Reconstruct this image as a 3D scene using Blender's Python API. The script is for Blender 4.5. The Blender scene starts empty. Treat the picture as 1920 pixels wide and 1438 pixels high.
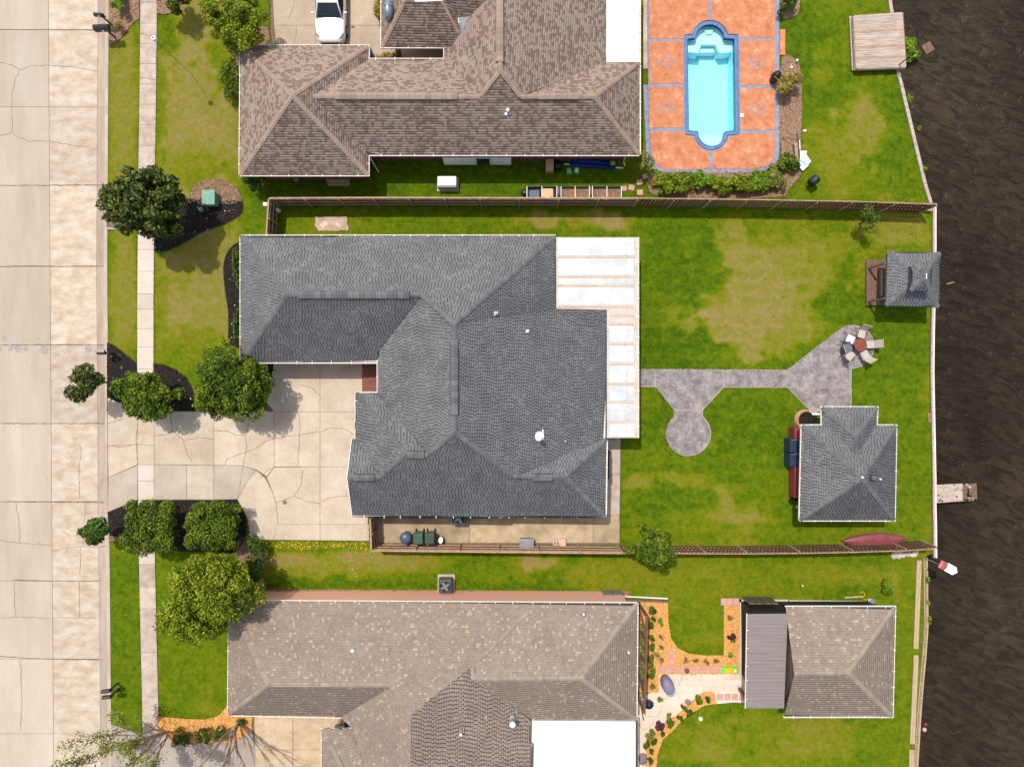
import bpy, math, random
import numpy as np
from mathutils import Vector

# ---------------------------------------------------------------- camera, sky, sun
H = 42.7            # flying height of the drone in metres
S = bpy.context.scene
C = S.collection
cam_d = bpy.data.cameras.new('drone_camera')
cam = bpy.data.objects.new('drone_camera', cam_d)
C.objects.link(cam)
cam.location = (0, 0, H)
cam.rotation_euler = (0, 0, 0)
cam_d.sensor_width = 36.0
cam_d.lens = 36.0 * H / 64.0
cam_d.clip_end = 600.0
S.camera = cam

SH_E, SH_S = 0.24, 0.37         # metres of shadow (right, down) per metre of height
SUN_EL = math.atan(1.0 / math.hypot(SH_E, SH_S))
wd = bpy.data.worlds.new("World")
S.world = wd
wd.use_nodes = True
wn = wd.node_tree
bg = wn.nodes['Background']
sky = wn.nodes.new('ShaderNodeTexSky')
sky.sky_type = 'NISHITA'
sky.sun_disc = False
sky.sun_elevation = SUN_EL
sky.sun_rotation = math.atan2(-SH_E, SH_S)
sky.dust_density = 2.0
hz = wn.nodes.new('ShaderNodeHueSaturation')      # light summer haze: paler blue
hz.inputs['Saturation'].default_value = .62
wn.links.new(sky.outputs[0], hz.inputs['Color'])
wn.links.new(hz.outputs[0], bg.inputs[0])
bg.inputs[1].default_value = 0.15
sun_d = bpy.data.lights.new('sun', 'SUN')
sun_d.energy = 2.95
sun_d.angle = math.radians(0.53)
sun_d.color = (1.0, 0.95, 0.87)
sun = bpy.data.objects.new('sun', sun_d)
C.objects.link(sun)
sun.location = (-20, 30, 60)
sun.rotation_euler = Vector((SH_E, -SH_S, -1)).to_track_quat('-Z', 'Y').to_euler()
S.view_settings.view_transform = 'Standard'
S.view_settings.look = 'None'
S.view_settings.exposure = 0.32
S.view_settings.gamma = 1.0
S.view_settings.use_curve_mapping = False

R = random.Random(7)
NR = np.random.default_rng(11)


def W(px, py, z=0.0):
    """photo pixel -> world point at height z (30 px = 1 m on the ground)"""
    k = 1 - z / H
    return ((px - 960) / 30 * k, (719 - py) / 30 * k, z)


# ---------------------------------------------------------------- numpy noise
_G = NR.random((256, 256))


def vnoise(x, y):
    x = np.asarray(x, float); y = np.asarray(y, float)
    xi = np.floor(x).astype(int); yi = np.floor(y).astype(int)
    fx = x - xi; fy = y - yi
    fx = fx * fx * (3 - 2 * fx); fy = fy * fy * (3 - 2 * fy)
    g = lambda a, b: _G[a & 255, b & 255]
    return ((g(xi, yi) * (1 - fx) + g(xi + 1, yi) * fx) * (1 - fy) +
            (g(xi, yi + 1) * (1 - fx) + g(xi + 1, yi + 1) * fx) * fy)


def fbm(x, y, o=4):
    s = 0; a = .5; t = 0
    for i in range(o):
        s = s + a * vnoise(x * 2 ** i + 17 * i, y * 2 ** i + 31 * i); t += a; a *= .55
    return s / t


# ---------------------------------------------------------------- materials
def lin(r, g, b):
    f = lambda c: (c / 255 / 12.92) if c / 255 <= .04045 else ((c / 255 + .055) / 1.055) ** 2.4
    return (f(r), f(g), f(b), 1)


def c4(c, m=1.0):
    return (c[0] * m, c[1] * m, c[2] * m, 1)


class NT:
    def __init__(s, name):
        s.m = bpy.data.materials.new(name); s.m.use_nodes = True
        s.t = s.m.node_tree; s.b = s.t.nodes['Principled BSDF']

    def n(s, typ, **kw):
        nd = s.t.nodes.new(typ)
        for k, v in kw.items():
            if k.startswith('i_'):
                nd.inputs[k[2:]].default_value = v
            else:
                setattr(nd, k, v)
        return nd

    def l(s, a, b):
        s.t.links.new(a, b)

    def ramp(s, src, stops, interp='LINEAR'):
        r = s.n('ShaderNodeValToRGB'); r.color_ramp.interpolation = interp
        e = r.color_ramp.elements
        while len(e) < len(stops):
            e.new(0.5)
        for el, (p, c) in zip(e, stops):
            el.position = p; el.color = c4(c)
        s.l(src, r.inputs[0]); return r.outputs[0]

    def noise(s, scale, detail=4, stretch=None, rough=.55, coord='Object'):
        tc = s.n('ShaderNodeTexCoord'); mp = s.n('ShaderNodeMapping')
        if stretch: mp.inputs['Scale'].default_value = stretch
        s.l(tc.outputs[coord], mp.inputs[0])
        nz = s.n('ShaderNodeTexNoise'); nz.inputs['Scale'].default_value = scale
        nz.inputs['Detail'].default_value = detail; nz.inputs['Roughness'].default_value = rough
        s.l(mp.outputs[0], nz.inputs['Vector'])
        return nz.outputs['Fac']

    def math(s, op, a, b=None, clamp=False):
        m = s.n('ShaderNodeMath', operation=op, use_clamp=clamp)
        for i, v in enumerate((a, b)):
            if v is None: continue
            if isinstance(v, (int, float)): m.inputs[i].default_value = v
            else: s.l(v, m.inputs[i])
        return m.outputs[0]

    def mix(s, fac, a, b, mode='MIX'):
        m = s.n('ShaderNodeMix', data_type='RGBA', blend_type=mode)
        for sock, v in ((m.inputs[0], fac), (m.inputs[6], a), (m.inputs[7], b)):
            if isinstance(v, (int, float)): sock.default_value = v
            elif isinstance(v, tuple): sock.default_value = c4(v)
            else: s.l(v, sock)
        return m.outputs[2]

    def remap(s, v, a, b, c, d):
        m = s.n('ShaderNodeMapRange'); s.l(v, m.inputs[0])
        for i, x in enumerate((a, b, c, d)): m.inputs[i + 1].default_value = x
        return m.outputs[0]

    def attr(s, name):
        a = s.n('ShaderNodeAttribute', attribute_name=name); return a.outputs['Fac']

    def bump(s, h, strength, dist=.02):
        b = s.n('ShaderNodeBump'); b.inputs['Strength'].default_value = strength
        b.inputs['Distance'].default_value = dist
        s.l(h, b.inputs['Height']); s.l(b.outputs[0], s.b.inputs['Normal'])

    def fin(s, col=None, rough=.8, spec=.3, metal=0):
        if col is not None:
            if isinstance(col, tuple): s.b.inputs['Base Color'].default_value = c4(col)
            else: s.l(col, s.b.inputs['Base Color'])
        s.b.inputs['Roughness'].default_value = rough
        s.b.inputs['Specular IOR Level'].default_value = spec
        s.b.inputs['Metallic'].default_value = metal
        return s.m


def plain(name, c, var=.18, scale=6, rough=.6, spec=.3, metal=0, bump=.15, detail=5, stretch=None, bscale=None):
    """one base colour with mottled wear and fine relief"""
    t = NT(name)
    nz = t.noise(scale, detail, stretch)
    v = t.remap(nz, .3, .7, 1 - var, 1 + var)
    hsv = t.n('ShaderNodeHueSaturation'); hsv.inputs['Color'].default_value = c4(c)
    t.l(v, hsv.inputs['Value'])
    if bump:
        t.bump(t.noise(bscale or scale * 6, 3, stretch), bump, .01)
    return t.fin(hsv.outputs[0], rough, spec, metal)


def tonal(name, stops, interp='LINEAR', rough=.85, spec=.2, var=.12, scale=1.2, bump=.25, transl=0, stretch=None):
    """colour comes from the per-face 'tone' of the piece, mottled by noise"""
    t = NT(name)
    col = t.ramp(t.attr('tone'), stops, interp)
    v = t.remap(t.noise(scale, 4, stretch), .3, .7, 1 - var, 1 + var)
    hsv = t.n('ShaderNodeHueSaturation'); t.l(col, hsv.inputs['Color']); t.l(v, hsv.inputs['Value'])
    if bump: t.bump(t.noise(60, 2), bump, .01)
    m = t.fin(hsv.outputs[0], rough, spec)
    if transl:
        tr = t.n('ShaderNodeBsdfTranslucent'); t.l(hsv.outputs[0], tr.inputs[0])
        mx = t.n('ShaderNodeMixShader'); mx.inputs[0].default_value = transl
        out = t.t.nodes['Material Output']
        t.l(t.b.outputs[0], mx.inputs[1]); t.l(tr.outputs[0], mx.inputs[2]); t.l(mx.outputs[0], out.inputs[0])
    return m


def concrete(name, c, var=.12, stain=(.6, .5, .42), amt=.5, stretch=(1, 1, 1), scale=.6, per=.12):
    t = NT(name)
    oi = t.n('ShaderNodeObjectInfo')
    big = t.remap(t.noise(scale, 6, stretch, .65), .32, .68, 0, 1)
    col = t.mix(big, c, tuple(x * y ** amt for x, y in zip(c, stain)))
    st = t.remap(t.noise(.35, 7, None, .7), .55, .75, 0, .35)
    col = t.mix(st, col, tuple(x * .78 for x in c))
    hsv = t.n('ShaderNodeHueSaturation'); t.l(col, hsv.inputs['Color'])
    a = t.remap(oi.outputs['Random'], 0, 1, 1 - per, 1 + per * .6)
    b = t.remap(t.noise(9, 5), .3, .7, 1 - var * .5, 1 + var * .5)
    t.l(t.math('MULTIPLY', a, b), hsv.inputs['Value'])
    t.bump(t.noise(40, 4), .12, .01)
    return t.fin(hsv.outputs[0], .88, .2)


MT = {}
MT['street'] = concrete('street_concrete', (.49, .415, .33), stretch=(1.0, .2, 1), scale=.7, amt=.34)
MT['street_outer'] = concrete('street_concrete_outer_lane', (.555, .47, .375), stretch=(.7, 1.2, 1), scale=1.8, amt=.7)
MT['gutter_pan'] = concrete('gutter_concrete', (.43, .35, .285), stretch=(2, .3, 1), scale=1.5, amt=.5)
MT['kerb'] = concrete('kerb_concrete', (.50, .425, .35), amt=.6)
MT['walk_old'] = concrete('sidewalk_concrete_old', (.53, .44, .375), amt=.7, scale=1.5)
MT['walk_new'] = concrete('sidewalk_concrete_new', (.59, .505, .435), amt=.25)
MT['drive'] = concrete('driveway_concrete', (.565, .475, .375), amt=.5, per=.07)
MT['drive_grey'] = concrete('driveway_concrete_grey', (.465, .395, .315), amt=.4, per=.05)
MT['drive_top'] = concrete('driveway_concrete_tan', (.49, .395, .30), amt=.5)
MT['drive_bot'] = concrete('driveway_concrete_stained', (.53, .42, .28), amt=.6, scale=1.2)
MT['drive_wash'] = concrete('driveway_concrete_washed', (.40, .34, .29), amt=.5)
MT['joint'] = plain('joint_dirt', (.16, .115, .075), rough=.95)
MT['crack'] = plain('crack_dirt', (.20, .135, .08), rough=.95)
MT['stamped'] = concrete('stamped_grey_concrete', (.325, .285, .272), stain=(.42, .42, .44), amt=1.0, scale=1.6, var=.5)
MT['stamped_edge'] = concrete('stamped_concrete_edge', (.46, .38, .33), amt=.4)
MT['side_slab'] = concrete('side_yard_concrete', (.50, .38, .24), stain=(.5, .48, .45), amt=.9, scale=.8)
MT['tan_patio'] = concrete('tan_patio_concrete', (.68, .57, .47), stain=(.85, .8, .72), amt=.7, scale=2)
MT['tar'] = plain('grey_patch', (.33, .29, .265), rough=.9)
MT['mulch'] = plain('black_mulch', (.022, .017, .016), var=.6, scale=9, rough=.95, spec=.1, bump=1, bscale=25)
MT['mulch_pink'] = plain('faded_bark_mulch', (.27, .16, .105), var=.35, scale=8, rough=.95, spec=.1, bump=.8, bscale=25)
MT['mulch_orange'] = plain('orange_mulch', (.60, .30, .085), var=.3, scale=8, rough=.95, spec=.1, bump=.8, bscale=25)
MT['soil'] = plain('brown_soil', (.24, .145, .085), var=.35, scale=5, rough=.95, spec=.1, bump=.8, bscale=20)
MT['white'] = plain('white_paint', (.80, .77, .72), var=.06, rough=.5)
MT['gutter'] = plain('gutter_white', (.80, .72, .63), var=.08, rough=.45)
MT['white_roof'] = plain('white_roof_membrane', (.76, .75, .735), var=.09, scale=.7, rough=.5)
MT['panel'] = concrete('patio_panel_white', (.66, .65, .64), stain=(.70, .72, .75), amt=1.0, scale=.7, per=.08)
MT['panel_rust'] = plain('patio_panel_seam', (.62, .45, .32), var=.25, scale=5, rough=.7)
MT['brick_red'] = plain('red_brick', (.21, .085, .06), var=.3, scale=18, rough=.9, stretch=(1, 1, 3), bump=.6)
MT['brick_orange'] = plain('orange_brick', (.78, .41, .29), var=.22, scale=22, rough=.9, stretch=(1, 1, 3), bump=.6)
MT['cedar'] = plain('cedar_fence', (.135, .068, .038), var=.4, scale=4, rough=.9, stretch=(3, 3, .7), bump=.5)
MT['cedar_top'] = plain('weathered_sunlit_rail', (.40, .255, .165), var=.3, scale=5, rough=.9, stretch=(.6, 3, 3), bump=.5)
MT['grey_wood'] = plain('weathered_grey_wood', (.42, .335, .27), var=.3, scale=3, rough=.9, stretch=(.5, 4, 2), bump=.5)
MT['brown_wood'] = plain('brown_weathered_wood', (.17, .10, .072), var=.4, scale=4, rough=.9, stretch=(2, 2, 1), bump=.5)
MT['pale_wood'] = plain('pale_treated_wood', (.43, .32, .195), var=.2, scale=4, rough=.85, stretch=(3, .5, 1), bump=.4)
MT['dark'] = plain('dark_siding_and_shade', (.018, .016, .018), var=.3, rough=.7)
MT['black'] = plain('black_plastic', (.012, .012, .016), var=.3, rough=.45, spec=.4)
MT['black_metal'] = plain('black_metal', (.015, .017, .022), var=.3, rough=.4, spec=.5)
MT['glass'] = plain('dark_glass', (.012, .02, .022), var=.2, rough=.08, spec=.7, bump=0)
MT['far_ground'] = plain('far_grass', (.09, .11, .02), var=.3, scale=.5, rough=.95)
MT['dim_pane'] = plain('dim_pane', (.075, .07, .072), rough=.4)
MT['trunk'] = plain('bark', (.17, .125, .09), var=.4, scale=8, rough=.95, bump=.8)
MT['pale_bark'] = plain('pale_bark', (.36, .27, .20), var=.3, scale=6, rough=.9, bump=.5)
MT['steel'] = plain('grey_steel', (.30, .31, .32), var=.2, rough=.4, metal=.6)
MT['dkgrey'] = plain('dark_grey_metal', (.06, .068, .075), var=.3, rough=.5)
MT['navy'] = plain('navy_metal', (.018, .032, .065), var=.25, rough=.5)
MT['beige'] = plain('beige_sling_fabric', (.47, .40, .35), var=.1, scale=20, rough=.85)
MT['slate_fabric'] = plain('slate_fabric', (.13, .15, .19), var=.1, scale=20, rough=.85)
MT['redwood'] = plain('red_brown_top', (.20, .055, .03), var=.25, scale=7, rough=.5)
MT['red'] = plain('dull_red_paint', (.22, .035, .035), var=.2, rough=.55)
MT['canoe'] = plain('faded_red_hull', (.21, .052, .058), var=.22, scale=2.5, rough=.45, spec=.4)
MT['green_plastic'] = plain('green_plastic', (.03, .08, .045), var=.2, rough=.4, spec=.4)
MT['dkgreen_plastic'] = plain('dark_green_plastic', (.035, .055, .035), var=.2, rough=.4, spec=.4)
MT['blue_plastic'] = plain('blue_grey_plastic', (.075, .10, .16), var=.1, rough=.35, spec=.4)
MT['util_green'] = plain('utility_green', (.17, .34, .25), var=.12, rough=.6)
MT['tarp'] = plain('blue_tarp', (.008, .025, .18), var=.4, scale=4, rough=.5, bump=.6, bscale=7)
MT['cardboard'] = plain('tan_board', (.50, .31, .17), var=.1, rough=.9)
MT['pinkpaver'] = plain('pink_paver', (.52, .28, .235), var=.12, scale=8, rough=.9)
MT['tan_metal'] = plain('taupe_metal_roof', (.215, .182, .172), var=.1, scale=2, rough=.45, spec=.4, stretch=(.2, 3, 1))
MT['bag_green'] = plain('green_bag', (.03, .38, .10), var=.35, scale=5, rough=.4)
MT['bag_yellow'] = plain('yellow_print', (.75, .42, .02), var=.3, scale=8, rough=.4)
MT['pale_blue'] = plain('pale_blue_panel', (.62, .78, .80), var=.05, rough=.5)
MT['boulder'] = plain('purple_grey_rock', (.23, .17, .16), var=.3, scale=5, rough=.9, bump=.8)
MT['cover'] = plain('grey_violet_cover', (.20, .18, .25), var=.18, scale=3, rough=.6)
MT['cover_lt'] = plain('light_cover', (.40, .40, .50), var=.12, scale=3, rough=.6)
MT['carpaint'] = plain('white_car_paint', (.80, .80, .80), var=.02, rough=.22, spec=.6, bump=0)
MT['tyre'] = plain('tyre_rubber', (.02, .02, .02), rough=.8)
MT['hose'] = plain('tan_hose', (.50, .40, .28), rough=.5)
MT['bluestrip'] = plain('blue_grey_band', (.235, .25, .34), var=.2, scale=4, rough=.8)
MT['coping'] = plain('blue_coping', (.10, .18, .34), var=.2, scale=5, rough=.7)
t = NT('orange_stamped_deck')
a = t.ramp(t.noise(1.6, 8, None, .75), [(.30, (.37, .10, .042)), (.45, (.49, .175, .08)), (.57, (.55, .225, .115)), (.70, (.68, .42, .27))])
t.bump(t.noise(30, 4), .2, .01)
MT['pooldeck'] = t.fin(a, .8, .25)
MT['poolshell'] = plain('aqua_pool_shell', (.42, .86, .92), var=.13, scale=3.5, rough=.5)  # mottled aqua stands in for ripple light on the pool floor
MT['poolstep'] = plain('pale_pool_step', (.62, .86, .86), var=.04, scale=1.2, rough=.5)
# pool water: clear sheet with a weak mirror and slow ripples
t = NT('pool_water')
tr = t.n('ShaderNodeBsdfTransparent'); tr.inputs[0].default_value = (.80, .97, 1, 1)
gl = t.n('ShaderNodeBsdfGlossy'); gl.inputs['Roughness'].default_value = .06
bp = t.n('ShaderNodeBump'); bp.inputs['Strength'].default_value = .5; bp.inputs['Distance'].default_value = .05
t.l(t.noise(3.5, 3), bp.inputs['Height']); t.l(bp.outputs[0], gl.inputs['Normal'])
mx = t.n('ShaderNodeMixShader'); mx.inputs[0].default_value = .035
t.l(tr.outputs[0], mx.inputs[1]); t.l(gl.outputs[0], mx.inputs[2])
t.l(mx.outputs[0], t.t.nodes['Material Output'].inputs[0])
MT['poolwater'] = t.m
# canal water: murky, wind ripples crossing it diagonally
t = NT('canal_water')
tc = t.n('ShaderNodeTexCoord')
mr = t.n('ShaderNodeMapping'); mr.inputs['Rotation'].default_value = (0, 0, math.radians(27))
t.l(tc.outputs['Object'], mr.inputs[0])
mp = t.n('ShaderNodeMapping'); mp.inputs['Scale'].default_value = (.6, 1.5, 1)
t.l(mr.outputs[0], mp.inputs[0])
n1 = t.n('ShaderNodeTexNoise'); n1.inputs['Scale'].default_value = 1.35; n1.inputs['Detail'].default_value = 2.5
n1.inputs['Roughness'].default_value = .62; n1.inputs['Distortion'].default_value = .9
t.l(mp.outputs[0], n1.inputs['Vector'])
big = t.noise(.08, 3)
col = t.ramp(big, [(.35, (.021, .0145, .0082)), (.62, (.046, .0335, .0185))])
col = t.mix(t.remap(n1.outputs['Fac'], .38, .62, 0, 1), t.mix(.6, col, (.008, .006, .0045)), col)  # light and dark sides of the ripples put into the colour
t.bump(n1.outputs['Fac'], .9, .30)
MT['water'] = t.fin(col, .42, .12)


def grass_nodes(name, fine=True):
    t = NT(name)
    d = t.attr('dry')
    nz = t.noise(3.2, 6, None, .7)
    nf = t.noise(14, 4, None, .7)
    dd = t.math('ADD', d, t.math('MULTIPLY', t.math('SUBTRACT', nz, .5), 1.0))
    dd = t.math('ADD', dd, t.math('MULTIPLY', t.math('SUBTRACT', nf, .5), .7))
    col = t.ramp(dd, [(.0, (.042, .086, .001)), (.22, (.088, .143, .001)), (.45, (.162, .170, .004)),
                      (.68, (.215, .178, .036)), (1.0, (.29, .215, .10))])
    hsv = t.n('ShaderNodeHueSaturation'); t.l(col, hsv.inputs['Color'])
    t.l(t.remap(t.noise(22, 5, None, .75), .3, .7, .72, 1.3), hsv.inputs['Value'])
    t.bump(t.noise(30, 5, None, .8), .8, .04)
    return t.fin(hsv.outputs[0], .9, .1)


MT['lawn'] = grass_nodes('lawn_turf')
t = NT('grass_blades')
col = t.ramp(t.attr('dry'), [(.0, (.03, .07, .004)), (.22, (.07, .14, .006)), (.45, (.15, .185, .012)),
                             (.68, (.225, .205, .035)), (1.0, (.34, .265, .11))])
MT['blade'] = t.fin(col, .8, .15)

# roof shingles
MT['sh_dark'] = tonal('charcoal_shingles', [(0, (.070, .070, .073)), (.36, (.096, .097, .100)), (.5, (.158, .158, .161)), (1, (.190, .190, .193))], var=.15, scale=.9, bump=.3)
MT['cap_dark'] = tonal('charcoal_ridge_caps', [(0, (.095, .096, .099)), (1, (.150, .150, .153))], var=.1)
MT['sh_brown'] = tonal('brown_shingles', [(0, (.195, .127, .103)), (.42, (.232, .156, .127)), (.55, (.300, .222, .174)), (.9, (.338, .262, .206)), (1, (.335, .285, .23))], var=.1, scale=.8, bump=.3)
MT['cap_brown'] = tonal('brown_ridge_caps', [(0, (.25, .175, .13)), (1, (.33, .24, .185))], var=.08)
MT['sh_taupe'] = tonal('taupe_shingles', [(0, (.225, .167, .130)), (.9, (.282, .222, .177)), (.93, (.345, .27, .175)), (1, (.39, .315, .22))], var=.09, scale=.7, bump=.25)
MT['sh_taupe_low'] = tonal('taupe_three_tab_shingles', [(0, (.075, .055, .047)), (.3, (.11, .082, .07)), (.5, (.25, .20, .165)), (.9, (.295, .23, .185)), (1, (.34, .25, .185))], var=.14, scale=.7, bump=.25)
MT['cap_taupe'] = tonal('taupe_ridge_caps', [(0, (.235, .182, .148)), (1, (.325, .262, .212))], var=.08)
MT['underlay'] = plain('roof_underlay', (.04, .04, .045), rough=.95)


def leafmat(name, a, b, c, rough=.55, spec=.16):
    return tonal(name, [(0, a), (.6, b), (1, c)], rough=rough, spec=spec, var=.15, scale=1.5, bump=0, transl=.22)


MT['lf_magnolia'] = leafmat('magnolia_leaves', (.015, .028, .004), (.070, .100, .008), (.23, .26, .035), .4, .25)
MT['lf_mid'] = leafmat('green_leaves', (.022, .048, .004), (.100, .165, .008), (.26, .31, .022))
MT['lf_light'] = leafmat('light_green_leaves', (.045, .080, .004), (.185, .235, .008), (.37, .40, .028))
MT['lf_olive'] = leafmat('olive_leaves', (.09, .115, .010), (.20, .22, .03), (.36, .36, .08))
MT['lf_dark'] = leafmat('dark_green_leaves', (.018, .044, .005), (.065, .12, .010), (.15, .21, .028))
MT['lf_bright'] = leafmat('bright_green_leaves', (.06, .14, .006), (.16, .28, .010), (.26, .38, .02))
MT['lf_yellow'] = leafmat('yellowed_leaves', (.10, .09, .015), (.28, .21, .04), (.50, .36, .07))
MT['lf_purple'] = leafmat('purple_leaves', (.03, .012, .018), (.08, .03, .045), (.15, .07, .08))
MT['lf_grey'] = leafmat('grey_green_leaves', (.08, .085, .05), (.15, .15, .09), (.24, .22, .14))
MT['chips'] = tonal('mulch_chips', [(0, (.02, .016, .015)), (.9, (.06, .045, .04)), (1, (.75, .62, .42))], bump=0)
MT['chips_o'] = tonal('orange_chips', [(0, (.36, .15, .04)), (1, (.72, .42, .16))], bump=0)
MT['chips_b'] = tonal('bark_chips', [(0, (.12, .07, .045)), (1, (.42, .28, .18))], bump=0)
MT['leaf_fall'] = tonal('fallen_yellow_leaves', [(0, (.45, .25, .02)), (1, (.78, .52, .06))], bump=0)


# ---------------------------------------------------------------- object helpers
WL = {}


def wloc(o):
    return WL.get(o.name, Vector((0, 0, 0)))


def link(o, parent=None, at=None):
    C.objects.link(o)
    at = Vector(at) if at is not None else (wloc(parent) if parent else Vector((0, 0, 0)))
    WL[o.name] = at
    if parent:
        o.parent = parent
        o.location = at - wloc(parent)
    else:
        o.location = at
    return o


def tag(o, label=None, cat=None, group=None, kind=None):
    if label: o['label'] = label
    if cat: o['category'] = cat
    if group: o['group'] = group
    if kind: o['kind'] = kind
    return o


def T(name, label, cat, loc=(0, 0, 0), group=None):
    o = bpy.data.objects.new(name, None)
    o.empty_display_size = .2
    link(o, None, loc)
    return tag(o, label, cat, group)


class MB:
    """collects geometry in world coordinates; build() makes ONE mesh object"""

    def __init__(s):
        s.v = []; s.f = []; s.tone = []; s.cut = []

    def add(s, v, f, tone=0.5):
        n = len(s.v)
        s.cut.append((n, len(s.f)))
        s.v += [tuple(p) for p in v]
        s.f += [tuple(i + n for i in q) for q in f]
        s.tone += [tone] * len(f)
        return s

    def box(s, c, d, rz=0.0, tone=.5, taper=1.0, rx=0.0):
        x, y, z = d[0] / 2, d[1] / 2, d[2] / 2
        cs, sn = math.cos(rz), math.sin(rz); cx, sx = math.cos(rx), math.sin(rx)
        vs = []
        for k, t in ((-1, 1.0), (1, taper)):
            for a, b in ((-1, -1), (1, -1), (1, 1), (-1, 1)):
                X, Y, Z = a * x * t, b * y * t, k * z
                Y, Z = Y * cx - Z * sx, Y * sx + Z * cx
                vs.append((c[0] + X * cs - Y * sn, c[1] + X * sn + Y * cs, c[2] + Z))
        return s.add(vs, [(3, 2, 1, 0), (4, 5, 6, 7), (0, 1, 5, 4), (1, 2, 6, 5), (2, 3, 7, 6), (3, 0, 4, 7)], tone)

    def prism(s, poly, z0, z1, tone=.5, bottom=False):
        """poly = world xy list"""
        a = sum(poly[i][0] * poly[(i + 1) % len(poly)][1] - poly[(i + 1) % len(poly)][0] * poly[i][1] for i in range(len(poly)))
        if a < 0: poly = poly[::-1]
        n = len(poly)
        v = [(p[0], p[1], z0) for p in poly] + [(p[0], p[1], z1) for p in poly]
        f = [tuple(range(n, 2 * n))] + [(i, (i + 1) % n, n + (i + 1) % n, n + i) for i in range(n)]
        if bottom: f.append(tuple(range(n - 1, -1, -1)))
        return s.add(v, f, tone)

    def tube(s, pts, rad, seg=8, tone=.5, cap=True):
        pts = [Vector(p) for p in pts]
        if isinstance(rad, (int, float)): rad = [rad] * len(pts)
        v = []; f = []
        up = Vector((0, 0, 1))
        for i, p in enumerate(pts):
            d = (pts[min(i + 1, len(pts) - 1)] - pts[max(i - 1, 0)]).normalized()
            a = d.cross(up if abs(d.z) < .95 else Vector((1, 0, 0))).normalized(); b = d.cross(a)
            for j in range(seg):
                t = 2 * math.pi * j / seg
                v.append(p + (a * math.cos(t) + b * math.sin(t)) * rad[i])
        for i in range(len(pts) - 1):
            for j in range(seg):
                k = (j + 1) % seg
                f.append((i * seg + j, (i + 1) * seg + j, (i + 1) * seg + k, i * seg + k))
        if cap:
            f.append(tuple(range(seg))); f.append(tuple(range(len(pts) * seg - 1, (len(pts) - 1) * seg - 1, -1)))
        return s.add(v, f, tone)

    def lathe(s, c, prof, seg=20, sx=1, sy=1, rz=0, tone=.5):
        """prof = [(r, z)]"""
        v = []; f = []
        cs, sn = math.cos(rz), math.sin(rz)
        for r, z in prof:
            for j in range(seg):
                t = 2 * math.pi * j / seg
                X, Y = r * sx * math.cos(t), r * sy * math.sin(t)
                v.append((c[0] + X * cs - Y * sn, c[1] + X * sn + Y * cs, c[2] + z))
        for i in range(len(prof) - 1):
            for j in range(seg):
                k = (j + 1) % seg
                f.append((i * seg + j, i * seg + k, (i + 1) * seg + k, (i + 1) * seg + j))
        f.append(tuple(range((len(prof) - 1) * seg, len(prof) * seg)))
        f.append(tuple(range(seg - 1, -1, -1)))
        return s.add(v, f, tone)

    def build(s, name, m, parent=None, smooth=False, bevel=0, subsurf=0, kind=None, at=None, fast=False):
        me = bpy.data.meshes.new(name)
        base = Vector(at) if at is not None else (wloc(parent) if parent else Vector((0, 0, 0)))
        me.from_pydata([(p[0] - base.x, p[1] - base.y, p[2] - base.z) for p in s.v], [], s.f)
        at_ = me.attributes.new('tone', 'FLOAT', 'FACE')
        at_.data.foreach_set('value', s.tone)
        me.materials.append(MT[m] if isinstance(m, str) else m)
        if smooth: me.polygons.foreach_set('use_smooth', [True] * len(me.polygons))
        me.update()
        o = bpy.data.objects.new(name, me)
        link(o, parent, base)
        if bevel:
            b = o.modifiers.new('bevel', 'BEVEL'); b.width = bevel; b.segments = 2; b.limit_method = 'ANGLE'
        if subsurf:
            b = o.modifiers.new('sub', 'SUBSURF'); b.levels = subsurf; b.render_levels = subsurf
        if kind: o['kind'] = kind
        return o


def _each(s, name, m, parent=None, **kw):
    """every added piece becomes an object of its own"""
    out = []
    ends = s.cut[1:] + [(len(s.v), len(s.f))]
    for (a, fa), (b, fb) in zip(s.cut, ends):
        q = MB(); q.add(s.v[a:b], [tuple(i - a for i in f) for f in s.f[fa:fb]], s.tone[fa] if fa < len(s.tone) else .5)
        out.append(q.build(name, m, parent, **kw))
    return out


MB.each = _each


def np_mesh(name, V, F, m, parent=None, tone=None, attr='tone', dom='FACE', kind=None, smooth=False):
    """fast mesh from numpy arrays; F is (n,k)"""
    me = bpy.data.meshes.new(name)
    n, k = F.shape
    base = wloc(parent) if parent else Vector((0, 0, 0))
    V = V - np.array(base)
    me.vertices.add(len(V)); me.vertices.foreach_set('co', V.astype(np.float32).ravel())
    me.loops.add(n * k); me.loops.foreach_set('vertex_index', F.astype(np.int32).ravel())
    me.polygons.add(n); me.polygons.foreach_set('loop_start', np.arange(0, n * k, k, dtype=np.int32))
    me.update(calc_edges=True)
    if tone is not None:
        a = me.attributes.new(attr, 'FLOAT', dom); a.data.foreach_set('value', np.asarray(tone, np.float32))
    if smooth: me.polygons.foreach_set('use_smooth', np.ones(n, bool))
    me.materials.append(MT[m])
    me.validate()
    o = bpy.data.objects.new(name, me)
    link(o, parent, base)
    if kind: o['kind'] = kind
    return o


def copy_tree(o, parent=None):
    c = o.copy(); C.objects.link(c); c.parent = parent
    for ch in list(o.children): copy_tree(ch, c)
    return c


def dup(root, loc, rz=0.0, label=None, sc=None):
    c = copy_tree(root)
    c.location = loc; c.rotation_euler = (0, 0, rz)
    if sc: c.scale = (sc, sc, sc)
    WL[c.name] = Vector(loc)
    if label: c['label'] = label
    return c


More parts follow.
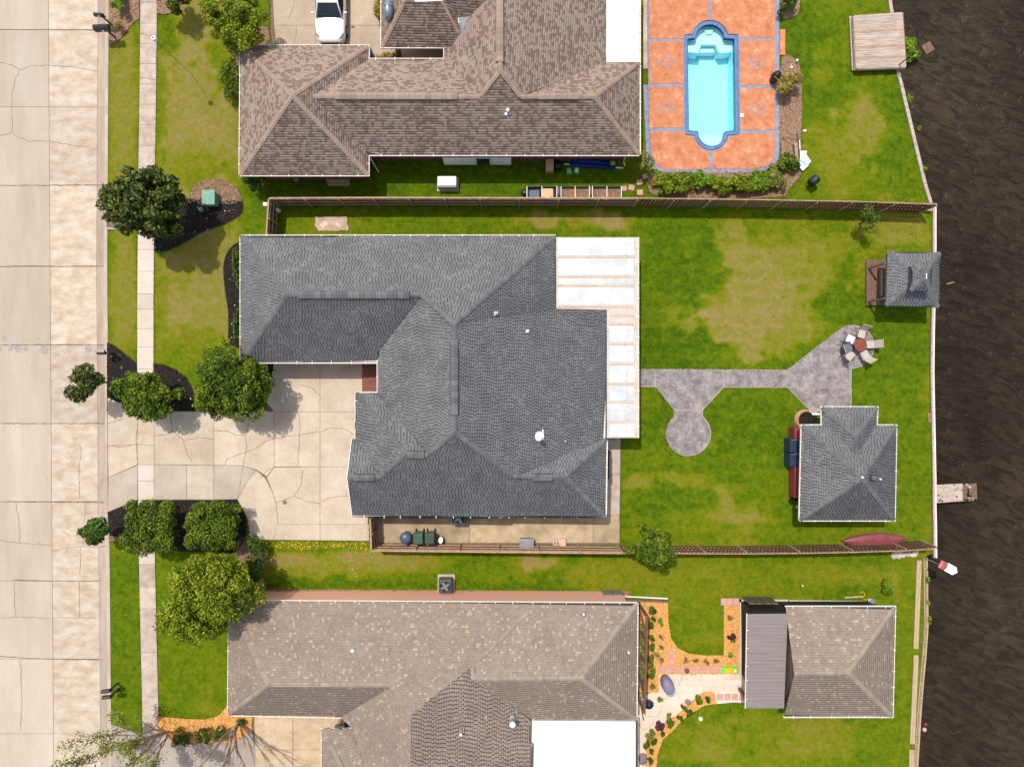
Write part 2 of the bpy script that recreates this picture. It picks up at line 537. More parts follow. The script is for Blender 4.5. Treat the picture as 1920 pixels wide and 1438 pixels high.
def inset(poly, d):
    n = len(poly)
    a = sum(poly[i][0] * poly[(i + 1) % n][1] - poly[(i + 1) % n][0] * poly[i][1] for i in range(n))
    if a < 0: poly = poly[::-1]
    out = []
    for i in range(n):
        p0, p1, p2 = Vector(poly[i - 1][:2]), Vector(poly[i][:2]), Vector(poly[(i + 1) % n][:2])
        d1 = (p1 - p0).normalized(); d2 = (p2 - p1).normalized()
        n1 = Vector((-d1.y, d1.x)); n2 = Vector((-d2.y, d2.x))
        b = n1 + n2
        L = b.length
        if L < .2: out.append(tuple(p1 + n1 * d)); continue
        b = b / L
        out.append(tuple(p1 + b * min(d / max(.35, b.dot(n1)), d * 2.5)))
    return out


def PP(pts, z=0.0):
    return [W(p[0], p[1], z)[:2] for p in pts]


def arc(cx, cy, rx, ry, a0, a1, n=12):
    return [(cx + rx * math.cos(math.radians(a0 + (a1 - a0) * i / n)), cy + ry * math.sin(math.radians(a0 + (a1 - a0) * i / n))) for i in range(n + 1)]


def smooth_poly(pts, it=2):
    """Chaikin corner cutting on a closed outline"""
    for _ in range(it):
        q = []
        for i in range(len(pts)):
            a, b = pts[i], pts[(i + 1) % len(pts)]
            q += [(a[0] * .75 + b[0] * .25, a[1] * .75 + b[1] * .25), (a[0] * .25 + b[0] * .75, a[1] * .25 + b[1] * .75)]
        pts = q
    return pts


NOGRASS = []      # photo-space outlines that carry no turf


def inside(poly, x, y):
    r = np.zeros(x.shape, bool)
    n = len(poly)
    for i in range(n):
        x0, y0 = poly[i]; x1, y1 = poly[(i + 1) % n]
        if y0 == y1: continue
        c = ((y0 > y) != (y1 > y)) & (x < (x1 - x0) * (y - y0) / (y1 - y0) + x0)
        r ^= c
    return r

# ================================================================ GROUND
def interp(tab, y):
    return np.interp(y, [a for a, b in tab], [b for a, b in tab])


KERB_X = [(-900, 203), (0, 203), (500, 200), (760, 202), (950, 203), (1100, 205), (1438, 208), (2300, 214)]
WALL_X = [(-900, 1640), (0, 1667), (25, 1672), (135, 1684), (205, 1702), (270, 1717), (350, 1736), (383, 1748), (388, 1752), (470, 1752), (620, 1749),
          (700, 1748), (800, 1750), (1036, 1753), (1042, 1737), (1120, 1738), (1170, 1739), (1230, 1734), (1300, 1728), (1380, 1722), (1440, 1719), (2300, 1690)]
POOL_BOX = (1205, 1466, -400, 329)

DRY = [(230, 200, 26, 240, .55, 1), (230, 550, 26, 110, .58, 1), (232, 1200, 26, 180, .20, 1),
       (380, 230, 80, 240, .68, 1), (370, 560, 80, 110, .70, 1), (310, 60, 28, 40, .15, 1), (415, 130, 35, 60, .2, .7), (375, 320, 50, 40, .35, .7), (330, 520, 40, 30, .42, .7),
       (420, 560, 60, 60, .64, .6), (300, 200, 14, 160, .3, .7), (370, 660, 60, 40, .35, .7), (300, 560, 14, 140, .4, .6),
       (360, 1230, 80, 130, .24, 1), (365, 1060, 70, 40, .22, 1), (400, 1260, 30, 50, .33, .6), (400, 1330, 40, 14, .45, .7),
       (850, 340, 400, 30, .10, 1), (900, 415, 340, 24, .22, 1), (620, 425, 90, 14, .40, .7), (1020, 415, 45, 14, .78, .8), (1140, 415, 45, 16, .85, .8), (1085, 415, 25, 14, .55, .6),
       (1440, 545, 85, 66, .72, .85), (1500, 605, 65, 44, .58, .8), (1370, 480, 60, 55, .66, .8), (1295, 595, 50, 26, .88, .9), (1400, 620, 70, 40, .72, .9), (1350, 560, 40, 40, .70, .5),
       (1530, 500, 50, 50, .52, .8), (1480, 440, 60, 30, .45, .6), (1680, 420, 60, 36, .60, .8), (1600, 450, 40, 30, .52, .6), (1460, 470, 60, 30, .72, .5),
       (1260, 480, 60, 90, .14, .9), (1300, 530, 50, 40, .12, .8), (1290, 655, 80, 30, .10, .9), (1640, 660, 60, 60, .16, .9), (1500, 390, 120, 20, .24, .8), (1590, 590, 60, 50, .14, .9), (1250, 640, 60, 60, .1, .8), (1280, 700, 90, 20, .1, .8), (1560, 700, 90, 20, .14, .8), (1450, 830, 60, 70, .10, .8), (1700, 640, 40, 90, .12, .8), (1350, 870, 60, 40, .12, .7),
       (1690, 800, 60, 120, .2, .8), (1250, 780, 50, 50, .10, .9), (1400, 780, 90, 50, .13, .9), (1380, 965, 50, 45, .66, .75), (1200, 905, 30, 16, .60, .8), (1290, 895, 50, 14, .52, .8), (1260, 940, 70, 26, .14, .8),
       (1300, 1000, 70, 26, .34, .7), (1430, 900, 60, 50, .26, .6), (1200, 985, 36, 30, .33, .6), (1560, 1000, 60, 16, .30, .6),
       (1610, 240, 34, 60, .62, .85), (1555, 300, 40, 60, .48, .8), (1540, 120, 26, 40, .42, .8), (1600, 330, 60, 30, .44, .7), (1500, 100, 40, 90, .12, .8), (1680, 230, 36, 90, .16, .8), (1610, 20, 70, 26, .26, .8),
       (620, 1060, 140, 22, .50, .9), (530, 1050, 60, 16, .75, .7), (690, 1045, 60, 12, .70, .8), (770, 1055, 70, 16, .62, .8), (600, 1095, 120, 12, .12, .9), (880, 1070, 80, 20, .24, .8), (1010, 1055, 40, 14, .78, .8), (900, 1098, 200, 10, .12, .9),
       (1120, 1070, 60, 24, .44, .8), (1230, 1090, 120, 40, .42, .9), (1340, 1080, 120, 50, .40, .8), (1470, 1090, 100, 30, .34, .8), (1600, 1080, 100, 20, .46, .8), (1690, 1080, 40, 40, .55, .7),
       (1310, 1170, 50, 60, .34, .8), (1340, 1200, 36, 20, .56, .6), (1420, 1390, 200, 50, .40, .9), (1540, 1360, 60, 20, .52, .8), (1620, 1390, 60, 30, .28, .8), (1560, 1400, 40, 20, .50, .7), (1700, 1200, 30, 240, .30, .8),
       (1320, 1410, 40, 20, .55, .7), (1500, 1395, 40, 14, .56, .5)]


def dryness(px, py):
    wx = px + (fbm(px / 30, py / 30, 5) - .5) * 120
    wy = py + (fbm(px / 30 + 90, py / 30 + 40, 5) - .5) * 120
    d = np.full(px.shape, .24) + (fbm(px / 60 + 7, py / 60, 3) - .5) * .3
    for cx, cy, rx, ry, v, a in DRY:
        if rx < 30 or ry < 30:
            ux, uy = px * .7 + wx * .3, py * .7 + wy * .3
        else:
            ux, uy = wx, wy
        q = ((ux - cx) / rx) ** 2 + ((uy - cy) / ry) ** 2
        w = np.clip((1.9 - q) / 1.5, 0, 1) * a
        w = w * w * (3 - 2 * w)
        d = d * (1 - w) + v * w
    d = d + (fbm(px / 11 + 3, py / 11, 4) - .5) * .34 + .028 * np.sin(py / 4.4 + 2 * fbm(px / 80, py / 80, 2)) * ((px > 1190) & (py > 400) & (py < 1030))
    return np.clip(d, 0, 1.1)


# turf sheet from kerb to bulkhead
ny, nx = 420, 300
ys = np.concatenate([np.linspace(-900, -30, 40)[:-1], np.linspace(-30, 1468, ny), np.linspace(1468, 2300, 40)[1:]])
tt = np.linspace(0, 1, nx)
L_, R_ = interp(KERB_X, ys), interp(WALL_X, ys)
PXg = L_[:, None] * (1 - tt) + R_[:, None] * tt
PYg = np.repeat(ys[:, None], nx, 1)
V = np.stack([(PXg - 960) / 30, (719 - PYg) / 30, np.zeros_like(PXg)], -1).reshape(-1, 3)
i0 = (np.arange(len(ys) - 1)[:, None] * nx + np.arange(nx - 1)[None]).ravel()
F = np.stack([i0, i0 + nx, i0 + nx + 1, i0 + 1], -1)
cx = PXg.ravel()[F].mean(1); cy = PYg.ravel()[F].mean(1)
hole = (cx > POOL_BOX[0] + 20) & (cx < POOL_BOX[1] - 20) & (cy > POOL_BOX[2]) & (cy < POOL_BOX[3] - 30)
F = F[~hole]
lawn = np_mesh('lawn', V, F, 'lawn', None, dryness(PXg.ravel(), PYg.ravel()), 'dry', 'POINT')
lawn['kind'] = 'structure'

m = MB(); m.box((0, 0, -1.75), (500, 500, .1))
tag(m.build('ground', 'far_ground'), kind='structure')
# canal: rippled water sheet
gx = np.linspace(20, 150, 160); gy = np.linspace(-150, 150, 200)
X, Y = np.meshgrid(gx, gy)
Z = -.75 + .03 * (fbm(X * .9 + Y * .5, Y * 1.2, 3) - .5)
i0 = (np.arange(199)[:, None] * 160 + np.arange(159)[None]).ravel()
tag(np_mesh('canal_water', np.stack([X, Y, Z], -1).reshape(-1, 3), np.stack([i0, i0 + 1, i0 + 161, i0 + 160], -1), 'water', smooth=True), kind='structure')

# ---------------------------------------------------------------- street of cast slabs
m = MB(); m.prism(PP([(-900, -900), (192, -900), (192, 2300), (-900, 2300)], -.14), -.5, -.14)
street = tag(m.build('street', 'joint'), kind='structure')


def slab(parent, poly, z, m, gap=.012, thick=.09, name='slab'):
    b = MB(); b.prism(inset(PP(poly, z), gap), z - thick, z)
    return b.build(name, m, parent)


def crack(parent, lines, z, w=.022, jit=2.2, mat='crack', name='crack'):
    b = MB()
    for ln in lines:
        pts = []
        for (a, c) in zip(ln[:-1], ln[1:]):
            n = max(2, int(math.hypot(c[0] - a[0], c[1] - a[1]) / 5))
            for i in range(n):
                t = i / n
                pts.append((a[0] + (c[0] - a[0]) * t + R.uniform(-jit, jit) * (i > 0) * .5, a[1] + (c[1] - a[1]) * t + R.uniform(-jit, jit) * (i > 0) * .5))
        pts.append(ln[-1])
        P = [Vector(W(p[0], p[1], z)) for p in pts]
        vs = []
        for i, p in enumerate(P):
            d = (P[min(i + 1, len(P) - 1)] - P[max(i - 1, 0)]).normalized()
            q = Vector((-d.y, d.x, 0)) * w * R.uniform(.35, .75)
            vs += [p + q, p - q]
        b.add(vs, [(2 * i, 2 * i + 1, 2 * i + 3, 2 * i + 2) for i in range(len(P) - 1)])
    return b.build(name, mat, parent, kind='stuff')


JY = [-400, -250, -95, 56, 201, 348, 500, 647, 794, 940, 1089, 1235, 1375, 1520, 1670]
jx = lambda y: 91 + 10 * max(0, min(1, y / 1438)) ** 1.2
kx = lambda y: float(interp(KERB_X, np.array([y]))[0]) - (12 if y < 900 else 7)
gx_ = lambda y: float(interp(KERB_X, np.array([y]))[0]) - 5
for a, b in zip(JY[:-1], JY[1:]):
    slab(street, [(-200, a), (jx(a), a), (jx(b), b), (-200, b)], -.12, 'street')
    slab(street, [(-500, a), (-200, a), (-200, b), (-500, b)], -.12, 'street')
    mid = (a + b) / 2
    slab(street, [(jx(a), a), (gx_(a) - 14, a), (gx_(b) - 14, b), (jx(b), b)], -.12, 'street_outer')
    slab(street, [(gx_(a) - 14, a), (gx_(a), a), (gx_(b), b), (gx_(b) - 14, b)], -.12, 'gutter_pan', .004, name='gutter_slab')
crack(street, [[(0, 118), (22, 122), (38, 131), (55, 125), (70, 124), (92, 123), (140, 126), (181, 134)],
               [(0, 256), (24, 248), (35, 258), (55, 266), (92, 265), (130, 272), (182, 279)], [(38, 131), (28, 150), (22, 180), (22, 220), (24, 248)],
               [(149, 831), (152, 850), (148, 880), (148, 910), (150, 936)], [(160, 943), (160, 960), (158, 985), (157, 1006), (157, 1023)],
               [(97, 1033), (120, 1028), (145, 1025), (157, 1023), (175, 1026), (200, 1024)], [(150, 1025), (151, 1050), (149, 1078)],
               [(117, 996), (130, 1003), (155, 1007)], [(30, 943), (35, 970), (37, 1000), (36, 1017)], [(0, 1013), (20, 1016), (50, 1019), (95, 1021)],
               [(27, 1092), (27, 1130), (30, 1157)], [(0, 1159), (30, 1156), (70, 1158), (95, 1160)], [(98, 1159), (120, 1157), (150, 1158), (180, 1159)], [(38, 1238), (40, 1280), (41, 1320), (38, 1370)], [(149, 1090), (149, 1157)]], -.1155, .026)
# dirty edge seam of the gutter and the joints
crack(street, [[(0, 500), (60, 499), (120, 500), (198, 499)], [(5, 647), (90, 646), (195, 647)], [(0, 348), (90, 348), (200, 347)], [(25, 1087), (95, 1089), (185, 1089)], [(0, 1230), (60, 1234), (130, 1236), (185, 1236)], [(0, 56), (90, 56), (180, 57)], [(0, 794), (90, 794), (200, 794)], [(0, 940), (90, 941), (195, 942)]], -.1155, .045, 1.2, 'joint')
b = MB()
for px, py, r in ((8, 635, 6), (71, 636, 4), (55, 638, 2), (20, 653, 7), (34, 653, 8), (47, 653, 7), (82, 656, 10), (164, 656, 7), (-2, 653, 6)):
    pts = [(px + r * R.uniform(.7, 1.15) * math.cos(a * .7), py + r * R.uniform(.6, 1.1) * math.sin(a * .7)) for a in range(9)]
    b.add([W(p[0], p[1], -.1125) for p in pts], [tuple(range(8, -1, -1))])
b.each('tar_patch', 'tar', street)
# kerb
m = MB()
kys = [-700, -300, -120, 0, 120, 250, 370, 500, 620, 746, 760, 950, 975, 1050, 1150, 1250, 1350, 1438, 1700, 2200]
kzs = [0.03 if not (752 <= y <= 958) else -.09 for y in kys]
for prof in (((-5, -.5), (-5, 0), (-1, 0), (-1, -.5)),):
    vs = []; fs = []
    for y, z in zip(kys, kzs):
        x = float(interp(KERB_X, np.array([y]))[0])
        for dx, dz in ((-5.5, -.5), (-5, z - .02), (-4.2, z), (1, z), (1, -.5)):
            vs.append(W(x + dx, y, dz))
    for i in range(len(kys) - 1):
        for j in range(4):
            fs.append((i * 5 + j, i * 5 + j + 1, i * 5 + 5 + j + 1, i * 5 + 5 + j))
    m.add(vs, fs)
tag(m.build('kerb', 'kerb'), kind='structure')
# storm drain beside the kerb
d = T('storm_drain', 'rust-brown storm drain lid with pale concrete rim set beside the kerb under the magnolia', 'drain', W(211, 412))
m = MB()
for poly in ([(201, 392), (224, 392), (224, 396), (201, 396)], [(201, 427), (224, 427), (224, 431), (201, 431)], [(220, 396), (224, 396), (224, 427), (220, 427)]):
    m.prism(PP(poly), -.3, .05)
m.each('concrete_rim', 'kerb', d)
m = MB(); m.prism(PP([(201, 396), (220, 396), (220, 427), (201, 427)]), -.3, .03); m.build('lid', plain('rusty_lid', (.17, .11, .10), rough=.8), d)
NOGRASS.append([(200, 391), (224, 391), (224, 431), (200, 431)])

# ---------------------------------------------------------------- sidewalk
WKL = [(-300, 264), (0, 263), (200, 261), (320, 259), (450, 258), (560, 257), (700, 257), (870, 258), (1036, 260), (1141, 262), (1223, 264), (1306, 266), (1438, 268), (1700, 272)]
wl = lambda y: float(interp(WKL, np.array([y]))[0])
ww = lambda y: 31.5 if y < 400 else (31 if y < 900 else 30.5)
m = MB(); m.prism(PP([(wl(-300), -300), (wl(-300) + 31, -300), (wl(0) + 31, 0), (wl(450) + 30.5, 450), (wl(700) + 30.5, 700), (wl(1036) + 30, 1036), (wl(1438) + 30, 1438), (wl(1700) + 30, 1700),
                          (wl(1700), 1700), (wl(1438), 1438), (wl(1036), 1036), (wl(700), 700), (wl(450), 450), (wl(0), 0)]), -.2, .012)
walk = tag(m.build('sidewalk', 'joint'), kind='structure')
NOGRASS.append([(wl(y), y) for y in (-300, 0, 200, 450, 700, 1036, 1200, 1438, 1700)] + [(wl(y) + ww(y), y) for y in (1700, 1438, 1200, 1036, 700, 450, 200, 0, -300)])
SY = [-40, 5, 44, 82, 120, 158, 196, 234, 273, 312, 350, 389, 428, 468, 509, 551, 580, 616, 651, 692, 732, 772]
SY2 = [871, 902, 937, 985, 1036, 1058, 1100, 1141, 1223, 1306, 1362, 1420, 1480]
for seq in (SY, SY2):
    for a, b_ in zip(seq[:-1], seq[1:]):
        slab(walk, [(wl(a), a), (wl(a) + ww(a), a), (wl(b_) + ww(b_), b_), (wl(b_), b_)], .045, 'walk_old' if (a < 420 or a > 1050) else 'walk_new', .010, .12)
crack(walk, [[(263, 63), (275, 66), (293, 69)], [(263, 146), (275, 147), (292, 151)]], .0485, .03)

# ---------------------------------------------------------------- driveways and paths
def pave(name, outline, z=.012, mat='joint'):
    m = MB(); m.prism(PP(outline), -.3, z)
    NOGRASS.append(outline)
    return tag(m.build(name, mat), kind='structure')


drv = pave('driveway', [(201, 745), (258, 770), (289, 771), (500, 771), (512, 700), (514, 676), (708, 676), (708, 740), (690, 830), (690, 1014), (512, 1012), (470, 1012), (462, 972), (445, 936), (258, 937), (202, 960)])
AR = arc(455, 945, 63, 70, -88, 0, 8)      # outer curve of the grey apron
AR = [(456, 874), (478, 882), (498, 900), (511, 922), (518, 945), (520, 968)]
D1 = [
    ([(202, 745), (230, 758), (258, 770), (258, 833), (202, 836)], 'drive'), ([(202, 836), (258, 833), (258, 871), (203, 895)], 'drive'),
    ([(258, 770), (289, 771), (289, 871), (258, 871)], 'drive'), ([(289, 771), (401, 771), (401, 872), (289, 871)], 'drive'),
    ([(401, 771), (514, 771), (514, 876), (500, 893), (480, 880), (456, 873), (401, 872)], 'drive'),
    ([(514, 676), (600, 676), (600, 772), (514, 772), (500, 755)], 'drive'), ([(600, 676), (680, 676), (680, 735), (668, 738), (668, 772), (600, 772)], 'drive'),
    ([(514, 772), (600, 772), (600, 875), (514, 875)], 'drive'), ([(600, 772), (668, 772), (690, 800), (690, 875), (600, 875)], 'drive'),
    ([(514, 876), (600, 875), (600, 983), (521, 983), (520, 968), (518, 945), (511, 922), (500, 895)], 'drive'), ([(600, 875), (690, 875), (690, 983), (600, 983)], 'drive'),
    ([(521, 983), (600, 983), (600, 1013), (512, 1012)], 'drive'), ([(600, 983), (692, 983), (692, 1014), (600, 1013)], 'drive'),
    ([(203, 895), (258, 872), (258, 937), (202, 960)], 'drive_grey'), ([(289, 871), (350, 872), (350, 937), (289, 937)], 'drive_grey'), ([(350, 872), (401, 872), (401, 937), (350, 937)], 'drive'),
    ([(401, 872), (456, 873), (480, 881), (462, 905), (445, 936), (401, 937)], 'drive_grey'), ([(480, 881), (498, 897), (511, 922), (518, 945), (520, 968), (521, 985), (512, 1012), (470, 1012), (464, 972), (445, 936), (462, 905)], 'drive'),
]
for p, mm in D1: slab(drv, p, .05, mm, .011, .1)
crack(drv, [[(202, 836), (235, 837), (252, 833), (289, 835)], [(259, 795), (255, 830), (256, 850), (259, 871)], [(202, 794), (232, 785)],
            [(318, 780), (323, 808), (343, 825), (350, 848), (360, 868)], [(289, 817), (310, 815), (323, 808)], [(345, 826), (370, 820), (401, 823)],
            [(401, 806), (425, 808), (440, 815), (461, 817), (463, 840), (455, 873)], [(461, 817), (466, 795), (470, 775)], [(421, 872), (424, 862), (445, 853), (480, 841), (500, 826), (540, 818), (600, 810), (620, 802), (645, 804), (666, 815)],
            [(560, 775), (563, 805), (560, 845), (558, 873)], [(516, 943), (535, 936), (552, 930), (575, 940), (600, 944)], [(600, 940), (620, 933), (650, 930), (690, 924)], [(552, 930), (566, 905), (567, 880)], [(560, 720), (585, 728), (600, 742)], [(456, 873), (445, 936)],
            [(489, 896), (503, 880), (514, 876)]], .0535, .026)
b = MB(); b.add([W(534 + 4 * math.cos(a), 942 + 4 * math.sin(a), .0545) for a in [i * .63 for i in range(10)]], [tuple(range(9, -1, -1))]); b.build('rust_stain', 'crack', drv)

drt = pave('driveway', [(505, -300), (745, -300), (745, 112), (690, 112), (690, 100), (512, 100), (506, 60)])
for p in ([(508, -60), (592, -60), (592, 48), (514, 48)], [(592, -60), (655, -60), (655, 48), (592, 48)], [(655, -60), (712, -60), (712, 48), (655, 48)], [(514, 48), (592, 48), (592, 105), (520, 105)], [(592, 48), (655, 48), (655, 105), (592, 105)], [(655, 48), (712, 48), (742, 112), (655, 112)], [(712, 44), (742, 44), (742, 112)]):
    slab(drt, p, .05, 'drive_top', .01, .1)
crack(drt, [[(552, 0), (548, 20), (540, 38)], [(556, 50), (555, 70), (550, 85)]], .0535, .025)

drb = pave('driveway', [(208, 1357), (240, 1368), (268, 1381), (298, 1371), (330, 1392), (430, 1392), (455, 1383), (474, 1355), (476, 1338), (645, 1338), (645, 1900), (208, 1900)])
for p, mm in (([(208, 1357), (240, 1368), (268, 1381), (298, 1371), (330, 1392), (360, 1394), (360, 1520), (208, 1520)], 'drive_wash'), ([(360, 1394), (430, 1392), (455, 1383), (472, 1360), (478, 1400), (478, 1520), (360, 1520)], 'drive_wash'),
              ([(476, 1330), (549, 1330), (549, 1405), (478, 1405)], 'drive_bot'), ([(549, 1330), (645, 1330), (645, 1405), (549, 1405)], 'drive_bot'), ([(478, 1405), (549, 1405), (549, 1520), (478, 1520)], 'drive_bot'), ([(549, 1405), (645, 1405), (645, 1520), (549, 1520)], 'drive_bot')):
    slab(drb, p, .05, mm, .012, .1)

# stamped concrete garden path with its two round pads
gp = pave('garden_path', [(1120, 691), (1476, 693), (1570, 620)] + arc(1599, 650, 41, 41, -135, 70, 20) + [(1597, 692), (1597, 790), (1545, 790), (1525, 776), (1476, 727), (1356, 727), (1318, 769)] + arc(1290.5, 813, 42.5, 42.5, -50, 230, 26) + [(1263, 769), (1229, 726), (1120, 724)], .02, 'stamped_edge')
for p in ([(1120, 692), (1228, 692), (1228, 724), (1120, 723)], [(1228, 692), (1358, 693), (1356, 726), (1318, 768), (1263, 768), (1230, 725)], [(1358, 693), (1476, 694), (1476, 726), (1358, 726)],
          [(1476, 694), (1571, 620)] + arc(1599, 650, 40.3, 40.3, -134, 71, 20) + [(1596, 691), (1596, 726), (1476, 726)], [(1476, 726), (1596, 726), (1596, 790), (1545, 790), (1526, 775)],
          [(1264, 769), (1317, 769)] + arc(1290.5, 813, 41.8, 41.8, -51, 231, 26)):
    slab(gp, p, .05, 'stamped', .03, .08)
# side yard slab and rear strip of the grey house
sp = pave('side_path', [(694, 966), (1136, 966), (1136, 815), (1164, 815), (1162, 1022), (694, 1024)])
for p in ([(700, 966), (880, 966), (880, 1018), (700, 1018)], [(880, 966), (1112, 966), (1112, 1018), (880, 1018)], [(1112, 966), (1162, 966), (1162, 1018), (1112, 1018)]): slab(sp, p, .05, 'side_slab', .012, .08)
for p in ([(1130, 815), (1164, 815), (1163, 890), (1130, 890)], [(1130, 890), (1163, 890), (1162, 966), (1130, 966)]): slab(sp, p, .05, 'walk_old', .012, .08)
# bare slab remains north of the house
pad = T('concrete_pad', 'broken pale concrete pad with grey stain in the narrow grass strip by the fence', 'slab', W(620, 420))
poly = [(591, 407), (605, 408), (618, 406), (635, 407.5), (650, 406), (652, 414), (651, 420), (654, 424), (653, 433), (640, 432), (630, 434), (612, 433), (597, 434), (595, 428), (590, 424), (591, 415)]
m = MB(); m.prism(PP(poly), -.1, .04); m.build('slab', concrete('old_pad', (.62, .45, .34), stain=(.6, .58, .55), amt=.9, scale=1.6), pad)
m = MB()
for c, rz, s_ in (((608, 421), .6, (.45, .3)), ((634, 422), -.7, (.4, .22))): m.box(W(c[0], c[1], .045), (s_[0], s_[1], .03), rz)
m.each('loose_piece', 'walk_new', pad)
NOGRASS.append(poly)

# tan patio of the taupe house
pt = pave('patio', [(1190, 1300), (1216, 1300), (1217, 1262), (1402, 1262), (1402, 1296), (1320, 1296), (1300, 1311), (1275, 1335), (1237, 1360), (1212, 1384), (1206, 1500), (1190, 1500)], .02, 'tan_patio')
for i in range(4):
    for j in range(3):
        x0 = 1236 + i * 41; y0 = 1263 + j * 11
        slab(pt, [(x0, y0), (x0 + 41, y0), (x0 + 41, y0 + 11), (x0, y0 + 11)], .045, 'tan_patio', .006, .05)
for p in ([(1217, 1297), (1300, 1297), (1298, 1311), (1275, 1333), (1217, 1333)], [(1192, 1333), (1274, 1334), (1237, 1359), (1212, 1383), (1192, 1384)], [(1192, 1384), (1211, 1384), (1206, 1500), (1192, 1500)]):
    slab(pt, p, .045, 'tan_patio', .006, .05)


def pavers(label, cells, mat='pinkpaver', z=.06, grp=None):
    c0 = cells[0]
    t_ = T('paver_row', label, 'paving', W(c0[0], c0[1]), grp)
    for c in cells:
        b = MB(); b.box(W(c[0], c[1], z / 2), (c[2] / 30, c[3] / 30, z), c[4] if len(c) > 4 else 0); b.build('paver', mat, t_, bevel=.006)
    return t_


pavers('row of pink square pavers along the top edge of the tan patio', [(1241 + i * 13.6, 1254, 12.3, 12.6) for i in range(10)])
pavers('short line of four pink stepping slabs on pale base below the patio arm', [(1350 + i * 14, 1306, 11.5, 11.5) for i in range(4)], z=.07)
pavers('three pink slabs in front of the dark enclosure corner', [(1357 + i * 11.5, 1128, 11, 13) for i in range(3)])
pavers('two pink slabs lying on the orange mulch above the patio', [(1259, 1227, 12, 12), (1259, 1240, 12, 11)])
pavers('loose pink stepping stones leading from the raised beds to the pool corner', [(1170, 354, 10, 9, .1), (1184, 352, 11, 10, -.2), (1199, 342, 11, 10, .2), (1200, 361, 11, 10, .05), (1209, 331, 9, 9, .4)])
m = MB(); m.prism(PP([(1337, 1296), (1402, 1296), (1402, 1318), (1375, 1316), (1340, 1319)]), -.1, .03); tag(m.build('paver_base', 'tan_patio'), kind='structure')
NOGRASS.append([(1337, 1296), (1402, 1296), (1402, 1318), (1375, 1316), (1340, 1319)])


# ---------------------------------------------------------------- planting beds
def chips(parent, poly, n, mat, size=.05, z=.05, seed=0, name='wood_chips'):
    g = np.random.default_rng(seed + len(poly) * 7)
    xs = np.array([p[0] for p in poly]); yy = np.array([p[1] for p in poly])
    x = g.uniform(xs.min(), xs.max(), n * 2); y = g.uniform(yy.min(), yy.max(), n * 2)
    k = inside(poly, x, y); x, y = x[k][:n], y[k][:n]; n = len(x)
    c = np.stack([(x - 960) / 30, (719 - y) / 30, np.full(n, z)], -1)
    a = g.uniform(0, 6.28, n); l = size * g.uniform(.5, 1.6, n); w = l * g.uniform(.25, .6, n)
    d = np.stack([np.cos(a), np.sin(a), g.uniform(-.4, .4, n)], -1) * l[:, None]
    e = np.stack([-np.sin(a), np.cos(a), g.uniform(-.3, .3, n)], -1) * w[:, None]
    c[:, 2] += g.uniform(0, .05, n)
    V = np.stack([c + d, c + e, c - d, c - e], 1).reshape(-1, 3)
    return np_mesh(name, V, np.arange(4 * n).reshape(-1, 4), mat, parent, g.random(n) ** 3 if mat == 'chips' else g.random(n), kind='stuff')


def bed(poly, mat, z=.035, it=2, n=0, cm='chips', name='mulch_bed', seed=0, chip=.05):
    if it: poly = smooth_poly(poly, it)
    m = MB(); m.prism(PP(poly), -.1, z)
    o = tag(m.build(name, mat), kind='structure')
    NOGRASS.append(poly)
    if n: chips(o, poly, n, cm, chip, z + .005, seed)
    return o


bed([(355, 372), (362, 350), (380, 338), (405, 335), (435, 344), (454, 366), (455, 380), (415, 384), (370, 384)], 'soil', .03, 2, 900, 'chips_b')
bed([(286, 470), (287, 380), (330, 374), (375, 374), (415, 380), (456, 374), (457, 398), (440, 412), (412, 424), (374, 437), (345, 456), (318, 470), (292, 474)], 'mulch', .04, 2, 1500)
bed([(456, 452), (438, 458), (424, 476), (418, 500), (422, 545), (430, 590), (427, 640), (440, 652), (470, 652), (470, 452)], 'mulch', .035, 2, 700)
bed([(201, 642), (218, 650), (240, 668), (258, 682), (258, 772), (230, 760), (201, 746)], 'mulch', .035, 0, 500)
bed([(288, 682), (305, 683), (330, 693), (350, 708), (362, 730), (367, 771), (288, 771)], 'mulch', .035, 0, 600)
bed([(470, 640), (518, 640), (517, 700), (500, 740), (480, 770), (440, 771), (440, 690)], 'mulch', .03, 0, 300)
bed([(202, 960), (258, 937), (258, 1006), (240, 1010), (205, 1007)], 'mulch', .035, 0, 300)
bed([(205, 1004), (240, 1008), (262, 1004), (250, 1014), (205, 1014)], 'soil', .04, 0)
bed([(289, 937), (440, 934), (455, 945), (462, 972), (462, 1012), (440, 1035), (300, 1032), (289, 1000)], 'mulch', .034, 0, 500)
bed([(452, 1000), (474, 1008), (500, 1030), (505, 1060), (480, 1075), (450, 1060), (440, 1030)], 'soil', .030, 2, 700, 'chips_b')
bed([(460, 1058), (480, 1062), (496, 1085), (503, 1106), (478, 1112), (462, 1110)], 'mulch_pink', .035, 2, 300, 'chips_o')
bed([(203, -60), (262, -60), (262, 36), (250, 44), (238, 60), (224, 76), (205, 86)], 'mulch_pink', .035, 0, 900, 'chips_b')
bed([(294, -40), (346, -40), (342, 4), (330, 22), (312, 28), (294, 26)], 'mulch_pink', .036, 0, 300, 'chips_b')
bed([(436, 80), (500, 40), (510, 85), (460, 95), (452, 170), (440, 160)], 'soil', .03, 1, 250, 'chips_b')
bed([(297, 1342), (350, 1347), (385, 1348), (410, 1341), (424, 1325), (440, 1320), (475, 1338), (472, 1362), (455, 1384), (430, 1392), (330, 1392), (298, 1371)], 'mulch_orange', .055, 0, 1200, 'chips_o')
bed([(1459, 100), (1490, 108), (1502, 130), (1504, 190), (1502, 260), (1495, 300), (1459, 300)], 'mulch_pink', .036, 1, 900, 'chips_b')
